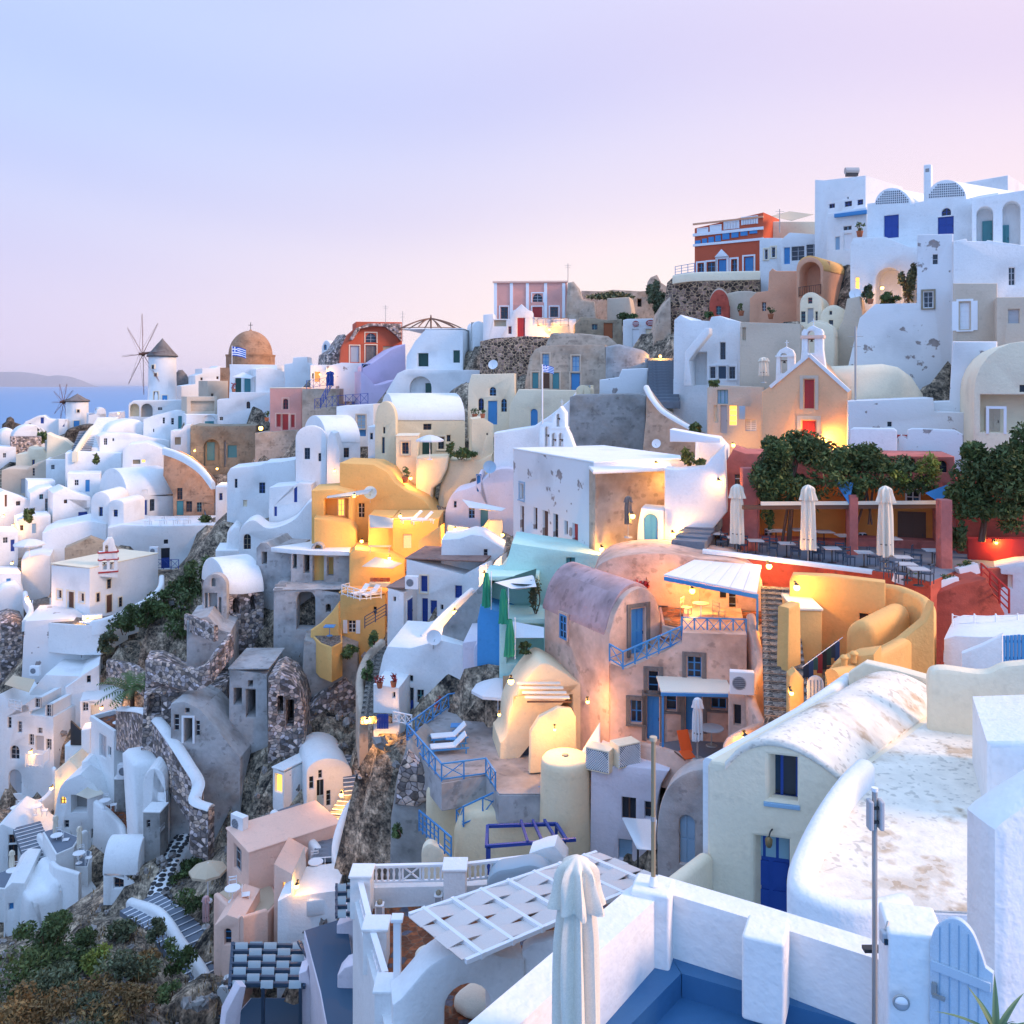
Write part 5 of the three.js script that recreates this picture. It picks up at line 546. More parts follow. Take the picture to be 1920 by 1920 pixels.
// ---------- white houses in the centre ----------
h('white_blue_house', 'white house with cobalt doors and brown flat roof', C.white, 66,-18,[[760,1190],[762,1048],[870,1078],[905,1058],[908,1180]],5,{ b: .1, o: [['w', [789,1080,801,1110],{ ...BL, g: C.blue, f: C.cream2, ft: .08 }],['w', [853,1098,866,1122],{ ...BL, g: C.blue }],['d', [791,1122,802,1168], BL],['d', [807,1126,819,1152], BL],['w', [826,1134,831,1144], BL]], rm: mat('brown_roof', [.34,.2,.16],{ t: 'worn' }) });
h('white_blue_block', 'small white block with tall cobalt door and brown top', C.white, 63.5,-22,[[725,1185],[727,1102],[757,1112],[757,1190]],3,{ bx: 788, b: .08, o: [['w', [737,1119,742,1128], GY],['d', [762,1120,772,1170],{ ...BL, s: 'R' }]], rm: mat('brown_roof', [.34,.2,.16],{ t: 'worn' }) });
h('white_gable', 'broad low white gable behind the brown flat roof', C.white, 67,-6,[[825,1075],[828,1012],[860,1010],[885,1002],[905,1005],[945,1030],[950,1075]],4,{ b: .3, o: [['w', [907,1030,914,1045], GY]] });
h('stone_stair_wall', 'grey stone stair wall rising to the green tent house', C.darkgrey, 55,-26,[[810,1210],[830,1175],[860,1140],[890,1110],[908,1090],[912,1200]],1.5,{ cat: 'wall', b: .1 });
parapetWall('stair_parapet', 'white stair parapet glowing in lamp light', C.white, [[790,1190,56],[815,1165,56.5],[850,1132,58],[885,1102,60]],1.4,.4);
h('lit_gate_wall', 'white gate wall lit yellow above the stone stairs', C.white, 57,-20,[[896,1110],[897,1062],[913,1055],[914,1075],[930,1050],[942,1040],[940,1075],[915,1095]],1,{ cat: 'wall', b: .1, nog: 1 });
h('white_house_low', 'white house with blue door and planter terrace', C.white, 54,-14,[[700,1345],[702,1300],[718,1230],[726,1212],[770,1215],[825,1200],[868,1210],[870,1345]],6,{ b: .12, dn: 4, o: [['w', [764,1267,774,1279], TE],['d', [757,1290,775,1341],{ ...BL, gl: 2, n: 2 }],['w', [782,1294,794,1318],{ m: C.teal }],['w', [812,1294,823,1312],{ m: C.teal }]] });
h('white_terrace_block', 'white front block with flower terrace on top', C.white, 51.5,-16,[[700,1355],[700,1283],[748,1290],[750,1355]],3,{ b: .1, o: [['w', [736,1298,741,1309], GY]] });
h('lilac_block', 'pale lilac house block behind the blue railing', C.lilac2,50,-8,[[866,1345],[868,1205],[905,1200],[915,1215],[940,1222],[942,1345]],5,{ b: .2, o: [['a', [898,1212,910,1226], GY],['w', [886,1294,902,1310],{ m: C.wood }],['d', [905,1290,925,1335], LB]] });
h('lilac_arch', 'lilac rounded hut beside the blue wall', C.lilac2,49,-8, A(888,936,1200,1218,1290),4,{ b: .2, nog: 1, o: [['w', [911,1215,920,1232], GY]] });
// green tent house
h('mint_house', 'mint green house wall with climbing plant', C.mint, 50,-6,[[905,1180],[920,1100],[948,1060],[960,1018],[1040,1030],[1136,1042],[1138,1060],[1120,1090],[1100,1180]],4,{ b: .2, o: [['w', [1062,1046,1078,1058],{ m: C.green, g: C.teal }]] });
h('blue_wall', 'bright blue terrace wall left of the green tents', C.sky, 48,-14,[[893,1215],[894,1165],[900,1135],[948,1152],[950,1215]],3,{ cat: 'wall', b: .12 });
h('tent_nook', 'mint walled nook with dark floor behind the green curtains', C.mint, 46,-6, R(936,1160,1030,1260),3,{ b: .1, o: [['v', [950,1170,1020,1245],{ rec: 2.4, m: C.mint }]], cat: 'nook' });
h('tent_nook', 'upper mint nook under the dark sail', C.mint, 48.5,-6, R(908,1080,1010,1160),3,{ b: .1, nog: 1, o: [['v', [915,1090,995,1148],{ rec: 2, m: C.mint }]], cat: 'nook' });

// ---------- dusty pink house ----------
const DB = { m: C.lblue, f: C.thatch, ft: .18 };
h('pink_vault_house', 'dusty pink house block with mauve barrel roof and blue door', C.pink, 40,34,[[1142,1400],[1142,1190],...sp([1144,1185],[1156,1145],[1178,1113],[1204,1102],[1226,1116],[1238,1150],[1240,1192]),[1241,1400]],6,{ bx: 1020, b: .1, vz: .35, rm: C.mauve, dn: 4, o: [['d', [1185,1142,1209,1226],{ ...DB }],['a', [1051,1155,1065,1195],{ m: C.lblue, s: 'L', f: C.pink }]] });
h('pink_main_house', 'lower dusty pink house front with blue doors and shade roof', C.pink, 39.6,-5,[[1144,1405],[1144,1243],[1172,1254],[1230,1230],[1278,1206],[1280,1186],[1400,1190],[1402,1405]],5,{ b: .1, dn: 4, o: [['w', [1183,1314,1203,1356],{ ...DB, nx: 2, ny: 2 }],['d', [1213,1304,1236,1388], DB],['w', [1216,1259,1234,1299], DB],['w', [1289,1232,1315,1272], DB],['w', [1250,1300,1268,1332], DB],['d', [1286,1304,1316,1372], DB],['w', [1334,1310,1362,1330], DB]] });
terrace('upper_pink_terrace', 'terracotta floored upper terrace of the pink house', C.pink, CY - 10.78,[[1242,1192,40.5],[1280,1192,39.8],[1400,1192,39.4],[1440,1192,41],[1430,1150,44.2],[1235,1150,44.2]],.5,{ fm: C.terra, nog: 1 });
h('pink_back_wall', 'rounded pink wall behind the lit upper terrace', C.pink, 44.2,-4, sp([1105,1200],[1112,1075],[1135,1052],[1180,1040],[1250,1038],[1310,1046],[1420,1070],[1428,1200]),4,{ cat: 'wall', b: .3, o: [['w', [1367,1110,1380,1145],{ m: C.paleblue }],['d', [1296,1098,1312,1150],{ m: C.straw }],['w', [1350,1104,1362,1122],{ m: C.beige }],['d', [1234,1136,1252,1172],{ m: C.paleblue }]] });
{ const g = thing('shade_roof', 'white panelled shade roof with blue edge over the lit terrace', 'shade roof', P(1340,1090,41.5)); const c = [P(1245,1080,40.5), P(1312,1047,44), P(1428,1062,43), P(1420,1114,39)].map(p => p.sub(g.position)); const N = 7; for (let i = 0; i < N; i++) { const a = c[0].clone().lerp(c[3], i / N), b = c[0].clone().lerp(c[3], (i + .97) / N), e = c[1].clone().lerp(c[2], (i + .97) / N), f = c[1].clone().lerp(c[2], i / N), s = new THREE.BufferGeometry(), up = new V3(0,.07,0); const v = [a, b, e, f], w = v.map(p => p.clone().add(up)); const q = (x, y, z, t) => [x, y, z, x, z, t]; const list = [...q(w[0], w[1], w[2], w[3]),...q(v[3], v[2], v[1], v[0]),...q(v[0], v[1], w[1], w[0]),...q(v[2], v[3], w[3], w[2]),...q(v[1], v[2], w[2], w[1]),...q(v[3], v[0], w[0], w[3])]; s.setAttribute('position', new THREE.Float32BufferAttribute(list.flatMap(p => [p.x, p.y, p.z]),3)); s.computeVertexNormals(); mesh('roof_panel', uvBox(s), C.wcanvas, g); } mesh('edge_beam', bar(c[0].clone().add(new V3(0,-.1,.06)), c[3].clone().add(new V3(0,-.1,.06)),.1,.16), C.lblue, g); mesh('post', rod(c[3].clone(), c[3].clone().add(new V3(0,-2.2,0)),.05), C.lblue, g); mesh('post', rod(c[1].clone(), c[1].clone().add(new V3(0,-2.4,0)),.05), C.lblue, g); }
{ const g = thing('shade_roof', 'flat cream shade roof with blue edge over the pink courtyard', 'shade roof', P(1305,1300,37.5)); const y = 0; mesh('roof_panel', rbox(2.95,.08,2.0,.0,.15,-.6,.02), C.canvas, g); mesh('edge_beam', box(2.97,.12,.08,0,.08,.42), C.lblue, g); g.rotation.y = -.06; mesh('post', box(.08,2.2,.08,-1.4,-1.0,.36), C.lblue, g); }
h('pink_pier', 'pink pier block with slit window carrying the air conditioner', C.pink, 36.8,-8,[[1364,1420],[1365,1300],[1404,1305],[1405,1420]],2,{ b: .06, cat: 'pier', o: [['w', [1376,1322,1389,1360],{ m: C.lblue, nx: 1, ny: 1 }]] });
parapetWall('curved_parapet', 'tall curving pink parapet at the right of the pink house', C.pink, [[1408,1150,39.5],[1418,1200,38.6],[1428,1235,37.8],[1412,1275,37],[1408,1300,36.4],[1425,1345,35],[1445,1375,34]],4.5,.4);
parapetWall('curved_parapet', 'low pink parapet with lamp at the foot of the lane', C.pink, [[1452,1352,34.5],[1420,1358,33.6],[1390,1370,33],[1368,1385,32.8],[1366,1410,32.6]],1.8,.4);
terrace('pink_courtyard', 'dark grey courtyard floor in front of the pink house', C.slate, Yat(1395,38.5),[[1236,1392],[1365,1375],[1372,1440],[1315,1445],[1236,1402]],1.5,{ cat: 'courtyard' });
parapetWall('courtyard_wall', 'low pink wall sloping in front of the courtyard', C.pink, [[1160,1383,38.6],[1240,1400,37.4],[1320,1428,35.8]],1.6,.25);
const lb = C.lblue;
railing('light blue balcony railing at the pink house door', lb, [P(1143,1240,39.4), P(1168,1255,38.8), P(1279,1206,39.5)],.75,{ sp: .62 });
railing('light blue railing of the lit upper terrace', lb, [P(1278,1192,39.5), P(1399,1196,39.1)],.8,{ sp: .55 });
// ---------- cream terrace with loungers ----------
const yT = CY - 17.2;
terrace('sun_terrace', 'grey floored sun terrace with loungers and parasol', C.grey, yT, [[762,1387],[841,1327],[900,1312],[965,1305],[1140,1300],[1150,1420],[1040,1490],[935,1490],[911,1454],[828,1468]],1.2,{ fm: mat('pale_grey_floor', [.36,.34,.33],{ t: 'worn', b: .01 }), in: .02, nog: 1 });
railing('light blue railing around the sun terrace', lb, [onY(929,1482, yT), onY(911,1455, yT), onY(828,1466, yT), onY(763,1388, yT), onY(841,1329, yT), onY(957,1313, yT)],.78,{ sp: .85 });
h('terrace_bank', 'rough grey rubble bank under the sun terrace', C.darkgrey, 42,-22,[[716,1640],[728,1540],[740,1460],[760,1395],[830,1470],[836,1640]],3,{ cat: 'bank', b: .35, dn: 12, gy: -9 });
h('rubble_patch', 'reddish rubble face at the corner of the sun terrace', C.rubble, 41.6,-22,[[738,1500],[746,1440],[762,1410],[800,1450],[806,1500],[778,1515]],.6,{ cat: 'wall', dn: 0, nog: 1, b: .2 });
h('cream_shell', 'cream sculpted cave shelter with curved legs on the sun terrace', C.cream, 41.5,8, sp([935,1396],[949,1380],[956,1335],[975,1292],[1000,1258],[1020,1243],[1046,1254],[1085,1280],[1124,1308],[1136,1345],[1138,1445]),2.6,{ cat: 'shelter', b: .18, dn: .5, nog: 1, o: [['v', [966,1306,1074,1428],{ rec: 2.6, m: C.olive }]] });  // olive backing darkens the cream interior to imitate its shade
h('partition_wall', 'cream partition glowing yellow beside the shelter', C.cream, 39.8,10,[[993,1436],[995,1372],[1012,1345],[1046,1327],[1072,1330],[1080,1345],[1082,1432]],.35,{ cat: 'partition', b: .06, dn: .3, nog: 1 });
{ const g = thing('slatted_awning', 'beige slatted awning over the shelter mouth', 'awning', P(1015,1308,40.6)); for (let i = 0; i < 4; i++) mesh('slat', rbox(2.0,.04,.32,-.1 + i * .12,-i * .10 + .35,-.9 + i * .34,.01), C.canvas, g); mesh('rail', box(2.0,.06,.06,.35,-.08,.3), C.wood, g); }
{ const p = onY(988,1420, yT), g = thing('hot_tub', 'dark sided tub inside the shelter mouth', 'tub', p, .3); mesh('side', rbox(1.2,.8,.9,-.2,.4,-.6,.06), C.navy, g); mesh('water', box(1.0,.02,.7,-.2,.79,-.6), C.teal, g); }
{ const g = thing('round_tower', 'cream round chimney tower beside the sun terrace', 'tower', P(1060,1610,38)); const k = 38 / F; const o = mesh('drum', uvBox(lathe([[50 * k, -2],[49 * k, 1.4],[47 * k, 2.6],[46 * k, 3.9],[45 * k, 4.15],[40 * k, 4.3],[.12,4.32],[.11,4.2],[0,4.2]],32)), C.cream, g); mesh('vent', new THREE.CylinderGeometry(.14,.14,.06,12).translate(0,4.34,0), C.step, g); }
h('cream_wall_block', 'lumpy cream retaining block left of the steps', C.cream, 40.5,-10,[[796,1600],[797,1490],[803,1474],[886,1466],[893,1490],[896,1600]],3,{ cat: 'wall', b: .3 });
h('cream_wall_block', 'lumpy cream block behind the cobalt pergola', C.cream, 38.5,-8,[[848,1625],[850,1560],[862,1530],[900,1522],[1030,1518],[1035,1545],[1110,1545],[1114,1625]],3,{ cat: 'wall', b: .3 });
railing('light blue railing above the cream block', lb, [P(856,1556,39.2), P(869,1550,38.4), P(941,1516,38.8), P(1030,1513,38.6)],.85,{ sp: .9 });
railing('small light blue stair railing by the cream block', lb, [P(786,1558,40), P(822,1590,37.5), P(846,1612,36.5)],.9,{ sp: .6, style: 'r' });
h('curved_wall', 'small curved cream foot wall below stair railing', C.cream2,37.2,-6, sp([790,1625],[792,1592],[805,1582],[830,1598],[838,1625]),.5,{ cat: 'wall', b: .1, nog: 1 });
{ const d = 36, g = thing('pergola', 'cobalt blue timber pergola frame', 'pergola', P(990,1615, d)); const q = (x, y, dd) => P(x, y, dd).sub(g.position); const bl = C.blue, a = q(912,1587,34.6), b = q(1080,1574,34.6), c = q(1043,1545,36.6), e = q(914,1549,36.6); mesh('front_beam', bar(a, b, .12), bl, g); mesh('back_beam', bar(e, c, .12), bl, g); mesh('side_beam', bar(a, e, .12), bl, g); mesh('side_beam', bar(q(1062,1575,34.6), c, .12), bl, g); for (let i = 1; i < 4; i++) mesh('rafter', bar(e.clone().lerp(c, .32 + i * .17).add(new V3(0,.1,-.15)), a.clone().lerp(b, .3 + i * .16).add(new V3(0,.1,.1)),.1), bl, g); for (const p of [q(917,1587,34.6), q(1058,1576,34.6), e, c]) mesh('post', bar(p, p.clone().add(new V3(0,-1.7,0)),.12), bl, g); }
h('lilac_lower_house', 'pale lilac house with brown framed windows below the pink house', C.lilac2,37.5,-10,[[1104,1640],[1108,1440],[1180,1436],[1255,1445],[1240,1470],[1232,1510],[1230,1640]],4,{ b: .2, dn: 3, o: [['w', [1166,1496,1192,1537],{ m: C.wood, nx: 2, ny: 1 }],['w', [1209,1504,1222,1535],{ m: C.wood, nx: 1 }],['d', [1160,1575,1185,1612],{ m: C.paleblue }]], rm: undefined });
h('grey_arch_house', 'weathered grey arched front with pale door', C.grey, 34,-12, sp([1232,1660],[1234,1530],[1250,1480],[1280,1452],[1330,1440],[1345,1440],[1350,1660]),1.2,{ b: .15, dn: 3, o: [['D', [1274,1530,1302,1622],{ m: C.paleblue }]] });
{ const g = thing('shade_sail', 'white triangular shade sail below the lilac house', 'shade sail', P(1195,1560,35.5)); sail(g, [P(1166,1533,36.8), P(1232,1537,34.6), P(1226,1594,33.8), P(1195,1592,34.8)], C.wcanvas); mesh('pole', rod(P(1196,1592,34.8).sub(g.position), P(1196,1632,34.8).sub(g.position),.04), C.iron, g); }
function sail(g, pts, m, sag = .25) { const w = pts.map(p => p.clone().sub(g.position)), n = 8, pos = []; const f = (u, v) => { const a = w[0].clone().lerp(w[1], u), b = (w[3] || w[2]).clone().lerp(w[2], u); const p = a.lerp(b, v); p.y -= sag * Math.sin(Math.PI * u) * Math.sin(Math.PI * v); return p; }; for (let i = 0; i < n; i++) for (let j = 0; j < n; j++) { const a = f(i / n, j / n), b = f((i + 1) / n, j / n), c = f((i + 1) / n, (j + 1) / n), d = f(i / n, (j + 1) / n); for (const p of [a, b, c, a, c, d]) pos.push(p.x, p.y, p.z); } const up = pos.slice(); const all = up.concat([]); const t = .015; for (let i = 0; i < pos.length; i += 9) for (const k of [0,6,3]) all.push(pos[i + k], pos[i + k + 1] - t, pos[i + k + 2]); const s = new THREE.BufferGeometry(); s.setAttribute('position', new THREE.Float32BufferAttribute(all, 3)); s.computeVertexNormals(); return mesh('cloth', uvBox(toCreasedNormals(s, 1)), m, g); }
// ---------- restaurant ----------
const yR = Yat(1046,45);
terrace('restaurant_terrace', 'dark floored restaurant terrace with tables', C.red, yR, [[1300,1034],[1440,1048],[1560,1060],[1680,1076],[1745,1092],[1800,1068],[1990,1060],[1990,1004],[1340,1004]],3,{ fm: C.slate, in: .05, cat: 'terrace' });
parapetWall('terrace_edge', 'white coping along the front of the restaurant terrace', C.white, [[1318,1029,44.6],[1400,1038,43.8],[1520,1053,42.8],[1640,1068,42],[1684,1074,41.8]],.22,.25,{ straight: 1 });
parapetWall('terrace_edge', 'white coping of the red corner below the flower boxes', C.white, [[1680,1076,43],[1710,1098,41.4],[1748,1112,40.4]],.4,.4);
h('restaurant', 'rose red restaurant front with orange arched bays', C.rouge, 50,-3,[[1352,1030],[1353,880],[1375,842],[1398,850],[1790,856],[1800,1030]],4,{ b: .1, dn: 2, cat: 'restaurant', o: [['v', [1424,912,1588,1012],{ rec: 1.1, m: C.orange }],['v', [1608,912,1755,1012],{ rec: 1.1, m: C.orange }],['d', [1353,882,1366,955],{ m: C.redpaint }],['w', [1378,890,1390,918],{ m: C.whitep }],['d', [1692,968,1738,1040],{ m: C.wood, rec: 1, n: 4, f: 0 }],['w', [1706,922,1728,950],{ m: C.whitep, rec: 1 }],['a', [1704,860,1716,876],{ m: C.iron }],['a', [1757,864,1776,886],{ m: C.iron }]] });
{ const g = thing('terrace_pillar', 'left rose red terrace pillar', 'pillar', P(1404,1032,47)); mesh('shaft', rbox(.8,4.4,.6,0,2.1,0,.06), C.rouge, g); const g2 = thing('terrace_pillar', 'middle rose red terrace pillar between the bays', 'pillar', P(1598,1040,45.8)); mesh('shaft', rbox(.45,3.1,.45,0,1.5,0,.05), C.rouge, g2); const g3 = thing('terrace_pillar', 'right rose red terrace pillar beside the flower boxes', 'pillar', P(1770,1082,42.5)); mesh('shaft', rbox(.55,3.7,.55,0,1.8,0,.05), C.rouge, g3); const g4 = thing('terrace_beam', 'long red timber beam across the restaurant bays', 'beam', P(1590,950,45.8)); mesh('timber', box(10.6,.2,.25,-.1,0,0,.05), C.wood, g4); mesh('cloth_edge', box(9,.18,.1,0,.2,.1,.05), C.canvas, g4); }
h('bar_nook', 'dark red bar nook under the right vine', C.red, 46,6,[[1795,1055],[1796,900],[1990,880],[1990,1055]],4,{ cat: 'bar', b: .1, o: [['v', [1812,960,1985,1040],{ rec: 2.4, m: C.wood }]] });
h('bar_counter', 'red bar counter with white slip at right', C.redpaint, 44.5,4, R(1815,1010,1990,1052),.6,{ cat: 'counter', nog: 1, b: .04, dn: 0 });
h('retaining_wall', 'orange red wall under the restaurant terrace', C.red, 45.5,-10,[[1316,1150],[1316,1040],[1430,1052],[1560,1066],[1684,1084],[1686,1180]],.8,{ cat: 'wall', b: .08, nog: 1 });
h('red_corner_wall', 'tall red corner wall right of the apricot court', C.red, 40,22,[[1744,1270],[1746,1118],[1800,1095],[1850,1085],[1885,1150],[1886,1270]],3,{ b: .1, cat: 'wall' });
h('blue_side_wall', 'pale blue wall behind the red stair rail', C.white, 43,0,[[1832,1180],[1835,1068],[1905,1055],[1990,1050],[1990,1180]],2,{ cat: 'wall', o: [['w', [1875,1078,1898,1102],{ m: C.wood, g: C.canvas, nx: 1, ny: 1 }]] });
// ---------- apricot court ----------
h('apricot_wall', 'apricot back wall of the walled court', C.ochre2,38,-4,[[1478,1210],[1480,1090],[1486,1077],[1560,1080],[1660,1092],[1662,1210]],.6,{ cat: 'wall', b: .1, dn: 3, o: [['w', [1612,1151,1628,1166], GY]] });
parapetWall('apricot_wall', 'sweeping apricot wall curving from court down to the white roof', C.ochre2,[[1655,1094,38],[1690,1100,37],[1730,1118,36],[1742,1145,34.5],[1725,1172,33],[1690,1198,31.5],[1650,1220,30.5],[1600,1245,29.5],[1560,1255,28.8]],[4,4],.5);
h('apricot_garden_wall', 'sunny apricot wall face below the sweeping coping', C.ochre2,31.5,22,[[1640,1310],[1642,1228],[1690,1202],[1735,1165],[1752,1130],[1756,1310]],.5,{ cat: 'wall', b: .08, nog: 1 });
h('apricot_hut', 'small apricot hut with shutters inside the court', C.ochre2,36,12, R(1490,1145,1542,1250),2.5,{ b: .08, o: [['w', [1494,1188,1510,1215],{ m: C.wood }]], rm: C.cream2, cat: 'hut' });
h('apricot_vault', 'low apricot vault roof inside the court', C.ochre2,34,-22, A(1582,1640,1165,1195,1240),4,{ b: .3, cat: 'vault', o: [['w', [1566,1195,1580,1225]]].slice(1) });
h('apricot_house', 'apricot front house wall with round chimney vents', C.ochre2,30,-14,[[1544,1340],[1548,1262],[1562,1245],[1600,1230],[1640,1225],[1642,1340]],1.2,{ b: .15, cat: 'house' });
h('lane_wall', 'apricot lane wall glowing yellow beside the steps', C.ochre2,33,60,[[1476,1330],[1478,1240],[1480,1140],[1502,1130],[1506,1330]],.5,{ cat: 'wall', nog: 1, b: .1 });
h('gate_pier', 'rounded apricot gate pier lit yellow', C.ochre2,29.5,10,[[1478,1340],[1480,1268],[1492,1258],[1508,1275],[1512,1340]],.6,{ cat: 'pier', nog: 1, b: .1 });
{ const g = h('garden_gate', 'small pale arched plank gate by the lane', C.greydoor, 29,8, A(1513,1545,1267,1283,1335),.06,{ cat: 'gate', b: .01, dn: 0, nog: 1 }); const { fr, base } = g.frame_; for (let i = 1; i < 5; i++) { const p = hit(fr, 1513 + i * 6.4,1335), q = hit(fr, 1513 + i * 6.4,1275); mesh('plank_joint', box(.012, q[1] - p[1],.02, p[0], (p[1] + q[1]) / 2 - base, .008), C.step, g); } }
stairs('cobbled_lane', 'cobbled stepped lane between pink house and apricot court', C.cobble, P(1478,1350,29.5), P(1458,1100,42),1.5,20,{ nose: C.rubbleLight });
h('white_side_house', 'pale white house with rope fence on its roof at right', C.white, 33,-6,[[1768,1290],[1770,1198],[1790,1192],[1838,1194],[1990,1190],[1990,1290]],3.5,{ b: .15, o: [['w', [1772,1228,1789,1240], GY]] });
h('white_side_wall', 'white stepped garden wall left of blue gate', C.white, 29,-6,[[1800,1290],[1802,1225],[1840,1210],[1880,1190],[1882,1290]],.4,{ cat: 'wall', nog: 1, b: .08 });
{ const g = thing('blue_gate', 'light blue picket gate at right edge', 'gate', P(1900,1245,28.5)); for (let i = 0; i < 9; i++) mesh('picket', box(.09,.95 - Math.abs(i - 4) * .02,.04,-.3 + i * .12,.45,0), lb, g); mesh('rail', box(1.2,.07,.04,.18,.18,-.04), lb, g); mesh('rail', box(1.2,.07,.04,.18,.7,-.04), lb, g); }
{ const g = thing('rope_fence', 'white post and rope fence on the pale house roof', 'fence', P(1786,1178,34.5)); const xs = [1786,1827,1867,1908].map(x => P(x, 1178,34.5 - (x - 1782) * .004).sub(g.position)); xs.forEach(p => mesh('post', rod(p, p.clone().add(new V3(0,.55,0)),.03), C.whitep, g)); for (let i = 0; i < 3; i++) for (const y of [.5,.25]) { const c = new THREE.QuadraticBezierCurve3(xs[i].clone().add(new V3(0, y, 0)), xs[i].clone().lerp(xs[i + 1],.5).add(new V3(0, y - .12,0)), xs[i + 1].clone().add(new V3(0, y, 0))); mesh('rope', new THREE.TubeGeometry(c, 8,.015,5), C.whitep, g); } }
railing('dark red stair rail beside the pale blue wall', C.redpaint, [P(1840,1098,41), P(1892,1150,38.5)],1.0,{ style: 'r', sp: 1, t: .05 });

// ---------- foreground chapel with blue door ----------
const yC = CY - 9;
{ const g = h('chapel', 'cream chapel with blue window and blue door in the foreground', C.cream2,21.5,-16,[[1324,1790],[1325,1436],[1332,1426],[1350,1428],...sp([1359,1431],[1388,1402],[1428,1387],[1475,1392],[1525,1416],[1578,1456]),[1640,1470],[1640,1830]],6,{ cat: 'chapel', b: .07, abs: 1, sh: [.53], dn: 3, o: [['w', [1440,1418,1493,1500],{ m: C.blue, nx: 2, ny: 1, rec: .3 }],['d', [1413,1571,1478,1730],{ m: C.blue, gl: 3, n: 3, rec: .35, g: mat('pale_curtained_glass', [.25,.38,.42],{ r: .2 }) }]] }); const { fr, base } = g.frame_; const a = hit(fr, 1436,1508), b = hit(fr, 1496,1508); mesh('window_sill', rbox(b[0] - a[0] + .1,.1,.32, (a[0] + b[0]) / 2, a[1] - base + .02,-.1,.02), C.paleblue, g);
  // the barrel roof, a skin over the arch
  const up = sp([1357,1432],[1388,1402],[1428,1387],[1475,1392],[1525,1416],[1580,1457]).map(p => hit(fr, ...p)); const s = new THREE.Shape(); up.forEach((p, i) => i ? s.lineTo(p[0], p[1] - base + .05) : s.moveTo(p[0], p[1] - base + .05)); for (let i = up.length - 1; i >= 0; i--) s.lineTo(up[i][0], up[i][1] - base - .15); s.closePath(); const gg = extrude(s, 6.1,.06,1.2); const p = gg.attributes.position; for (let i = 0; i < p.count; i++) p.setX(i, p.getX(i) - p.getZ(i) * .53); gg.translate(0,0,.05); gg.computeVertexNormals(); mesh('vaulted_roof', uvBox(toCreasedNormals(gg, 1.2)), C.roofwash, g); }
parapetWall('chapel_parapet', 'white straight parapet along the left of the chapel vault', C.white, [[1330,1422,21.6],[1420,1372,23.3],[1500,1327,25],[1592,1262,27.5]],3.5,.35,{ straight: 1 });
h('back_wall', 'cream back wall of the white roof terrace with bluish coping', C.cream2,27,-14,[[1588,1330],[1590,1262],[1620,1243],[1680,1256],[1752,1276],[1754,1330]],.5,{ cat: 'wall', b: .08, nog: 1 });
terrace('white_roof_terrace', 'broad limewashed roof with rusty dirt stains', C.white, yC, [[1575,1466],[1526,1560],[1506,1640],[1520,1680],[1640,1705],[1990,1720],[1990,1290],[1730,1290]],.5,{ fm: C.roofwash, in: .01, cat: 'roof' });
parapetWall('curved_roof_wall', 'thick curved white rim of the limewashed roof', C.white, [[1622,1424,20.4],[1590,1455,19.6],[1546,1520,18.0],[1516,1580,16.9],[1500,1630,16.0],[1505,1660,15.5],[1545,1680,15.2],[1620,1692,15],[1700,1678,15.2]],4.5,.42);
h('rear_block', 'raised white block on the limewashed roof', C.white, 18.6,6,[[1852,1470],[1853,1398],[1990,1396],[1990,1470]],3.4,{ b: .25, nog: 1 });
h('rear_parapet', 'cream rear parapet of the limewashed roof', C.cream2,23.5,4, sp([1740,1330],[1742,1262],[1760,1254],[1850,1262],[1880,1250],[1910,1246],[1990,1246],[1992,1330]),.5,{ cat: 'wall', b: .12, nog: 1 });
h('corner_building', 'tall warm white building corner at the right edge', C.white, 11.2,34,[[1862,1900],[1864,1556],[1880,1540],[1920,1512],[1990,1470],[1990,1900]],5,{ b: .12, bx: 1804, dn: 4, nog: 1 });
// ---------- foreground terrace with blue floor ----------
const yF = CY - 7.6;
terrace('blue_terrace', 'blue painted terrace floor in the foreground', C.white, yF - .35,[[1180,1790,12.6],[1300,1790,12.6],[1700,1890,10.9],[1700,1890,7.5],[1050,1890,7.5],[1050,1890,10]],.5,{ fm: C.deepblue, in: .01 });
{ const g = thing('blue_ledge', 'blue painted ledge along the foreground parapet', 'ledge', new V3(2.2, yF - .35,-11.6)); const a = onY(1243,1768, yF), b = onY(1660,1884, yF), c = onY(1010,1985, yF); for (const [p, q, sgn] of [[a, b, 1],[a, c, -1]]) { const dx = q.x - p.x, dz = q.z - p.z, l = Math.hypot(dx, dz), nx = -dz / l * sgn, nz = dx / l * sgn; const w = .5; const s = new THREE.Shape(); const pts = [p, q, new V3(q.x + nx * w, 0, q.z + nz * w), new V3(p.x + nx * w + dx / l * .4,0, p.z + nz * w + dz / l * .4)]; pts.forEach((v, i) => { const X = v.x - g.position.x, Z = -(v.z - g.position.z); i ? s.lineTo(X, Z) : s.moveTo(X, Z); }); s.closePath(); const e = new THREE.ExtrudeGeometry(s, { depth: sgn > 0 ? .34 : .343, bevelEnabled: false }); e.rotateX(-Math.PI / 2); mesh('ledge_slab', uvBox(e), C.deepblue, g); } }
parapetWall('foreground_parapet', 'smooth white parapet running right from the corner pier', C.white, [[1226,1652,12.35],[1440,1716,11.6],[1668,1788,10.75]],1.4,.38,{ straight: 1, round: 0 });
parapetWall('foreground_parapet', 'smooth white parapet running down left from the corner pier', C.white, [[1222,1660,12.2],[1060,1802,10.45],[880,1960,9.05]],3.5,.42,{ straight: 1, round: 0 });
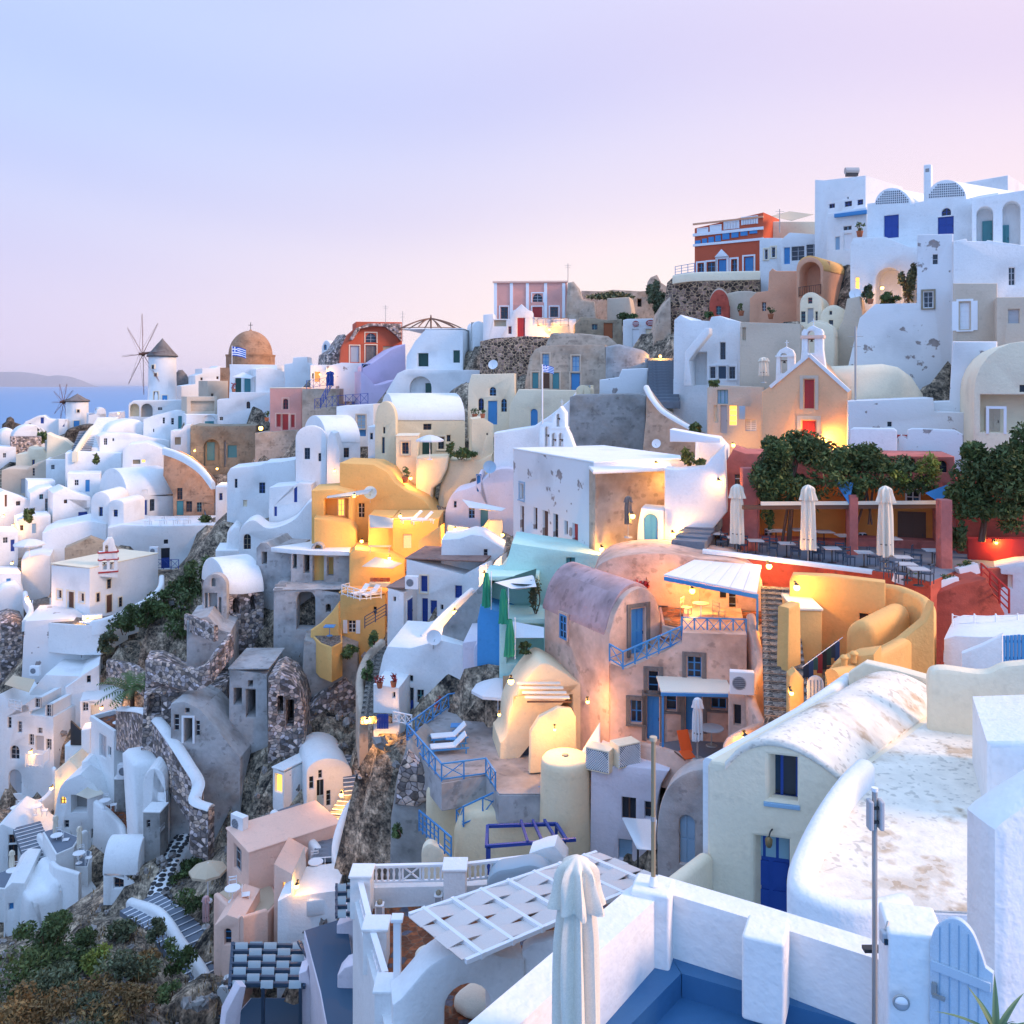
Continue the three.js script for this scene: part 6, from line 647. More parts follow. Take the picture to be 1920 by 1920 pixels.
{ const pier = (lb2, px, py, d, w, hh, t, a) => { const g = thing('parapet_pier', lb2, 'pier', P(px, py, d).add(new V3(0,-hh, 0)), a); mesh('block', rbox(w, hh, t, 0, hh / 2,0,.04), C.white, g); return g; }; pier('white corner pier carrying the thin brass pole', 1224,1657,12.05,.52,1.5,.46,-.35); pier('white pier block projecting from the parapet', 1436,1741,11.05,.50,1.02,.5,-.42); pier('big white gate pier with spotlight', 1708,1722,9.9,.58,2.6,.6,-.22); }
{ const g = h('plank_gate', 'pale blue arched plank gate in the foreground', C.paleblue, 9.55,-12,[[1742,1990],[1743,1768],...sp([1744,1765],[1752,1742],[1772,1725],[1795,1724],[1820,1745],[1838,1785],[1848,1815]),[1862,1826],[1862,1990]],.07,{ cat: 'gate', b: .012, nog: 1, dn: 0 }); const wl = g.children.find(c => c.name === 'wall'); wl.name = 'gate_leaf'; const pale = wl.material = mat('pale_blue_gate_paint', [.55,.66,.74],{ r: .55, t: 'grain', b: .003 }); const { fr, base } = g.frame_;
  const L = x => hit(fr, x, 1900)[0]; const tops = [1733,1727,1731,1748,1778]; [1762,1780,1798,1816,1834].forEach((x, i) => { const q = hit(fr, x, tops[i] + 4), p = hit(fr, x, 1985); mesh('plank_groove', box(.008, q[1] - p[1],.012, p[0], (p[1] + q[1]) / 2 - base, .002), C.paleblue, g); }); const a = hit(fr, 1746,1806), b = hit(fr, 1858,1850); mesh('brace', bar(new V3(a[0], a[1] - base, .02), new V3(b[0], b[1] - base, .02),.03,.09), pale, g); const c = hit(fr, 1749,1850); mesh('latch', merge([box(.05,.12,.04, c[0] + .02, c[1] - base, .03), box(.12,.03,.04, c[0] + .07, c[1] - base - .05,.06)]), C.steel, g); }
{ const p = P(1640,1950,10.45), g = thing('antenna_pole', 'grey steel pole with two flat antenna boxes', 'pole', p); const H = 470 / F * 10.45; mesh('pole', rod(new V3(), new V3(0, H, 0),.032), C.steel, g); for (const s of [-1,1]) mesh('antenna_box', rbox(.055,.34,.12, s * .062, H - .28,.02,.02), C.greydoor, g); mesh('clamp', merge([box(.2,.04,.1,0,1.0,-.08), box(.1,.03,.1,0, H - .2,0), box(.1,.03,.1,0, H - .36,0)]), C.iron, g); mesh('cap', new THREE.CylinderGeometry(.038,.038,.04,10).translate(0, H, 0), C.whitep, g); }
{ const p = P(1225,1657,12), g = thing('brass_pole', 'thin brass coloured pole on the corner pier', 'pole', p); const H = 272 / F * 12; mesh('pole', rod(new V3(), new V3(0, H, 0),.03,.03,10), mat('brass_tube', [.40,.30,.17],{ r: .4, m: .5 }), g); mesh('cap', new THREE.CylinderGeometry(.05,.05,.05,10).translate(0, H, 0), C.straw, g); mesh('joint', new THREE.CylinderGeometry(.036,.036,.06,10).translate(0, H * .45,0), C.steel, g); mesh('foot', new THREE.CylinderGeometry(.04,.06,.12,10).translate(0,.04,0), C.whitep, g); }
{ const g = thing('spotlight', 'small white spotlight fixed to the gate pier', 'lamp', P(1661,1755,9.75)); mesh('housing', rbox(.11,.12,.1,0,0,0,.02), C.greydoor, g); mesh('lens', box(.08,.06,.02,0,-.03,.055), C.glass, g); mesh('bracket', rod(new V3(0,.06,0), new V3(.05,.12,-.06),.015), C.steel, g); const r = thing('bulkhead_light', 'round bulkhead light low on the gate pier', 'lamp', P(1690,1880,9.55),-.22); mesh('bezel', new THREE.TorusGeometry(.075,.012,8,24), C.steel, r); mesh('half_dome', new THREE.SphereGeometry(.07,16,8).scale(1,1,.4), C.whitep, r); mesh('hood', new THREE.SphereGeometry(.074,16,6,0,7, Math.PI / 2, Math.PI / 2).scale(1,1,.5), C.greydoor, r); }
{ const g = thing('wall_lantern', 'brass lantern above the blue chapel door', 'lantern', P(1440,1568,21)); mesh('arm', new THREE.TubeGeometry(new THREE.CatmullRomCurve3([new V3(.1,.05,-.15), new V3(.1,.16,0), new V3(.02,.16,.12), new V3(-.02,.05,.14)]),12,.018,6), C.iron, g); mesh('cage', lathe([[.03,.06],[.09,.0],[.08,-.12],[.05,-.18],[0,-.2]],8).translate(-.02,0,.14), mat('old_brass', [.25,.17,.08],{ r: .4, m: .6 }), g); mesh('rose', new THREE.CylinderGeometry(.07,.07,.04,12).rotateX(Math.PI / 2).translate(.1,.05,-.16), C.iron, g); }
parapetWall('side_parapet', 'cream low wall left of the chapel', C.cream2,[[1322,1600,21.5],[1270,1640,19.5],[1235,1668,18]],3,.35,{ straight: 1 });

// ---------- white pergola terrace in the foreground ----------
const yP = CY - 19;
terrace('pergola_terrace', 'white terrace block with stone tiled floor under the woven pergola', C.white, yP, [[690,1703],[880,1693],[1060,1690],[1230,1700],[1230,1990],[738,1990]],9,{ fm: C.terra, in: .1, gy: 0 });
{ const dB = depthAt(1697, yP), A0 = [[698,1657],[832,1655],[878,1652],[1000,1640]];
  parapetWall('low_wall', 'white low wall under the back balustrade', C.white, [[690,1660, dB],[880,1656, dB + .2],[1060,1645, dB + .6]],.95,.35,{ straight: 1, round: 0 });
  const bal = (lb2, x0, y0, x1, y1, d0, d1, hgt) => { const g = thing('balustrade', lb2, 'balustrade', P(x0, y0, d0)); const a = new V3(), b = P(x1, y1, d1).sub(g.position), up = t => new V3(0, t, 0); mesh('top_rail', bar(a.clone().add(up(hgt)), b.clone().add(up(hgt)),.16,.09), C.whitep, g); mesh('bottom_rail', bar(a.clone().add(up(.05)), b.clone().add(up(.05)),.1,.07), C.whitep, g); const n = 12; for (let i = 0; i < n; i++) { const p = a.clone().lerp(b, (i + .5) / n); if (i > 4 && i < 8) continue; mesh('baluster', lathe([[.035,.06],[.06,.1],[.035,.16],[.055, hgt * .5],[.03, hgt * .75],[.06, hgt * .85],[.04, hgt]],8).translate(p.x, p.y, p.z), C.whitep, g); } const l = a.clone().lerp(b, 5 / n), r = a.clone().lerp(b, 8 / n); mesh('cross_brace', bar(l.clone().add(up(.08)), r.clone().add(up(hgt - .03)),.05), C.whitep, g); mesh('cross_brace', bar(l.clone().add(up(hgt - .03)), r.clone().add(up(.08)),.05), C.whitep, g); for (const q of [l, r]) mesh('post', bar(q, q.clone().add(up(hgt)),.07), C.whitep, g); };
  bal('white balustrade with crossed panel at the back left of the pergola terrace', 700,1656,832,1653, dB, dB, .62); bal('white balustrade with crossed panel behind the pergola', 876,1652,995,1637, dB, dB + .5,.62);
  const pier = (lb2, x0, x1, yt, yb, d, t) => { const k = d / F, g = thing('terrace_pier', lb2, 'pier', P((x0 + x1) / 2, yb, d - t / 2)); const hh = (yb - yt) * k; mesh('shaft', rbox((x1 - x0) * k, hh, t, 0, hh / 2,0,.03), C.white, g); mesh('cap', rbox((x1 - x0) * k + .1,.1, t + .1,0, hh, 0,.03), C.white, g); };
  pier('square white pier at the back left corner', 660,698,1634,1712, dB - .2,.8); pier('square white pier between the two balustrades', 833,874,1622,1697, dB - .1,.8); pier('white pier halfway along the left balustrade', 684,728,1732,1815,30.2,.75); pier('white pier with column at the front left', 706,760,1845,1935,27.2,.8);
  h('stepped_pier', 'white stepped pier at the back right of the pergola terrace', C.white, dB + .4,-10,[[990,1690],[992,1600],[1020,1590],[1040,1586],[1060,1612],[1062,1690]],.9,{ cat: 'pier', nog: 1, b: .04, dn: 0 });
  const side = (lb2, a, b) => { const g = thing('side_balustrade', lb2, 'balustrade', a.clone()); const q = b.clone().sub(a); mesh('top_rail', bar(new V3(0,.7,0), q.clone().add(new V3(0,.7,0)),.2,.1), C.whitep, g); mesh('bottom_rail', bar(new V3(0,.1,0), q.clone().add(new V3(0,.1,0)),.12,.08), C.whitep, g); for (let i = 1; i < 9; i++) { const p = q.clone().multiplyScalar(i / 9); mesh('baluster', bar(p.clone().add(new V3(0,.1,0)), p.clone().add(new V3(0,.7,0)),.06), C.whitep, g); } };
  side('white side balustrade in the back half of the terrace edge', P(672,1676, dB - .5), P(692,1760,30.4)); side('white side balustrade in the front half of the terrace edge', P(696,1778,29.8), P(722,1868,27.4));
  parapetWall('edge_wall', 'white edge wall below the side balustrades', C.white, [[672,1674, dB - .5],[692,1758,30.4],[716,1850,27.8],[745,1960,25]],9,.4,{ straight: 1, round: 0 });
  const c = P(745,1846,27), g = thing('pergola_column', 'slender white pergola column on the front left pier', 'column', c); mesh('shaft', rbox(.22,1.95,.22,0,.98,0,.02), C.whitep, g); mesh('base', rbox(.36,.12,.36,0,.06,0,.02), C.whitep, g); mesh('capital', rbox(.36,.12,.36,0,1.98,0,.03), C.whitep, g);
}
function wovenPergola(label, y, c, ns, nb, sm, bm, o = {}) { // c: four corners, strips run 0->1, bars run 0->3
  const w = c.map(p => p.length === 3 ? P(p[0], p[1], p[2]) : onY(p[0], p[1], y)); const O = w[0].clone(); const g = thing('woven_pergola', label, 'pergola', O); const f = (u, v) => w[0].clone().lerp(w[1], u).lerp(w[3].clone().lerp(w[2], u), v).sub(O); const bt = o.bt ?? .1, amp = o.amp ?? .1;
  for (let i = 0; i < nb; i++) { const u = (i + .5) / nb; mesh('beam', bar(f(u, -(o.ov ?? .06)), f(u, 1 + (o.ov ?? .06)), bt, bt * 1.3), bm, g); }
  for (let j = 0; j < ns; j++) { const v0 = (j + (o.gap ?? .06)) / ns, v1 = (j + 1 - (o.gap ?? .06)) / ns, n = nb * 6, pos = []; const pt = (k, v) => { const u = -.01 + 1.02 * k / n; const p = f(u, v); p.y += amp * Math.cos(Math.PI * (u * nb - .5 + (j % 2))) + .02; return p; }; const q = (a, b, cc, d) => { for (const p of [a, b, cc, a, cc, d]) pos.push(p.x, p.y, p.z); }; const t = new V3(0,-.02,0); for (let k = 0; k < n; k++) { const a = pt(k, v0), b = pt(k + 1, v0), cc = pt(k + 1, v1), d = pt(k, v1); q(a, b, cc, d); q(d.clone().add(t), cc.clone().add(t), b.clone().add(t), a.clone().add(t)); } const s = new THREE.BufferGeometry(); s.setAttribute('position', new THREE.Float32BufferAttribute(pos, 3)); s.computeVertexNormals(); mesh('fabric_strip', uvBox(toCreasedNormals(s, 1)), sm, g); }
  mesh('edge_beam', bar(f(0,-.03), f(1,-.03), bt), bm, g); mesh('edge_beam', bar(f(0,1.03), f(1,1.03), bt), bm, g);
  for (const [u, v] of o.posts || []) { const p = f(u, v); mesh('post', bar(p, p.clone().add(new V3(0,-(o.ph ?? 2.2),0)), bt), bm, g); } return g;
}
wovenPergola('white pergola woven with beige fabric strips', CY - 15.6,[[770,1718],[1122,1600],[1232,1645],[870,1800]],4,7, mat('rosy_beige_canvas', [.76,.66,.60],{ t: 'grain', r: .95 }), C.whitep, { amp: .055, gap: .005, ov: .06, bt: .12, posts: [[1,1]], ph: 3 });
h('white_arch', 'thick white archway at the front of the pergola terrace', C.white, 25.6,3,[[735,2020],[736,1885],...sp([752,1872],[775,1845],[805,1812],[850,1788],[900,1785],[950,1796],[985,1800]),[988,2020]],1.1,{ cat: 'archway', b: .12, dn: 0, nog: 1, o: [['V', [834,1846,920,2015],{ rec: 1.4, m: C.terra }]] });
{ const g = scene.children[scene.children.length - 1]; const dd = g.children.find(c => c.name === 'doorway'); if (dd) g.remove(dd); }
h('white_ramp_wall', 'smooth white wall sloping behind the archway', C.white, 26.4,-6,[[980,2020],[978,1785],[1000,1768],[1060,1760],[1064,2020]],.6,{ cat: 'wall', b: .12, dn: 0, nog: 1 });
{ const bag = (lb2, p, s, t) => { const g = thing('floor_cushion', lb2, 'cushion', p, t); const q = new THREE.SphereGeometry(1,20,14); const a = q.attributes.position; for (let i = 0; i < a.count; i++) { const x = a.getX(i), y = a.getY(i), z = a.getZ(i); const k = 1 + .06 * Math.sin(x * 5 + z * 4) + .04 * Math.sin(z * 7); a.setXYZ(i, Math.sign(x) * Math.pow(Math.abs(x),.8) * k * s, Math.max(-.4, y * .5) * s, Math.sign(z) * Math.pow(Math.abs(z),.8) * k * s); } q.computeVertexNormals(); mesh('cover', q.translate(0,.4 * s, 0), C.canvas, g); }; bag('big white floor cushion under the pergola', onY(815,1815, yP),.65,.3); bag('big white floor cushion seen through the archway', onY(893,1892, yP),.62,1.1); }
for (const [lb2, x, y] of [['white lantern box at the back left pier', 712,1722],['white lantern box at the middle pier', 822,1704]]) { const g = thing('lantern_box', lb2, 'lantern', onY(x, y, yP)); mesh('frame', merge([box(.3,.04,.3,0,.02,0), box(.3,.04,.3,0,.5,0),...[[-1,-1],[1,-1],[-1,1],[1,1]].map(([a, b]) => box(.04,.5,.04, a * .13,.25, b * .13))]), C.whitep, g); mesh('glass', box(.22,.44,.22,0,.25,0), C.greydoor, g); mesh('plant', new THREE.SphereGeometry(.1,8,6).translate(0,.58,0), C.olive, g); }
h('covered_sofa', 'grey covered furniture heap behind the pergola', mat('blue_grey_cover', [.35,.42,.46],{ r: .8 }), depthAt(1690, yP) - .8,-8, sp([912,1690],[914,1650],[930,1634],[960,1628],[1000,1622],[1030,1640],[1034,1690]),.9,{ cat: 'cover', nog: 1, b: .15, dn: 0 });
// ---------- grey pergolas and terraces, bottom left of centre ----------
const yG = CY - 28.5;
wovenPergola('square slate blue pergola woven with grey strips', yG, [[434,1852],[440,1768],[575,1768],[566,1852]],5,7, C.gcanvas, C.navy, { amp: .14, bt: .14, ov: .03, posts: [[0,.45],[0,.98],[1,0]], ph: 4 });
wovenPergola('tilted slate blue pergola woven with grey strips', yG + .6,[[592,1815],[562,1765],[640,1742],[680,1790]],4,5, C.gcanvas, C.navy, { amp: .12, bt: .13, ov: .05, posts: [[0,0]], ph: 4 });
wovenPergola('narrow slate blue pergola beside the white terrace block', yG + 3.5,[[632,1720],[632,1658],[668,1656],[668,1720]],2,5, C.gcanvas, C.navy, { amp: .1, bt: .12, ov: .1 });
wovenPergola('low slate blue pergola at the bottom edge', yG - 3.6,[[352,1918],[352,1872],[430,1862],[440,1905]],2,5, C.gcanvas, C.navy, { amp: .08, bt: .12, ov: .1 });
terrace('lower_terrace', 'dark blue floored terrace under the slate pergola', C.lilac2, CY - 32,[[440,1905],[470,1870],[640,1870],[660,1990],[430,1990]],4,{ fm: mat('deep_blue_floor', [.03,.08,.14],{ r: .6 }), in: .1 });
terrace('lower_terrace', 'dark blue floored passage left of the white terrace block', C.lilac2, CY - 27,[[570,1745],[650,1720],[668,1830],[668,1930],[625,1990],[600,1860]],7,{ fm: mat('deep_blue_floor', [.03,.08,.14],{ r: .6 }), in: .05 });
h('lilac_pier', 'tall lilac wall pier right of the slate pergola', C.lilac2,43,-10,[[560,1960],[560,1826],[575,1820],[600,1900],[612,1960]],1,{ cat: 'wall', nog: 1, b: .08 });
h('lilac_pier', 'pale lilac sloping wall beside the white terrace block', C.lilac2,40.5,-14,[[628,1990],[632,1830],[645,1815],[668,1808],[670,1990]],1,{ cat: 'wall', nog: 1, b: .1 });
h('lilac_pier', 'small lilac block under the narrow pergola', C.lilac2,44.5,-14,[[630,1780],[631,1735],[668,1722],[670,1780]],2,{ cat: 'block', nog: 1, b: .06 });
h('lilac_pier', 'leaning lilac wall at the bottom of the lane', C.lilac2,41,20,[[400,1960],[424,1900],[450,1850],[462,1850],[452,1900],[440,1960]],.6,{ cat: 'wall', nog: 1, b: .06 });
h('white_pool_house', 'pale blue white stair house with little pool', C.white, 47.8,-14,[[518,1800],[520,1690],[545,1676],[548,1640],[552,1680],[632,1670],[634,1800]],3,{ b: .1, nog: 1 });
parapetWall('pool_wall', 'white curved pool wall above the pale stair house', C.white, [[556,1640,49.7],[575,1628,51.1],[620,1618,52.0],[652,1610,52.0]],2.2,.35);
terrace('small_pool', 'small turquoise plunge pool with white rim', C.white, Yat(1676,48.3),[[575,1690],[590,1672],[632,1662],[634,1682]],.8,{ nog: 1, cat: 'pool', fm: mat('turquoise_water', [.05,.40,.42],{ r: .1 }), in: .22 });
h('white_stair_house', 'white round stair wall below the lit steps', C.white, 51.5,-8, sp([648,1640],[650,1560],[660,1545],[690,1540],[712,1555],[716,1640]),3,{ b: .3, nog: 1 });
parapetWall('stair_wall', 'left white curved parapet of the lit steps', C.white, [[590,1570,54.3],[608,1545,56.1],[640,1515,58.0],[660,1480,60.3],[652,1440,62.6],[650,1415,64.4]],1.3,.4);
parapetWall('stair_wall', 'right white curved parapet of the lit steps', C.white, [[640,1620,50.6],[630,1590,51.5],[640,1540,52.9],[668,1495,55.2],[700,1505,55.2],[712,1540,53.4],[718,1600,51.1]],2.6,.5);
stairs('lit_steps', 'dark lower steps with white edges winding down the ravine', C.step, P(615,1605,51.5), P(622,1560,55.2),1.7,6,{ nose: C.whitep }); stairs('lit_steps', 'dark middle steps with white edges glowing by the lamp', C.step, P(618,1572,54.7), P(665,1490,59.3),1.8,10,{ nose: C.whitep }); stairs('lit_steps', 'dark upper steps with white edges in the ravine', C.step, P(672,1490,58.9), P(664,1415,64.4),1.8,10,{ nose: C.whitep });
stairs('side_steps', 'pale blue steps beside the rubble bank', C.white, P(706,1480,53.4), P(712,1420,57.0),2.2,7,{});
h('white_step_block', 'white lumpy block at the head of the side steps', C.white, 53.4,-12,[[712,1470],[713,1395],[735,1375],[760,1380],[762,1470]],2,{ b: .25, cat: 'block', nog: 1 });
terrace('step_terrace', 'slate floored terrace with white chairs by the lit steps', C.slate, Yat(1545,56.1),[[516,1520],[560,1505],[600,1525],[620,1545],[600,1572],[585,1565],[540,1535]],2.5,{ cat: 'terrace' });
parapetWall('terrace_parapet', 'white bluish parapet between slate terrace and peach roof', C.white, [[513,1518,57.0],[545,1545,55.2],[580,1568,53.8],[606,1600,52.4]],1.6,.5);
// ---------- lane with slate steps ----------
{ const P3 = [[262,1690,57],[300,1715,55.5],[345,1760,53.5],[395,1825,51],[412,1872,50]]; for (let i = 0; i + 1 < P3.length; i++) { const a = P(...P3[i + 1]), b = P(...P3[i]); stairs('slate_lane', ['top', 'second', 'third', 'lowest'][i] + ' flight of the broad slate lane with white edges', C.slate, a, b, 2.6,5,{ nose: C.whitep }); } }
parapetWall('lane_wall', 'long white wall on the scrub side of the slate lane', C.white, [[244,1684,57],[300,1705,55.2],[340,1760,52.6],[378,1810,50.5],[390,1845,49.3],[370,1880,48],[330,1905,47],[262,1918,46]],1.6,.6);
parapetWall('lane_wall', 'white boulder wall right of the slate lane', C.white, [[418,1850,46.5],[428,1830,47.4],[436,1805,47.8]],1.6,.6);

{ const w = [[404,1522,65.5],[362,1546,64],[332,1582,62.3],[310,1632,60],[292,1685,57.8]], c = new THREE.CatmullRomCurve3(w.map(p => P(...p))), g = thing('pebble_wall', 'broad white wall set with black stones beside the lane', 'wall', P(...w[4])); parapetWall('wall_body', '', C.white, w, 2.2,1.5,{ parent: g }); const r = rng(71); for (let i = 0; i < 70; i++) { const t = (i + r() * .6) / 70, p = c.getPoint(t), q = c.getTangent(t), s = (i % 3 - 1) * .42 + (r() - .5) * .15; mesh('stone', new THREE.IcosahedronGeometry(.14 + r() * .1,1).scale(1.2,.45,1), C.iron, g).position.set(p.x - q.z * s - g.position.x, p.y - .02 - g.position.y - Math.abs(s) * .22, p.z + q.x * s - g.position.z); } }

// ---------- lamps ----------
for (const [px, py, d, I, lb2, r] of [
  [365,845,130,16, 'street lamp left of the olive stone porch'],[407,879,121,16, 'street lamp below the olive stone house'],[627,883,96.5,12, 'lamp beside the arched white gable'],[770,897,82.5,10, 'lamp among pots at the cream front block'],[664,930,74.6,14, 'lamp on the ochre balcony'],[750,968,72.6,12, 'lamp beside the ochre roof loungers'],[853,993,72,6, 'first small lamp on the lane wall'],[880,995,71.6,8, 'second small lamp on the lane wall'],[942,1003,69.5,8, 'lamp near the blue lattice gate'],[730,1047,71,12, 'lamp above the ochre sail'],[742,1096,66,10, 'lamp at the foot of the ochre stair'],[678,1015,73.4,12, 'lamp on the narrow ochre stairs'],[416,1025,107,14, 'lamp at the corner of the long terrace wall'],[163,1163,92.4,16, 'lamp at the chapel court wall'],[50,1122,98,10, 'lamp at the left of the chapel court'],
  [190,1328,82.5,10, 'lamp beside the hotel doorway'],[57,1410,81.5,9, 'lamp on the hotel balcony'],[96,1478,76.5,4, 'lamp behind the curved lit wall'],[204,1588,60.5,4, 'lamp in the lowest hotel court'],[640,1490,57.5,12, 'lamp beside the winding steps'],[688,1352,50.8,12, 'lamp at the foot of the lane steps'],[1128,1030,49.8,7, 'lamp at the foot of the tan church wall'],[1231,872,51.2,7, 'lamp under the white church awning'],[1186,968,48.2,5, 'lamp beside the small closed grey parasol'],[1262,1003,47.6,8, 'lamp by the restaurant steps'],
  [1030,618,116.5,26, 'lamp on the mansion terrace wall'],[1375,835,66,9, 'lamp beside the shop notice boards'],[1298,1108,42,9, 'lamp under the white shade roof'],[1398,1386,32,3, 'lamp on the low pink parapet'],[1040,1368,38.4,8, 'lamp before the yellow partition', .07],[1102,1316,39.4,4, 'lamp on the cream shelter', .08],[1442,1062,42.5,8, 'lamp under the restaurant terrace edge'],[1494,1102,37,6, 'lamp in the corner of the apricot court'],[1484,1300,28.6,2.5, 'lamp at the apricot gate pier', .07],[1440,1240,36.5,2, 'lower lane step lamp', .06],[1444,1180,39,2, 'upper lane step lamp', .06],
  [489,803,126,16, 'lit red lantern box beside the small pink house', .3],[600,702,135,14, 'lamp on the warm lit hut'],[1238,668,94,12, 'lamp at the top of the street stairs'],[1545,826,58.6,16, 'lamp at the foot of the peach church front'],[1349,905,47.8,2.2, 'lamp in the gap left of the restaurant'],[556,1662,47.6,2, 'lamp on the peach corner block'],[6,968,120,14, 'lamp at the left edge'],[24,985,117,8, 'lamp over the left stairs'],[22,1056,106,10, 'low lamp at the left edge'],[222,775,168,16, 'lamp near the small pavilion'],[1654,540,75,5, 'lamp inside the plant arch'],[908,1078,55.2,8, 'lamp on the lit gate wall'],[852,1148,56,8, 'lamp on the white stair parapet'],[958,1278,40.8,3, 'lamp beside the open parasol'],[936,1340,41,2, 'table lamp on the sun terrace', .07],[1868,1018,43.8,3, 'lamp on the bar counter', .07],[428,958,112,10, 'lamp along the cobbled lane'],[1270,900,51.5,4, 'lamp behind the white planter wall']]) lamp(lb2, px, py, d, I, { r: r || .14 });
for (const [x, y] of [[1190,968],[1231,870]]) { }

// ---------- furniture builders ----------
function folded(L, r, folds, seed, prof) { const nt = folds * 8, nr = 22, pos = [], q = rng(seed), ph = Array.from({ length: folds }, () => q()); const pt = (i, j) => { const t = j / nr, a = i / nt * Math.PI * 2, k = Math.floor(i / nt * folds) % folds, w = Math.cos(a * folds + t * 1.2); const rr = r * prof(t) * (1 + .3 * w * Math.min(1, t * 3) * (.6 + .8 * ph[k]) + .05 * Math.sin(a * 2 + t * 7)); return new V3(Math.cos(a) * rr, -L * t - (j === nr ? .05 * L * ph[k] : 0), Math.sin(a) * rr); }; for (let i = 0; i < nt; i++) for (let j = 0; j < nr; j++) { const a = pt(i, j), b = pt((i + 1) % nt, j), c = pt((i + 1) % nt, j + 1), d = pt(i, j + 1); for (const p of [a, b, c, a, c, d]) pos.push(p.x, p.y, p.z); } const s = new THREE.BufferGeometry(); s.setAttribute('position', new THREE.Float32BufferAttribute(pos, 3)); s.computeVertexNormals(); return uvBox(toCreasedNormals(s, 1.1)); }
function closedParasol(label, p, H, L, r, m, o = {}) { const g = thing('closed_parasol', label, 'parasol', p, o.t || 0, o.group); mesh('pole', rod(new V3(), new V3(0, H, 0),.035), o.pm || C.steel, g); const b = mesh('folded_canopy', folded(L, r, 8, o.seed || 3, t => t < .03 ? t * 20 : .62 + .38 * Math.sin(Math.min(1, t * 1.25) * 1.7)), m, g); b.position.y = H - .04; const c = mesh('top_skirt', folded(L * .24, r * 1.12,8,5, t => .62 * Math.sqrt(Math.min(1, t * 5)) + .42 * t), m, g); c.position.y = H + .03; mesh('tie', new THREE.TorusGeometry(r * .92,.02,6,20).rotateX(Math.PI / 2).translate(0, H - L * .86,0), C.iron, g); mesh('foot', new THREE.CylinderGeometry(.2,.24,.08,14).translate(0,.04,0), o.pm || C.steel, g); return g; }
function openParasol(label, p, H, R0, m, o = {}) { const g = thing('open_parasol', label, 'parasol', p, o.t || .2, o.group); mesh('pole', rod(new V3(), new V3(0, H, 0),.035), C.whitep, g); const n = 8, pos = [], P2 = (k, t) => { const a = k / n * Math.PI * 2; return new V3(Math.cos(a) * R0 * t, H - .55 * R0 * .5 * t * t - .12 * t, Math.sin(a) * R0 * t); }; for (let k = 0; k < n; k++) for (let j = 0; j < 5; j++) { const a = P2(k, j / 5), b = P2(k + 1, j / 5), c = P2(k + 1, (j + 1) / 5), d = P2(k, (j + 1) / 5); for (const q of [a, c, b, a, d, c]) pos.push(q.x, q.y, q.z); } for (let k = 0; k < n; k++) { const a = P2(k, 1), b = P2(k + 1,1), e = new V3(0,-.14,0); for (const q of [a, b.clone().add(e), b, a, a.clone().add(e), b.clone().add(e)]) pos.push(q.x, q.y, q.z); mesh('rib', rod(P2(k, .02).add(new V3(0,-.04,0)), P2(k, .98).add(new V3(0,-.03,0)),.015), C.whitep, g); } const s = new THREE.BufferGeometry(); s.setAttribute('position', new THREE.Float32BufferAttribute(pos, 3)); s.computeVertexNormals(); mesh('canopy', uvBox(s), m, g).material.side = THREE.DoubleSide; mesh('foot', new THREE.CylinderGeometry(.25,.28,.08,14).translate(0,.04,0), C.whitep, g); return g; }
function lounger(label, p, t, fm, pm, o = {}) { const g = thing('sun_lounger', label, 'sun lounger', p, t, o.group); const s = o.s || 1; g.scale.setScalar(s); mesh('frame', merge([box(1.9,.06,.05,0,.3,.3), box(1.9,.06,.05,0,.3,-.3),...[-.6,-.2,.2,.6].map(x => box(.06,.03,.6, x, .31,0))]), fm, g); for (const [x, z] of [[-.8,.3],[-.8,-.3],[.8,.3],[.8,-.3]]) mesh('leg', box(.06,.3,.06, x, .15, z), fm, g); mesh('mattress', rbox(1.25,.09,.58,-.3,.38,0,.04), pm, g); const b = mesh('backrest', rbox(.8,.09,.58,.38,.03,0,.04), pm, g); b.position.set(.28,.37,0); b.rotation.z = .75; return g; }
function table(label, p, o = {}) { const g = thing('table', label, 'table', p, o.t || 0, o.group), r = o.r || .35, hh = o.h || .72; mesh('table_top', o.sq ? rbox(r * 2,.05, r * 2,0, hh, 0,.015) : new THREE.CylinderGeometry(r, r, .04,24).translate(0, hh, 0), o.m || C.whitep, g); mesh('leg', rod(new V3(0,0,0), new V3(0, hh, 0),.03), o.lm || C.whitep, g); mesh('base', new THREE.CylinderGeometry(.2,.24,.03,14).translate(0,.02,0), o.lm || C.whitep, g); return g; }
function chair(label, p, t, m, o = {}) { const g = thing('chair', label, 'chair', p, t, o.group); const s = o.s || 1; g.scale.setScalar(s); mesh('seat', rbox(.44,.04,.44,0,.45,0,.015), m, g); mesh('backrest', merge([box(.44,.06,.03,0,.86,-.2), box(.44,.06,.03,0,.7,-.2), box(.04,.46,.03,-.2,.68,-.2), box(.04,.46,.03,.2,.68,-.2)]), m, g); for (const [x, z] of [[-.19,-.19],[.19,-.19],[-.19,.19],[.19,.19]]) mesh('leg', box(.035,.45,.035, x, .22, z), m, g); return g; }
function aircon(label, p, t, w = .85) { const g = thing('air_conditioner', label, 'air conditioner', p, t); mesh('case', rbox(w, w * .95, w * .4,0, w * .475,0,.03), C.whitep, g); mesh('fan_ring', new THREE.TorusGeometry(w * .27,.02,8,24).translate(-w * .12, w * .48, w * .2), C.greydoor, g); mesh('fan', new THREE.CylinderGeometry(w * .26, w * .26,.02,20).rotateX(Math.PI / 2).translate(-w * .12, w * .48, w * .2), C.step, g); mesh('grille', merge(Array.from({ length: 6 }, (_, i) => box(w * .5,.01,.02,-w * .12, w * (.28 + i * .08), w * .215))), C.greydoor, g); return g; }
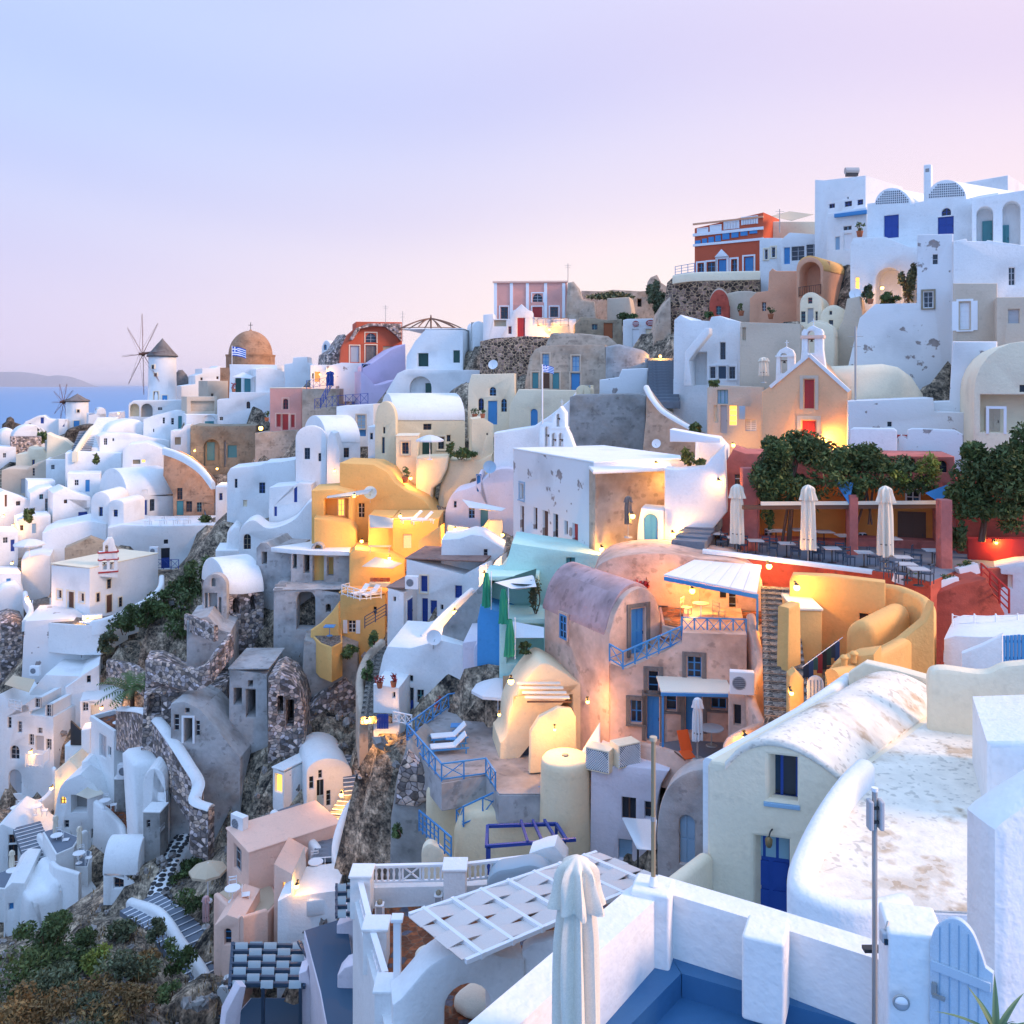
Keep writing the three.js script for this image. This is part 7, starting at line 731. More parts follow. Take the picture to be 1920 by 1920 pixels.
function dish(label, px, py, d, r, t = 0, m = C.whitep) { const g = thing('satellite_dish', label, 'dish', P(px, py, d), t); const q = lathe([[0,.0],[r * .5, r * .06],[r, r * .25]],20).rotateX(Math.PI / 2 - .3); const o = mesh('reflector', q, m, g); o.material.side = THREE.DoubleSide; mesh('arm', rod(new V3(0,-r * .6,.05), new V3(0,0, r * .9),.015), C.steel, g); mesh('mast', rod(new V3(0,0,-.05), new V3(0,-r * 1.6,-.1),.025), C.steel, g); return g; }
function bush(name, label, cat, blobs, lm, size, seed, o = {}) { // leaf faces scattered through uneven clumps
  const r = rng(seed), O = P(blobs[0][0], blobs[0][1], blobs[0][2]); if (o.dy) O.y += o.dy; const g = thing(name, label, cat, O, 0, o.group); const pos = [], col = [], nor = []; const sub = (bx) => { const [px, py, d, rx, ry, rz, n] = bx, c = P(px, py, d).sub(O), k = d / F; const cl = Array.from({ length: 9 }, () => { const a = r() * 6.28, b = Math.acos(2 * r() - 1), q = .35 + .55 * r(); return [Math.sin(b) * Math.cos(a) * q, Math.cos(b) * q, Math.sin(b) * Math.sin(a) * q, .28 + .3 * r(),.7 + r() * .6]; });
    for (let i = 0; i < n; i++) { const m = cl[i % 9], a = r() * 6.28, b = Math.acos(2 * r() - 1), q = Math.pow(r(),.4) * m[3]; const X = c.x + (m[0] + Math.sin(b) * Math.cos(a) * q) * rx * k, Y = c.y + (m[1] + Math.cos(b) * q) * ry * k, Z = c.z + (m[2] + Math.sin(b) * Math.sin(a) * q) * rz; const u = new V3(r() - .5, r() - .5, r() - .5).normalize(), v = new V3(r() - .5, r() - .5, r() - .5).cross(u).normalize(); const s = size * (.4 + 1.1 * r()), p0 = new V3(X, Y, Z), A1 = p0.clone().addScaledVector(u, s), B1 = p0.clone().addScaledVector(v, s * .4), C1 = p0.clone().addScaledVector(u, -s), D1 = p0.clone().addScaledVector(v, -s * .4), n0 = u.clone().cross(v); for (const p of [A1, B1, C1, A1, C1, D1]) { pos.push(p.x, p.y, p.z); nor.push(n0.x, n0.y, n0.z); } const h1 = m[4] * (.7 + .6 * r()), w = r() * .25; for (let t = 0; t < 6; t++) col.push(h1 * (1 + w), h1, h1 * (1 - w)); } }; blobs.forEach(sub);
  const s = new THREE.BufferGeometry(); s.setAttribute('position', new THREE.Float32BufferAttribute(pos, 3)); s.setAttribute('normal', new THREE.Float32BufferAttribute(nor, 3)); s.setAttribute('color', new THREE.Float32BufferAttribute(col, 3)); mesh(o.part || 'foliage', s, lm, g);
  const [px, py, d, rx, ry, rz] = blobs[0]; for (let i = 0; i < (o.stems ?? 3); i++) { const a = P(px + (r() - .5) * rx * .5, py + ry * (o.down ?? 1.05), d).sub(O), b = P(px + (r() - .5) * rx, py - ry * .3, d).sub(O); const c = new THREE.CatmullRomCurve3([a, a.clone().lerp(b, .5).add(new V3((r() - .5) * .3,0, (r() - .5) * .3)), b]); mesh('stem', new THREE.TubeGeometry(c, 6, (o.sr ?? .03),5), C.wood, g); } return g; }
function potPlant(label, p, s, lm, seed) { const k = F / -p.z; const g = bush('potted_plant', label, 'plant', [[960 + p.x * k, HY + (CY - p.y) * k, -p.z, .28 * s * k, .32 * s * k, .28 * s, 90]], lm, .09 * s, seed, { stems: 1, dy: 0 }); for (const c of g.children) c.position.y += .62 * s; mesh('pot', lathe([[0,0],[.14 * s, 0],[.2 * s, .3 * s],[.22 * s, .34 * s],[.18 * s, .34 * s],[.16 * s, .28 * s],[0,.28 * s]],14), C.clay, g); return g; }

// ---------- foreground parasol and agave ----------
closedParasol('large closed cream parasol in the foreground', new V3((1082 - 960) / F * 9, yF - .33,-9), CY - 890 / F * 9 - yF + .33,2.0,.195, C.canvas, { seed: 8, pm: C.wood });
{ const p = P(1868,1940,8.6), g = thing('agave_plant', 'spiky agave plant at the lower right corner', 'plant', p); const r = rng(6); for (let i = 0; i < 13; i++) { const a = i * 2.4, L = .42 + r() * .22, el = .35 + r() * .8, dir = new V3(Math.cos(a) * Math.cos(el), Math.sin(el), Math.sin(a) * Math.cos(el)), sd = new V3(-Math.sin(a),0, Math.cos(a)), pos = [], col = []; for (let k = 0; k < 6; k++) { const w = t => .035 * (1 - t) * (1 + t * .8), q = t => dir.clone().multiplyScalar(L * t).add(new V3(0,-.16 * t * t, 0)); const a0 = q(k / 6), b0 = q((k + 1) / 6), w0 = w(k / 6), w1 = w((k + 1) / 6); const v = [a0.clone().addScaledVector(sd, w0), a0.clone().add(new V3(0,-w0 * .5,0)), a0.clone().addScaledVector(sd, -w0), b0.clone().addScaledVector(sd, w1), b0.clone().add(new V3(0,-w1 * .5,0)), b0.clone().addScaledVector(sd, -w1)]; for (const j of [0,1,4,0,4,3,1,2,5,1,5,4]) { pos.push(v[j].x, v[j].y, v[j].z); const y = j === 1 || j === 4 ? 1 : 1.5; col.push(y, y * 1.02, y * .8); } } const s = new THREE.BufferGeometry(); s.setAttribute('position', new THREE.Float32BufferAttribute(pos, 3)); s.setAttribute('color', new THREE.Float32BufferAttribute(col, 3)); s.computeVertexNormals(); mesh('leaf', s, LM.agave, g); } }

// ---------- sun terrace ----------
const tp = (x, y) => onY(x, y, yT);
lounger('rear blue framed lounger with white mattress on the sun terrace', tp(842,1392),.2, C.lblue, C.wcanvas, { s: .95 }); lounger('front blue framed lounger with white mattress on the sun terrace', tp(842,1412),.2, C.lblue, C.wcanvas, { s: .95 });
for (const [lb2, x, y] of [['blue stool behind the rear lounger', 855,1372],['blue stool between the two loungers', 846,1396]]) table(lb2, tp(x, y),{ r: .26, h: .32, m: C.lblue, lm: C.lblue, sq: 1 });
openParasol('white open parasol on the sun terrace', tp(934,1365),2.45,1.35, C.wcanvas); table('small round table under the open parasol', tp(952,1362),{ r: .3 });
{ for (const [lb2, x, y, t] of [['left lattice air conditioner cover by the tower', 1126,1442,-.5],['right lattice air conditioner cover by the pink house', 1172,1432,.45]]) { const g = thing('lattice_cover', lb2, 'cover', P(x, y, 37.5), t), w = 1.05, hh = .95; mesh('box', rbox(w, hh, .7,0, hh / 2,0,.02), C.cream2, g); const sl = []; for (let i = -4; i < 12; i++) { const x0 = -w / 2 + i * .1; for (const s of [1,-1]) { const a = new V3(s * x0,.08,.36), b = new V3(s * (x0 + hh - .16), hh - .08,.36); if (Math.abs(a.x) > w / 2 && Math.abs(b.x) > w / 2) continue; const cl = (p, q) => { const u = p.clone(); if (Math.abs(u.x) > w / 2) { const f = (Math.sign(u.x) * w / 2 - q.x) / (u.x - q.x); u.lerpVectors(q, u, f); } return u; }; sl.push(bar(cl(a, b), cl(b, a),.02,.02)); } } mesh('painted_shade_panel', box(w - .1, hh - .12,.02,0, hh / 2,.348), C.step, g); mesh('lattice', merge(sl), C.whitep, g); } }  // dark panel imitates the shade behind the lattice
closedParasol('closed white parasol in the pink courtyard', P(1308,1424,36.2),2.45,1.6,.17, C.wcanvas, { seed: 12 });
{ const g = thing('deck_chair', 'bright orange deck chair in the pink courtyard', 'chair', P(1286,1418,36.5),.3); const o = mat('orange_cloth', [.75,.09,.01],{ r: .9 }); const b = mesh('backrest', rbox(.5,.04,.85,0,0,0,.015), o, g); b.position.set(.1,.5,-.3); b.rotation.x = 1.05; const s = mesh('seat', rbox(.5,.04,.55,0,0,0,.015), o, g); s.position.set(0,.12,.12); s.rotation.x = .25; mesh('frame', merge([box(.04,.04,.9,-.27,.05,0), box(.04,.04,.9,.27,.05,0)]), C.wood, g); }
table('round table by the pink courtyard wall', P(1334,1398,37.2),{ r: .5, m: C.greydoor, lm: C.steel }); aircon('white air conditioner on the pink pier', P(1391,1300,36.3),-.2,.95);
table('round lit table on the upper pink terrace', P(1314,1161,41.6),{ r: .38, m: C.straw }); chair('chair beside the lit round table', P(1348,1164,41.3),2.2, C.straw); chair('second chair behind the lit round table', P(1286,1157,42),1, C.straw);
// ---------- restaurant ----------
const rp = (x, y) => onY(x, y, yR + .01); let tn = 0;
for (const [x, y, nm] of [[1342,1026, 'leftmost'],[1378,1034, 'second'],[1417,1040, 'third'],[1475,1046, 'fourth'],[1518,1052, 'fifth'],[1560,1056, 'sixth'],[1620,1064, 'seventh'],[1692,1074, 'eighth'],[1700,1088, 'near eighth'],[1722,1098, 'ninth'],[1748,1060, 'tenth']]) { table(nm + ' square table from the left on the restaurant terrace', rp(x, y),{ r: .38, sq: 1, m: C.greydoor, lm: C.iron, t: -.1 }); const p = rp(x, y); chair('dark chair at the ' + nm + ' restaurant table', p.clone().add(new V3(.55,0,-.35)),1.2 + tn, C.navy, {}); chair('dark chair left of the ' + nm + ' restaurant table', p.clone().add(new V3(-.6,0,-.3)),-1 + tn++ * .2, C.navy, {}); }
for (const [x, y] of [[1455,1020],[1500,1018],[1545,1022],[1585,1030],[1670,1036]]) table('dark long table in the ' + ({ 1455: 'left', 1500: 'second', 1545: 'middle', 1585: 'fourth', 1670: 'right' })[x] + ' rear row of the restaurant', rp(x, y),{ r: .45, sq: 1, m: C.greydoor, lm: C.iron });
closedParasol('left closed beige parasol on the restaurant terrace', rp(1382,1037),3.5,2.9,.3, C.canvas, { seed: 21 }); closedParasol('middle closed beige parasol on the restaurant terrace', rp(1515,1056),3.75,3.0,.3, C.canvas, { seed: 22 }); closedParasol('right closed beige parasol on the restaurant terrace', rp(1660,1070),3.9,3.1,.3, C.canvas, { seed: 23 });
closedParasol('small closed grey parasol beside the blue arched door', P(1178,1008,48.4),2.2,1.4,.17, C.thatch); closedParasol('closed beige parasol on the beige shop roof', P(1432,718,68),1.9,1.3,.3, C.canvas); closedParasol('blue closed parasol above the small pink house', P(619,726,126),2.2,1.9,.42, C.blue);
for (const [lb2, x0, y0, x1, y1, d] of [['left white flower box at the terrace corner', 1678,1082,1740,1100,41],['middle white flower box at the terrace corner', 1742,1100,1795,1090,40.6],['right white flower box at the terrace corner', 1796,1074,1832,1064,41.6]]) { const a = P(x0, y0, d), b = P(x1, y1, d), g = thing('flower_box', lb2, 'planter', a.clone().lerp(b, .5)); mesh('trough', bar(a.clone().sub(g.position), b.clone().sub(g.position),.4,.45), C.whitep, g); bush('flowers', 'green plants with blossoms in the ' + lb2.split(' at')[0], 'flowers', [[(x0 + x1) / 2, (y0 + y1) / 2 - 11, d, (x1 - x0) / 2,7,.2,260],[(x0 + x1) / 2, (y0 + y1) / 2 - 12, d, (x1 - x0) / 2.2,5,.2,60]], LM.mid, .06, x0,{ stems: 0 }); }
for (const [lb2, x, y] of [['left', 1448,1010],['middle', 1624,1018]]) { const g = thing('pebble_planter', lb2 + ' white planter set with black stones', 'planter', rp(x, y)); mesh('trough', rbox(.95,.6,.5,0,.3,0,.05), C.white, g); const r = rng(x); for (let i = 0; i < 16; i++) mesh('stone', new THREE.IcosahedronGeometry(.05 + r() * .03,1).scale(1.3,1,.5).translate(-.4 + (i % 6) * .16 + (i % 2) * .06,.12 + Math.floor(i / 6) * .18,.25), C.iron, g); }
// vines over the restaurant
bush('vine', 'dense green vine over the left restaurant bay', 'vine', [[1470,862,46.5,66,54,1.2,7200],[1440,905,46.4,34,44,1,2600],[1540,852,46.8,54,34,1,2600],[1500,905,46.2,50,22,.8,1300],[1440,960,46.6,14,40,.5,500]], LM.dark, .13,31,{ sr: .08, down: 2.9 });
bush('vine', 'tangled vine over the middle restaurant pillar', 'vine', [[1620,866,46.3,60,42,1,3600],[1615,915,46,26,34,.7,1300],[1580,850,46.6,34,16,.8,700],[1690,868,46.3,52,22,.9,1100],[1720,905,45.9,34,24,.6,700],[1560,890,45.9,60,40,.5,900],[1665,905,45.8,60,46,.5,800],[1500,930,46,70,26,.4,500]], LM.dark, .12,37,{ sr: .06, down: 2.8 });
bush('vine', 'yellowish vine tendrils over the right restaurant bay', 'vine', [[1735,880,45.8,30,30,.6,800],[1690,900,45.8,30,18,.5,350]], LM.yellow, .1,39,{ sr: .02 });
bush('vine', 'huge dark vine mass at the right of the restaurant', 'vine', [[1850,880,43,76,68,2,9500],[1905,890,42.6,60,80,1.6,5600],[1960,880,42.4,60,90,1.6,3000],[1810,945,43,36,50,1,2300],[1880,955,42.6,60,34,1,2200],[1796,1000,43,16,30,.5,500]], LM.dark, .13,41,{ sr: .1, down: 2 });
for (const [lb2, a, b, c] of [['left blue shade cloth on the restaurant front', [1562,898,46],[1600,905,45.8],[1592,945,45.6]],['right blue shade cloth on the restaurant front', [1735,924,45.4],[1778,908,45.2],[1770,948,45]]]) { const g = thing('shade_cloth', lb2, 'shade cloth', P(...a)); sail(g, [P(...a), P(...b), P(...c)], C.lblue, .1); }
// ---------- sails, parasols and chairs elsewhere ----------
const sl2 = (lb2, m, ...p) => { const g = thing('shade_sail', lb2, 'shade sail', P(...p[0])); sail(g, p.map(q => P(...q)), m); };
sl2('grey sail over the ochre bench nook', C.gcanvas, [692,965,74],[738,972,73],[736,990,72],[694,989,73]); sl2('grey triangular sail above the ochre lower terrace', C.gcanvas, [678,1062,71],[704,1044,72],[754,1056,70],[736,1066,67]); sl2('grey sail over the ochre balcony', C.gcanvas, [614,930,75],[700,915,77],[690,926,74],[612,934,74]); sl2('white sail in front of the lilac cave house', C.wcanvas, [866,936,76],[948,953,74],[940,958,72],[880,952,72]); sl2('dark green sail over the upper mint nook', C.green, [925,1092,48],[1006,1066,49],[1002,1096,45.5]); sl2('white sail over the upper mint nook', C.wcanvas, [928,1092,47],[1000,1078,48],[1006,1100,44.5],[960,1104,45]); sl2('white triangular sail over the lower mint nook', C.wcanvas, [960,1165,45],[1020,1176,44.4],[1020,1196,43.6],[962,1196,43.8]); sl2('beige sail behind the vermilion house', C.straw, [1446,405,110],[1480,396,112],[1526,402,108],[1484,414,104]); sl2('white awning over the green shuttered veranda', C.wcanvas, [436,706,148],[456,698,149],[476,706,148],[470,710,146]); sl2('reed mat awning on the hotel roof', C.straw, [8,1283,86],[24,1266,88],[66,1274,87],[54,1298,84]); sl2('slatted awning on the hotel vault house', C.canvas, [142,1490,73.5],[176,1468,76],[196,1488,75],[165,1498,72.5]);
for (const [x, y, d] of [[944,1140,45.4],[912,1108,47.4],[956,1200,43.4]]) { const g = thing('green_curtain', 'green curtain ' + ({ 944: 'in the middle', 912: 'at the left', 956: 'low' })[x] + ' of the mint nooks', 'curtain', P(x, y + 28, d)); const s = folded(1.7,.22,6, x, t => .5 + .5 * t); mesh('cloth', s.translate(0,1.7,0), mat('green_voile', [.03,.28,.15],{ r: .9 }), g); mesh('pole', rod(new V3(.25,-.2,0), new V3(.25,1.8,0),.03), C.whitep, g); }
openParasol('white parasol on the cream house terrace', P(806,862,83.5),2.3,1.3, C.wcanvas); openParasol('beige parasol in the scrub garden', P(390,1690,54),2.3,1.1, C.straw); closedParasol('closed mauve parasol beside the slate lane', P(386,1738,50),1.7,1.3,.16, C.mauve); openParasol('white parasol at the left edge steps', P(55,1045,108),2.2,1.8, C.wcanvas);
const W5 = C.whitep; lounger('left white lounger on the ochre roof', P(772,980,72.5),.4, W5, W5); lounger('right white lounger on the ochre roof', P(792,982,72),.4, W5, W5); lounger('left white lounger on the ochre railing terrace', P(676,1118,69),.9, W5, W5,{ s: .9 }); lounger('right white lounger on the ochre railing terrace', P(696,1120,68.5),.9, W5, W5,{ s: .9 });
railing('white railing of the ochre lower terrace', W5,[P(655,1112,72), P(641,1116,70), P(675,1126,67), P(715,1122,68.8)],.8,{ style: 'r' });
table('blue table in the ochre court', P(618,1192,67.6),{ r: .4, sq: 1, m: C.lblue, lm: C.lblue }); { const g = thing('cushion_bench', 'curved bench with red cushions on the ochre terrace', 'bench', P(712,1100,70.5)); mesh('seat', rbox(1.6,.35,.5,0,.18,0,.05), C.cream2, g); for (let i = 0; i < 6; i++) mesh('cushion', rbox(.26,.3,.12,-.65 + i * .26,.52,-.15,.05), i % 2 ? C.cushion : C.clay, g); } { const g = thing('garden_bench', 'wooden bench in the ochre nook', 'bench', P(712,1036,72)); mesh('seat', rbox(1.8,.06,.5,0,.5,0,.02), C.straw, g); for (const s of [-1,1]) mesh('leg', box(.06,.5,.4, s * .75,.25,0), C.straw, g); }
for (const [lb2, x, y, d] of [['on the terracotta roof terrace', 221,1370,77],['left on the terracotta court', 196,1518,70.5],['right on the terracotta court', 243,1588,67],['in the upper blue hotel court', 106,1584,68],['in the middle blue hotel court', 148,1618,66],['in the left blue court', 23,1650,66.5],['on the peach terrace', 436,1690,49.5],['beside the plunge pool', 592,1640,51],['at the left edge terrace', 30,1530,76],['in the lit hotel court', 68,1528,75]]) { const p = P(x, y, d); table('small round white table ' + lb2, p, { r: .42 }); chair('white chair beside the small table ' + lb2, p.clone().add(new V3(.75,0,.1)),1.8, W5); chair('white chair behind the small table ' + lb2, p.clone().add(new V3(-.2,0,-.7)),.3, W5); }
for (const [lb2, x, y, d] of [['in the upper blue hotel court', 104,1578,69],['in the middle blue hotel court', 149,1600,67],['on the terracotta court', 243,1580,67.6],['in the left blue court', 22,1645,67]]) closedParasol('small closed white parasol ' + lb2, P(x, y + 8, d),2.3,1.5,.16, C.canvas);
chair('left white folding chair on the slate terrace', P(580,1548,57),.6, W5); chair('right white folding chair on the slate terrace', P(576,1535,58),2, W5);
for (const [lb2, x, y, d] of [['first', 272,985,111],['second', 300,984,111.4],['third', 325,986,111.8],['fourth', 345,985,112]]) { table(lb2 + ' white table on the long terrace from the left', P(x, y, d).setY(Yat(985,112) + .05),{ r: .5, sq: 1 }); chair('white chair at the ' + lb2 + ' long terrace table', P(x + 8, y, d + 1).setY(Yat(985,112) + .05),1, W5); }
// ---------- small things ----------
aircon('air conditioner on the long terrace wall', P(289,1040,108.5),0,1); aircon('air conditioner on the small white cobalt block', P(773,1104,63),-.2,.95); aircon('rooftop unit on the peach house', P(449,1560,54),-.6,1.1); aircon('air conditioner by the chapel house', P(66,1266,91),0,1); aircon('air conditioner above the black timber porch', P(236,1458,73),0,1.2);
dish('satellite dish on the ochre house', 694,924,76.5,.55,.2, C.paleblue); dish('satellite dish on the rubble wall', 925,684,110,.6,-.3); dish('pale blue dish above the lilac cave house', 918,876,77,.55,.1, C.paleblue); dish('satellite dish on the tan street wall', 1231,832,63,.32,-.4); dish('dish beside the plant arch', 1604,552,76,.5,-.5); dish('dish by the cobalt gate house', 813,1195,53.5,.45,.3);
for (const [lb2, x, y0, y1, d, r] of [['thin antenna mast on the orange ruin', 723,605,572,140,.04],['second mast beside the orange ruin', 755,640,583,139,.04],['mast on the pink mansion corner', 1065,530,494,126,.05],['rusty chain mast in front of the peach church', 1604,800,612,58,.07],['mast with antenna on the white tower house', 1600,330,316,96,.04],['white terrace mast behind the vermilion house', 1462,436,392,106,.06]]) { const g = thing('mast', lb2, 'mast', P(x, y0, d)); const H = (y0 - y1) / F * d; mesh('pole', rod(new V3(), new V3(0, H, 0), r), C.steel, g); mesh('crossbar', merge([rod(new V3(-.5, H * .9,0), new V3(.5, H * .9,0),.02), rod(new V3(-.35, H * .8,0), new V3(.35, H * .8,0),.02)]), C.steel, g); }
{ const g = thing('solar_tank', 'solar water tank on the white tower house', 'tank', P(1597,330,96)); mesh('tank', new THREE.CylinderGeometry(.35,.35,1.4,14).rotateZ(Math.PI / 2).translate(0,.55,0), C.steel, g); mesh('stand', box(1.2,.3,.5,0,.12,0), C.iron, g); }
{ const cv = document.createElement('canvas'); cv.width = 270; cv.height = 180; const c = cv.getContext('2d'); for (let i = 0; i < 9; i++) { c.fillStyle = i % 2 ? '#f4f6fb' : '#1450b4'; c.fillRect(0, i * 20,270,20); } c.fillStyle = '#1450b4'; c.fillRect(0,0,100,100); c.fillStyle = '#f4f6fb'; c.fillRect(40,0,20,100); c.fillRect(0,40,100,20); const t = new THREE.CanvasTexture(cv); t.colorSpace = THREE.SRGBColorSpace; const fm = new THREE.MeshStandardMaterial({ map: t, roughness: .9, side: THREE.DoubleSide }); fm.name = 'flag_cloth';
  for (const [lb2, x, y0, yt, d, w] of [['blue and white striped flag on a tall pole by the bell tower', 1017,800,683,66,20],['blue and white striped flag below the dome', 435,684,648,150,26]]) { const g = thing('flag', lb2, 'flag', P(x, y0, d)); const H = (y0 - yt) / F * d, W = w / F * d, s = new THREE.PlaneGeometry(W, W * .66,14,6), p = s.attributes.position; for (let i = 0; i < p.count; i++) { const u = p.getX(i) / W + .5; p.setZ(i, Math.sin(u * 8) * .1 * u); p.setY(i, p.getY(i) - u * u * .22 * W); } s.computeVertexNormals(); mesh('pole', rod(new V3(), new V3(0, H, 0),.05), C.whitep, g); mesh('cloth', s.translate(W / 2 + .05, H - W * .4,0), fm, g); } }
{ const g = thing('gazebo_frame', 'bare metal parasol shaped gazebo frame on the ridge', 'gazebo', P(808,622,128)); const k = 128 / F, top = new V3(0,25 * k, 0), m = mat('rusty_iron', [.2,.1,.06],{ r: .8 }); for (let i = 0; i < 10; i++) { const a = i / 10 * 6.283, c = new THREE.QuadraticBezierCurve3(top, new V3(Math.cos(a) * 30 * k, 21 * k, Math.sin(a) * 3), new V3(Math.cos(a) * 60 * k, 5 * k, Math.sin(a) * 4)); mesh('rib', new THREE.TubeGeometry(c, 8,.09,5), m, g); } mesh('finial', rod(top, new V3(0,32 * k, 0),.16,.05), m, g); mesh('ring', new THREE.TorusGeometry(1,.02,5,30).rotateX(Math.PI / 2).scale(60 * k, 3,4).translate(0,5 * k, 0), m, g); mesh('post', rod(new V3(0,-4,0), top, .12), m, g); }
railing('cobalt railing at the warm lit hut', C.blue, [P(575,730,126), P(612,724,127)],1.2,{ sp: 1 }); railing('cobalt railing above the blue barred window house', C.blue, [P(590,768,121), P(634,762,118), P(690,758,116)],1.4,{ sp: 1.1 }); railing('cobalt stair railing in front of the rough white wall', C.blue, [P(602,764,120), P(622,726,126)],1.3,{ sp: 1.2 }); railing('thin brown railing of the mansion terrace', C.wood, [P(1008,612,118), P(1066,611,117)],1,{ style: 'b', sp: 1 }); railing('blue railing on the corner below the vermilion house', C.lblue, [P(1266,518,104), P(1302,512,101)],1.1,{ style: 'r' }); railing('white crossed railing beside the cobalt gate', W5,[P(737,1354,50), P(772,1362,49)],.6,{ sp: .5 }); railing('dark railing above the cobalt gate house', C.navy, [P(684,1178,63), P(724,1155,62)],.8,{ style: 'r' }); railing('white hotel balcony railing', W5,[P(48,1438,83), P(80,1440,80.5), P(92,1428,81)],1.2,{ style: 'b', sp: .8 }); railing('white balcony rail high on the hotel', W5,[P(16,1330,85.5), P(40,1335,84)],1,{ style: 'r' });
{ const g = thing('blue_gate', 'cobalt gate beside the lower white house', 'gate', P(717,1368,49.6)); for (let i = 0; i < 7; i++) mesh('picket', box(.08,.8,.03,-.25 + i * .09,.45,0), C.blue, g); mesh('rail', box(.62,.06,.03,0,.7,-.03), C.blue, g); }
{ const g = thing('laundry_line', 'dark laundry hanging in the apricot court', 'laundry', P(1530,1220,33)); const r = rng(9); const a = P(1505,1250,32).sub(g.position), b = P(1580,1195,34).sub(g.position); mesh('line', rod(a, b, .012), C.whitep, g); const cs = [[.02,.03,.05],[.03,.06,.14],[.04,.1,.08],[.3,.03,.03],[.02,.02,.02],[.02,.05,.04]]; for (let i = 0; i < 8; i++) { const p = a.clone().lerp(b, .08 + i * .11), hh = .4 + r() * .35; mesh('garment', rbox(.2, hh, .03, p.x, p.y - hh / 2, p.z, .01), mat('laundry_' + (i % 6), cs[i % 6]), g); } }
for (const [x, y, d, lb2] of [[1548,1245,29.4, 'first'],[1566,1238,29.4, 'second']]) { const g = thing('chimney_vent', lb2 + ' small round chimney vent on the apricot house', 'vent', P(x + 35, y + 4, d)); mesh('pipe', lathe([[.1,0],[.1,.22],[.14,.26],[.14,.3],[.08,.36],[0,.37]],12), C.ochre2, g); }
h('trellis', 'white lattice screen on the sun terrace edge', C.whitep, 38.8,-40,[[1078,1450],[1080,1425],[1124,1355],[1124,1440]],.05,{ cat: 'trellis', b: .01, dn: 0, nog: 1 });
h('louvre_roof', 'pale slatted canopy over the planter wall', C.whitep, 49,-8,[[1256,812],[1256,805],[1350,822],[1350,830]],1.6,{ cat: 'canopy', b: .03, dn: 0, nog: 1 });
stairs('restaurant_steps', 'dark stone steps rising to the restaurant', C.step, P(1290,1018,46), P(1338,955,52),1.7,8,{});
h('sign_board', 'pale blue framed notice beside the shop door', C.paleblue, 67.5,-4, R(1386,761,1397,786),.06,{ cat: 'sign', b: .01, dn: 0, nog: 1 });

const EXTRA_GROUND = [[20,1740,60],[60,1800,57],[120,1790,54],[200,1715,55.5],[250,1722,53.5],[330,1862,48.5],[200,1850,45],[80,1880,45],[300,1930,41],[0,1930,44],[380,1930,41],[260,1790,49],[150,1930,42],
  [230,1130,92],[280,1150,88],[330,1120,90],[230,1220,86],[280,1230,84],[330,1200,83],[360,1110,90],[600,1240,67],[540,1230,68],[470,1230,69],[600,1400,70],[500,1430,64],[470,1400,64.5],[560,1390,71],[640,1410,68],[450,1480,63],[470,1500,62],[700,1400,60],[400,1480,65],[420,1520,62.5],[380,1440,66.5],[650,1690,48],[600,1690,49],[690,1680,45],[640,1640,50],[700,1600,48.5],[690,1560,53],[620,1600,54],[570,1560,57],[650,1560,55],[740,1640,42],[620,1530,58],[760,1700,39],[700,1760,39],[820,1680,36],[250,1690,58],[300,1580,65],[330,1640,60.5],[230,1590,69],[345,1560,64],[290,1520,69],[260,1720,56.5],[180,1690,59],[140,1690,61]];

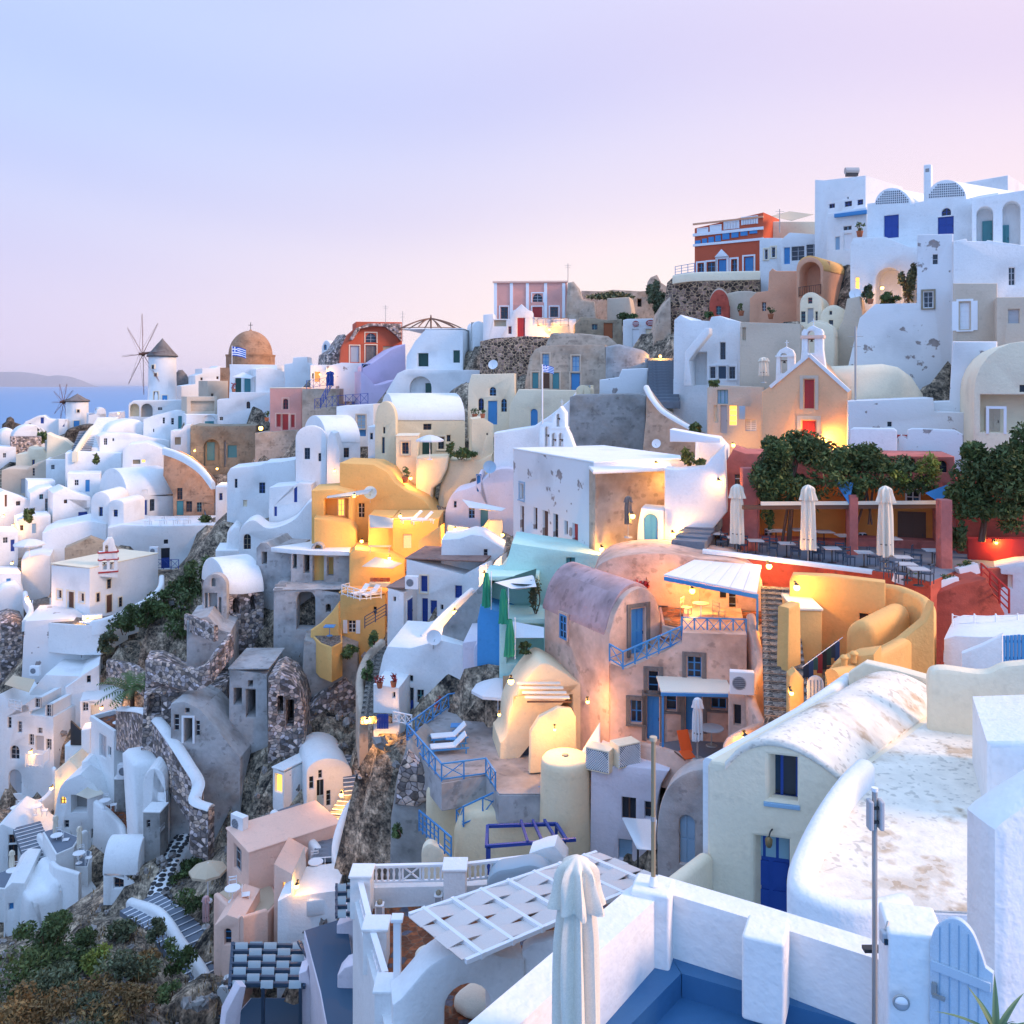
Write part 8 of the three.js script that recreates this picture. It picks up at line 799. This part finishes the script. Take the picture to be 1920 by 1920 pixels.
// ---------- hillside through the feet of all houses ----------
{ const rk = rng(77); const x0 = -150, x1 = 110, z0 = -260, z1 = -20, st = 1.25; const nx = Math.round((x1 - x0) / st), nz = Math.round((z1 - z0) / st);
  const extra = []; for (let x = x0 - 20; x <= x1 + 20; x += 12) { extra.push([x, CY - 22,-215]); extra.push([x, CY - 60,-255]); } for (let z = -250; z < -20; z += 12) { extra.push([x0 - 8, CY - 75 + Math.max(0,-z - 90) * .42, z]); extra.push([x1 + 6, CY - 4, z]); }
  for (const [px, py, d] of EXTRA_GROUND) { const p = P(px, py, d); extra.push([p.x, p.y, p.z]); }
  const pts = GROUND.concat(extra); const cell = 10, grid = new Map(); pts.forEach(p => { const k = Math.floor(p[0] / cell) + ',' + Math.floor(p[2] / cell); (grid.get(k) || grid.set(k, []).get(k)).push(p); });
  const n1 = fbm(256,6,5,701), n2 = fbm(256,32,3,733); const hs = new Float32Array((nx + 1) * (nz + 1));
  const hgt = (x, z) => { let s = 0, w = 0; const ci = Math.floor(x / cell), cj = Math.floor(z / cell); for (let r = 2; r <= 8; r += 3) { s = 0; w = 0; let c = 0; for (let i = ci - r; i <= ci + r; i++) for (let j = cj - r; j <= cj + r; j++) { const L = grid.get(i + ',' + j); if (L) for (const p of L) { const q = (p[0] - x) ** 2 + (p[2] - z) ** 2 + .6, k = 1 / (q * q); s += p[1] * k; w += k; c++; } } if (c > 5) break; } return s / w; };
  for (let j = 0; j <= nz; j++) for (let i = 0; i <= nx; i++) hs[j * (nx + 1) + i] = hgt(x0 + i * st, z0 + j * st);
  const pos = [], col = [], idx = [], uv = []; for (let j = 0; j <= nz; j++) for (let i = 0; i <= nx; i++) { const x = x0 + i * st, z = z0 + j * st; const a = ((i * 3) & 255) + ((j * 3) & 255) * 256; const y = hs[j * (nx + 1) + i] + (n1[a] - .5) * 1.1 + (n2[a] - .5) * .5 - .5; pos.push(x, y, z); uv.push(x, z); }
  for (let j = 0; j < nz; j++) for (let i = 0; i < nx; i++) { const a = j * (nx + 1) + i, b = a + 1, c = a + nx + 1, d = c + 1; idx.push(a, c, b, b, c, d); }
  const g = new THREE.BufferGeometry(); g.setAttribute('position', new THREE.Float32BufferAttribute(pos, 3)); g.setAttribute('uv', new THREE.Float32BufferAttribute(uv, 2)); g.setIndex(idx); g.computeVertexNormals(); const gg = uvBox(g); const o = mesh('hillside', gg, C.earth, scene); o.userData = { kind: 'structure', label: 'steep brown rocky hillside under the village' };
  scene.fog = new THREE.FogExp2(new THREE.Color().setRGB(.95,.92,.98),.000016);
  globalThis.__groundY = (x, z) => { const fi = Math.min(nx - 1, Math.max(0, Math.floor((x - x0) / st))), fj = Math.min(nz - 1, Math.max(0, Math.floor((z - z0) / st))); return pos[(fj * (nx + 1) + fi) * 3 + 1]; };
}

// ---------- vegetation and loose stones ----------
const gy = __groundY, onGround = (px, py, d) => { const p = P(px, py, d); return p; };
let sd = 100;
for (const [px, py, d, rx, ry, rz, n, k, lb2] of [
  [90,1770,52,60,40,2.5,2600, 'mid', 'tall olive shrub left of the scrub slope'],[150,1800,49.5,55,38,2,2200, 'dark', 'dark shrub in the middle of the scrub slope'],[60,1850,47,70,45,2.2,2400, 'dark', 'dark shrub at the lower left corner'],[130,1880,44.5,80,32,2,2200, 'dry', 'reddish dry bush near the bottom left'],[210,1830,46.5,60,34,2,2000, 'sage', 'grey green bush below the yellow flowers'],[178,1800,47.5,22,16,1,700, 'yellow', 'yellow flowering bush on the scrub slope'],[300,1740,51.5,18,14,.8,500, 'sage', 'small green bush by the lane wall'],[335,1790,49,26,24,1,700, 'dark', 'dark round bush below the lane wall'],[240,1880,44,60,22,1.6,1400, 'dry', 'brown dry grass bush at the bottom'],[310,1862,44.5,20,14,.8,500, 'mid', 'small bush on the sandy slope'],[30,1900,44,50,30,1.6,1500, 'dry', 'brown bush in the bottom corner'],[100,1830,47,46,26,1.6,1500, 'sage', 'sage bush between the dark shrubs on the slope'],[180,1900,43.5,50,20,1.4,1300, 'sage', 'sage bush at the bottom edge'],[270,1810,47.5,26,14,1,600, 'dry', 'dry tuft on the sandy slope'],[110,1740,54,20,22,1.2,800, 'mid', 'upright green shrub beside the cave house'],[235,1745,53,26,16,1,600, 'sage', 'low sage bush at the top of the scrub'],
  [320,1650,60,16,18,1,700, 'dark', 'round dark bush beside the blue gate'],[358,1630,61,24,14,1,700, 'mid', 'garden bush in front of the round house'],[365,1690,55.5,36,14,1.2,900, 'dark', 'dark hedge below the beige parasol'],[500,1500,64.5,20,26,1,900, 'mid', 'bush left of the lit window house'],[480,1460,66,18,20,1,700, 'sage', 'sage bush in the ravine'],[370,1480,68,20,12,1,500, 'sage', 'low bush by the grey cave'],
  [355,1095,90,34,45,2.5,2400, 'mid', 'tall shrub on the slope below the blue door'],[310,1130,88.5,40,34,2.5,2200, 'dark', 'dark shrub in the middle of the chapel slope'],[265,1150,87,40,26,2.2,1800, 'mid', 'green shrub right of the white chapel'],[235,1170,86.5,28,20,2,1100, 'dark', 'dark shrub above the white rounded house'],[340,1170,85,30,26,2,1300, 'dark', 'dark shrub at the foot of the chapel slope'],[205,1205,87,16,18,1.5,700, 'sage', 'sage bush behind the white rounded house'],[385,1060,93,18,26,1.5,700, 'mid', 'thin leafy shrub near the lane lamp'],
  [1233,552,118,20,34,2.5,2200, 'sage', 'tall pale shrub beside the ruin on the ridge'],[1150,556,128,60,8,2,900, 'sage', 'grass on the crest of the long ruin'],[1168,596,117,24,12,2,900, 'dark', 'dark bush behind the brown hut'],[1306,806,66,10,16,.6,500, 'mid', 'small palm like bush above the street wall'],[1290,858,51,12,18,.6,600, 'dark', 'dark conifer bush on the white planter'],[1312,870,50.5,14,8,.5,300, 'mid', 'leafy plant in the white planter'],[1700,525,74.5,16,40,1,1300, 'sage', 'tall oleander in front of the plant arch'],[1665,560,74,20,12,1,600, 'dark', 'low plants inside the plant arch'],[1625,550,75,12,16,.8,500, 'sage', 'potted shrub left of the plant arch'],[1340,718,66,9,6,.5,250, 'mid', 'small bush on the beige shop ledge'],
  [1210,1030,48,46,14,1,1500, 'mid', 'ground cover bed above the pink vault'],[1320,1040,46.2,36,10,.8,900, 'mid', 'flower bed along the restaurant edge'],[1170,1034,49,22,16,.8,800, 'mid', 'green shrub at the left of the flower bed'],[655,1222,67,16,14,.8,600, 'mid', 'bush below the ochre tower'],[690,1258,55,10,22,.6,500, 'mid', 'creeper along the lane steps'],[700,1195,58.5,10,14,.6,400, 'mid', 'small bush at the top of the lane steps'],[745,1560,40.5,8,12,.4,300, 'mid', 'tuft growing on the rubble bank'],[905,715,97,26,14,.8,900, 'dark', 'dark creeper hanging over the cream cave house'],[1330,590,92,8,8,.6,200, 'mid', 'potted bush at the dark red arch'],[390,975,118,20,8,1,500, 'dark', 'low shrub at the peeling brown house'],[870,850,84.5,22,12,.8,600, 'dark', 'plants on the cream terrace'],[845,835,85,8,14,.6,350, 'mid', 'tall potted plant on the cream terrace'],[55,965,118,10,14,1,500, 'dark', 'dark cypress like bush at left'],[80,820,158,14,12,1.2,500, 'dark', 'dark garden trees below the small windmill'],[181,862,131,6,9,.8,300, 'dark', 'round dark shrub on the white terrace'],[1003,1115,46.8,14,34,.5,350, 'sage', 'thin climbing plant on the mint wall'],[985,1215,43.6,12,10,.4,300, 'dark', 'dark leafy plant in the lower mint nook']]) bush('shrub', lb2, 'shrub', px < 400 && py > 1700 ? [[px, py, d, rx * 1.2, ry * 1.25, rz, n * 1.5 | 0]] : [[px, py, d, rx, ry, rz, n]], LM[k], d * .0022 + .015, sd++, {});
bush('bougainvillea', 'red bougainvillea on the rounded pink wall', 'shrub', [[1208,1098,44,15,14,.5,700],[1185,1085,44.2,20,8,.4,160]], LM.red, .08,61,{});
{ const p = P(240,1300,77), g = thing('palm_tree', 'small palm tree in the ravine below the chapel slope', 'palm', P(248,1330,75)); const r = rng(17); mesh('trunk', uvBox(lathe([[.26,-1],[.2,.3],[.17,1.2],[.24,1.5],[0,1.6]],10)), C.wood, g); for (let i = 0; i < 22; i++) { const a = i * 2.399, L = 2.7 + r() * .8, up = .25 + r() * 1.1, pos = [], col = []; const q = t => new V3(Math.cos(a) * L * t * Math.cos(up * .6),1.5 + L * (Math.sin(up) * t - .55 * t * t), Math.sin(a) * L * t * Math.cos(up * .6)); const sdv = new V3(-Math.sin(a),0, Math.cos(a)); for (let k = 1; k < 14; k++) for (const s of [-1,1]) { const b = q(k / 14), e = q(Math.min(1, k / 14 + .09)).addScaledVector(sdv, s * .6 * Math.sin(Math.PI * (.15 + .8 * k / 14))).add(new V3(0,-.12,0)), c = q(k / 14 + .055); for (const v of [b, c, e]) { pos.push(v.x, v.y, v.z); col.push(1.2,1.15,.9); } } const s = new THREE.BufferGeometry(); s.setAttribute('position', new THREE.Float32BufferAttribute(pos, 3)); s.setAttribute('color', new THREE.Float32BufferAttribute(col, 3)); s.computeVertexNormals(); mesh('frond', s, LM.mid, g); } }
for (const [lb2, x, y, d, s, k] of [['on the white flower terrace, left', 712,1290,51,.9, 'red'],['on the white flower terrace, right', 738,1288,51,.9, 'red'],['by the lamp at the cream block', 760,905,82,1.6, 'mid'],['on the cream tower block', 905,784,84,1.2, 'mid'],['at the blue arched cave door', 890,785,92,1.4, 'mid'],['beside the small pink house', 500,790,127,1.6, 'dark'],['on the terracotta ledge, left', 1390,592,88,1.4, 'mid'],['on the terracotta ledge, right', 1445,598,86,1.4, 'mid'],['below the plant arch', 1632,570,73,1.2, 'mid'],['by the white house steps', 820,1330,49.5,.8, 'red'],['on the white veranda near the vermilion house', 1612,444,88,1.6, 'mid'],['under the green shuttered veranda', 438,735,147,1.6, 'red']]) potPlant('potted plant ' + lb2, P(x, y, d), s, LM[k], sd++);
// loose stones and dry grass that nobody could count
{ const r = rng(55), G = []; const spots = []; const put = (n, x0, x1, z0, z1) => { for (let i = 0; i < n; i++) { const x = x0 + (x1 - x0) * r(), z = z0 + (z1 - z0) * r(); spots.push([x, gy(x, z), z]); } }; put(1500,-46,-14,-95,-58); put(900,-34,-12,-62,-40); put(500,-14,-6,-70,-45);
  const geo = new THREE.IcosahedronGeometry(1,1), pp = geo.attributes.position; for (let i = 0; i < pp.count; i++) { const k = .8 + .35 * Math.sin(pp.getX(i) * 5 + pp.getY(i) * 7) * Math.cos(pp.getZ(i) * 6); pp.setXYZ(i, pp.getX(i) * k * 1.2, pp.getY(i) * k * .8, pp.getZ(i) * k); } geo.computeVertexNormals();
  const im = new THREE.InstancedMesh(geo, mat('field_stone', [.9,.86,.82],{ r: .95 }), spots.length), mm = new THREE.Matrix4(), q = new THREE.Quaternion(), cc = new THREE.Color(); spots.forEach((s, i) => { q.setFromEuler(new THREE.Euler(r() * 6, r() * 6, r() * 6)); const k = .05 + Math.pow(r(),4) * .38; mm.compose(new V3(...s), q, new V3(k, k, k)); im.setMatrixAt(i, mm); const v = .12 + r() * .3; im.setColorAt(i, cc.setRGB(v, v * .94, v * .9)); }); im.name = 'loose_stones'; im.castShadow = im.receiveShadow = true; im.userData = { kind: 'stuff', label: 'loose grey field stones scattered over the slope', category: 'stones' }; scene.add(im);
  const pos = [], col = [], nor = []; for (let i = 0; i < 9000; i++) { const a = i < 6500; const x = a ? -36 + 24 * r() : -46 + 32 * r(), z = a ? -60 + 18 * r() : -95 + 33 * r(), y = gy(x, z); const hh = .15 + .3 * r(), an = r() * 6.28, w = .03; pos.push(x - Math.cos(an) * w, y - .05, z - Math.sin(an) * w, x + Math.cos(an) * w, y - .05, z + Math.sin(an) * w, x + (r() - .5) * .25, y + hh, z + (r() - .5) * .25); const v = .7 + r() * .8; for (let k = 0; k < 3; k++) { col.push(v * 1.1, v, v * .8); nor.push(0,1,.2); } } const s = new THREE.BufferGeometry(); s.setAttribute('position', new THREE.Float32BufferAttribute(pos, 3)); s.setAttribute('color', new THREE.Float32BufferAttribute(col, 3)); s.setAttribute('normal', new THREE.Float32BufferAttribute(nor, 3)); const gm = mesh('dry_grass', s, LM.dry, scene); gm.userData = { kind: 'stuff', label: 'dry grass tufts on the rocky slope', category: 'grass' }; }
renderer.render(scene, camera);
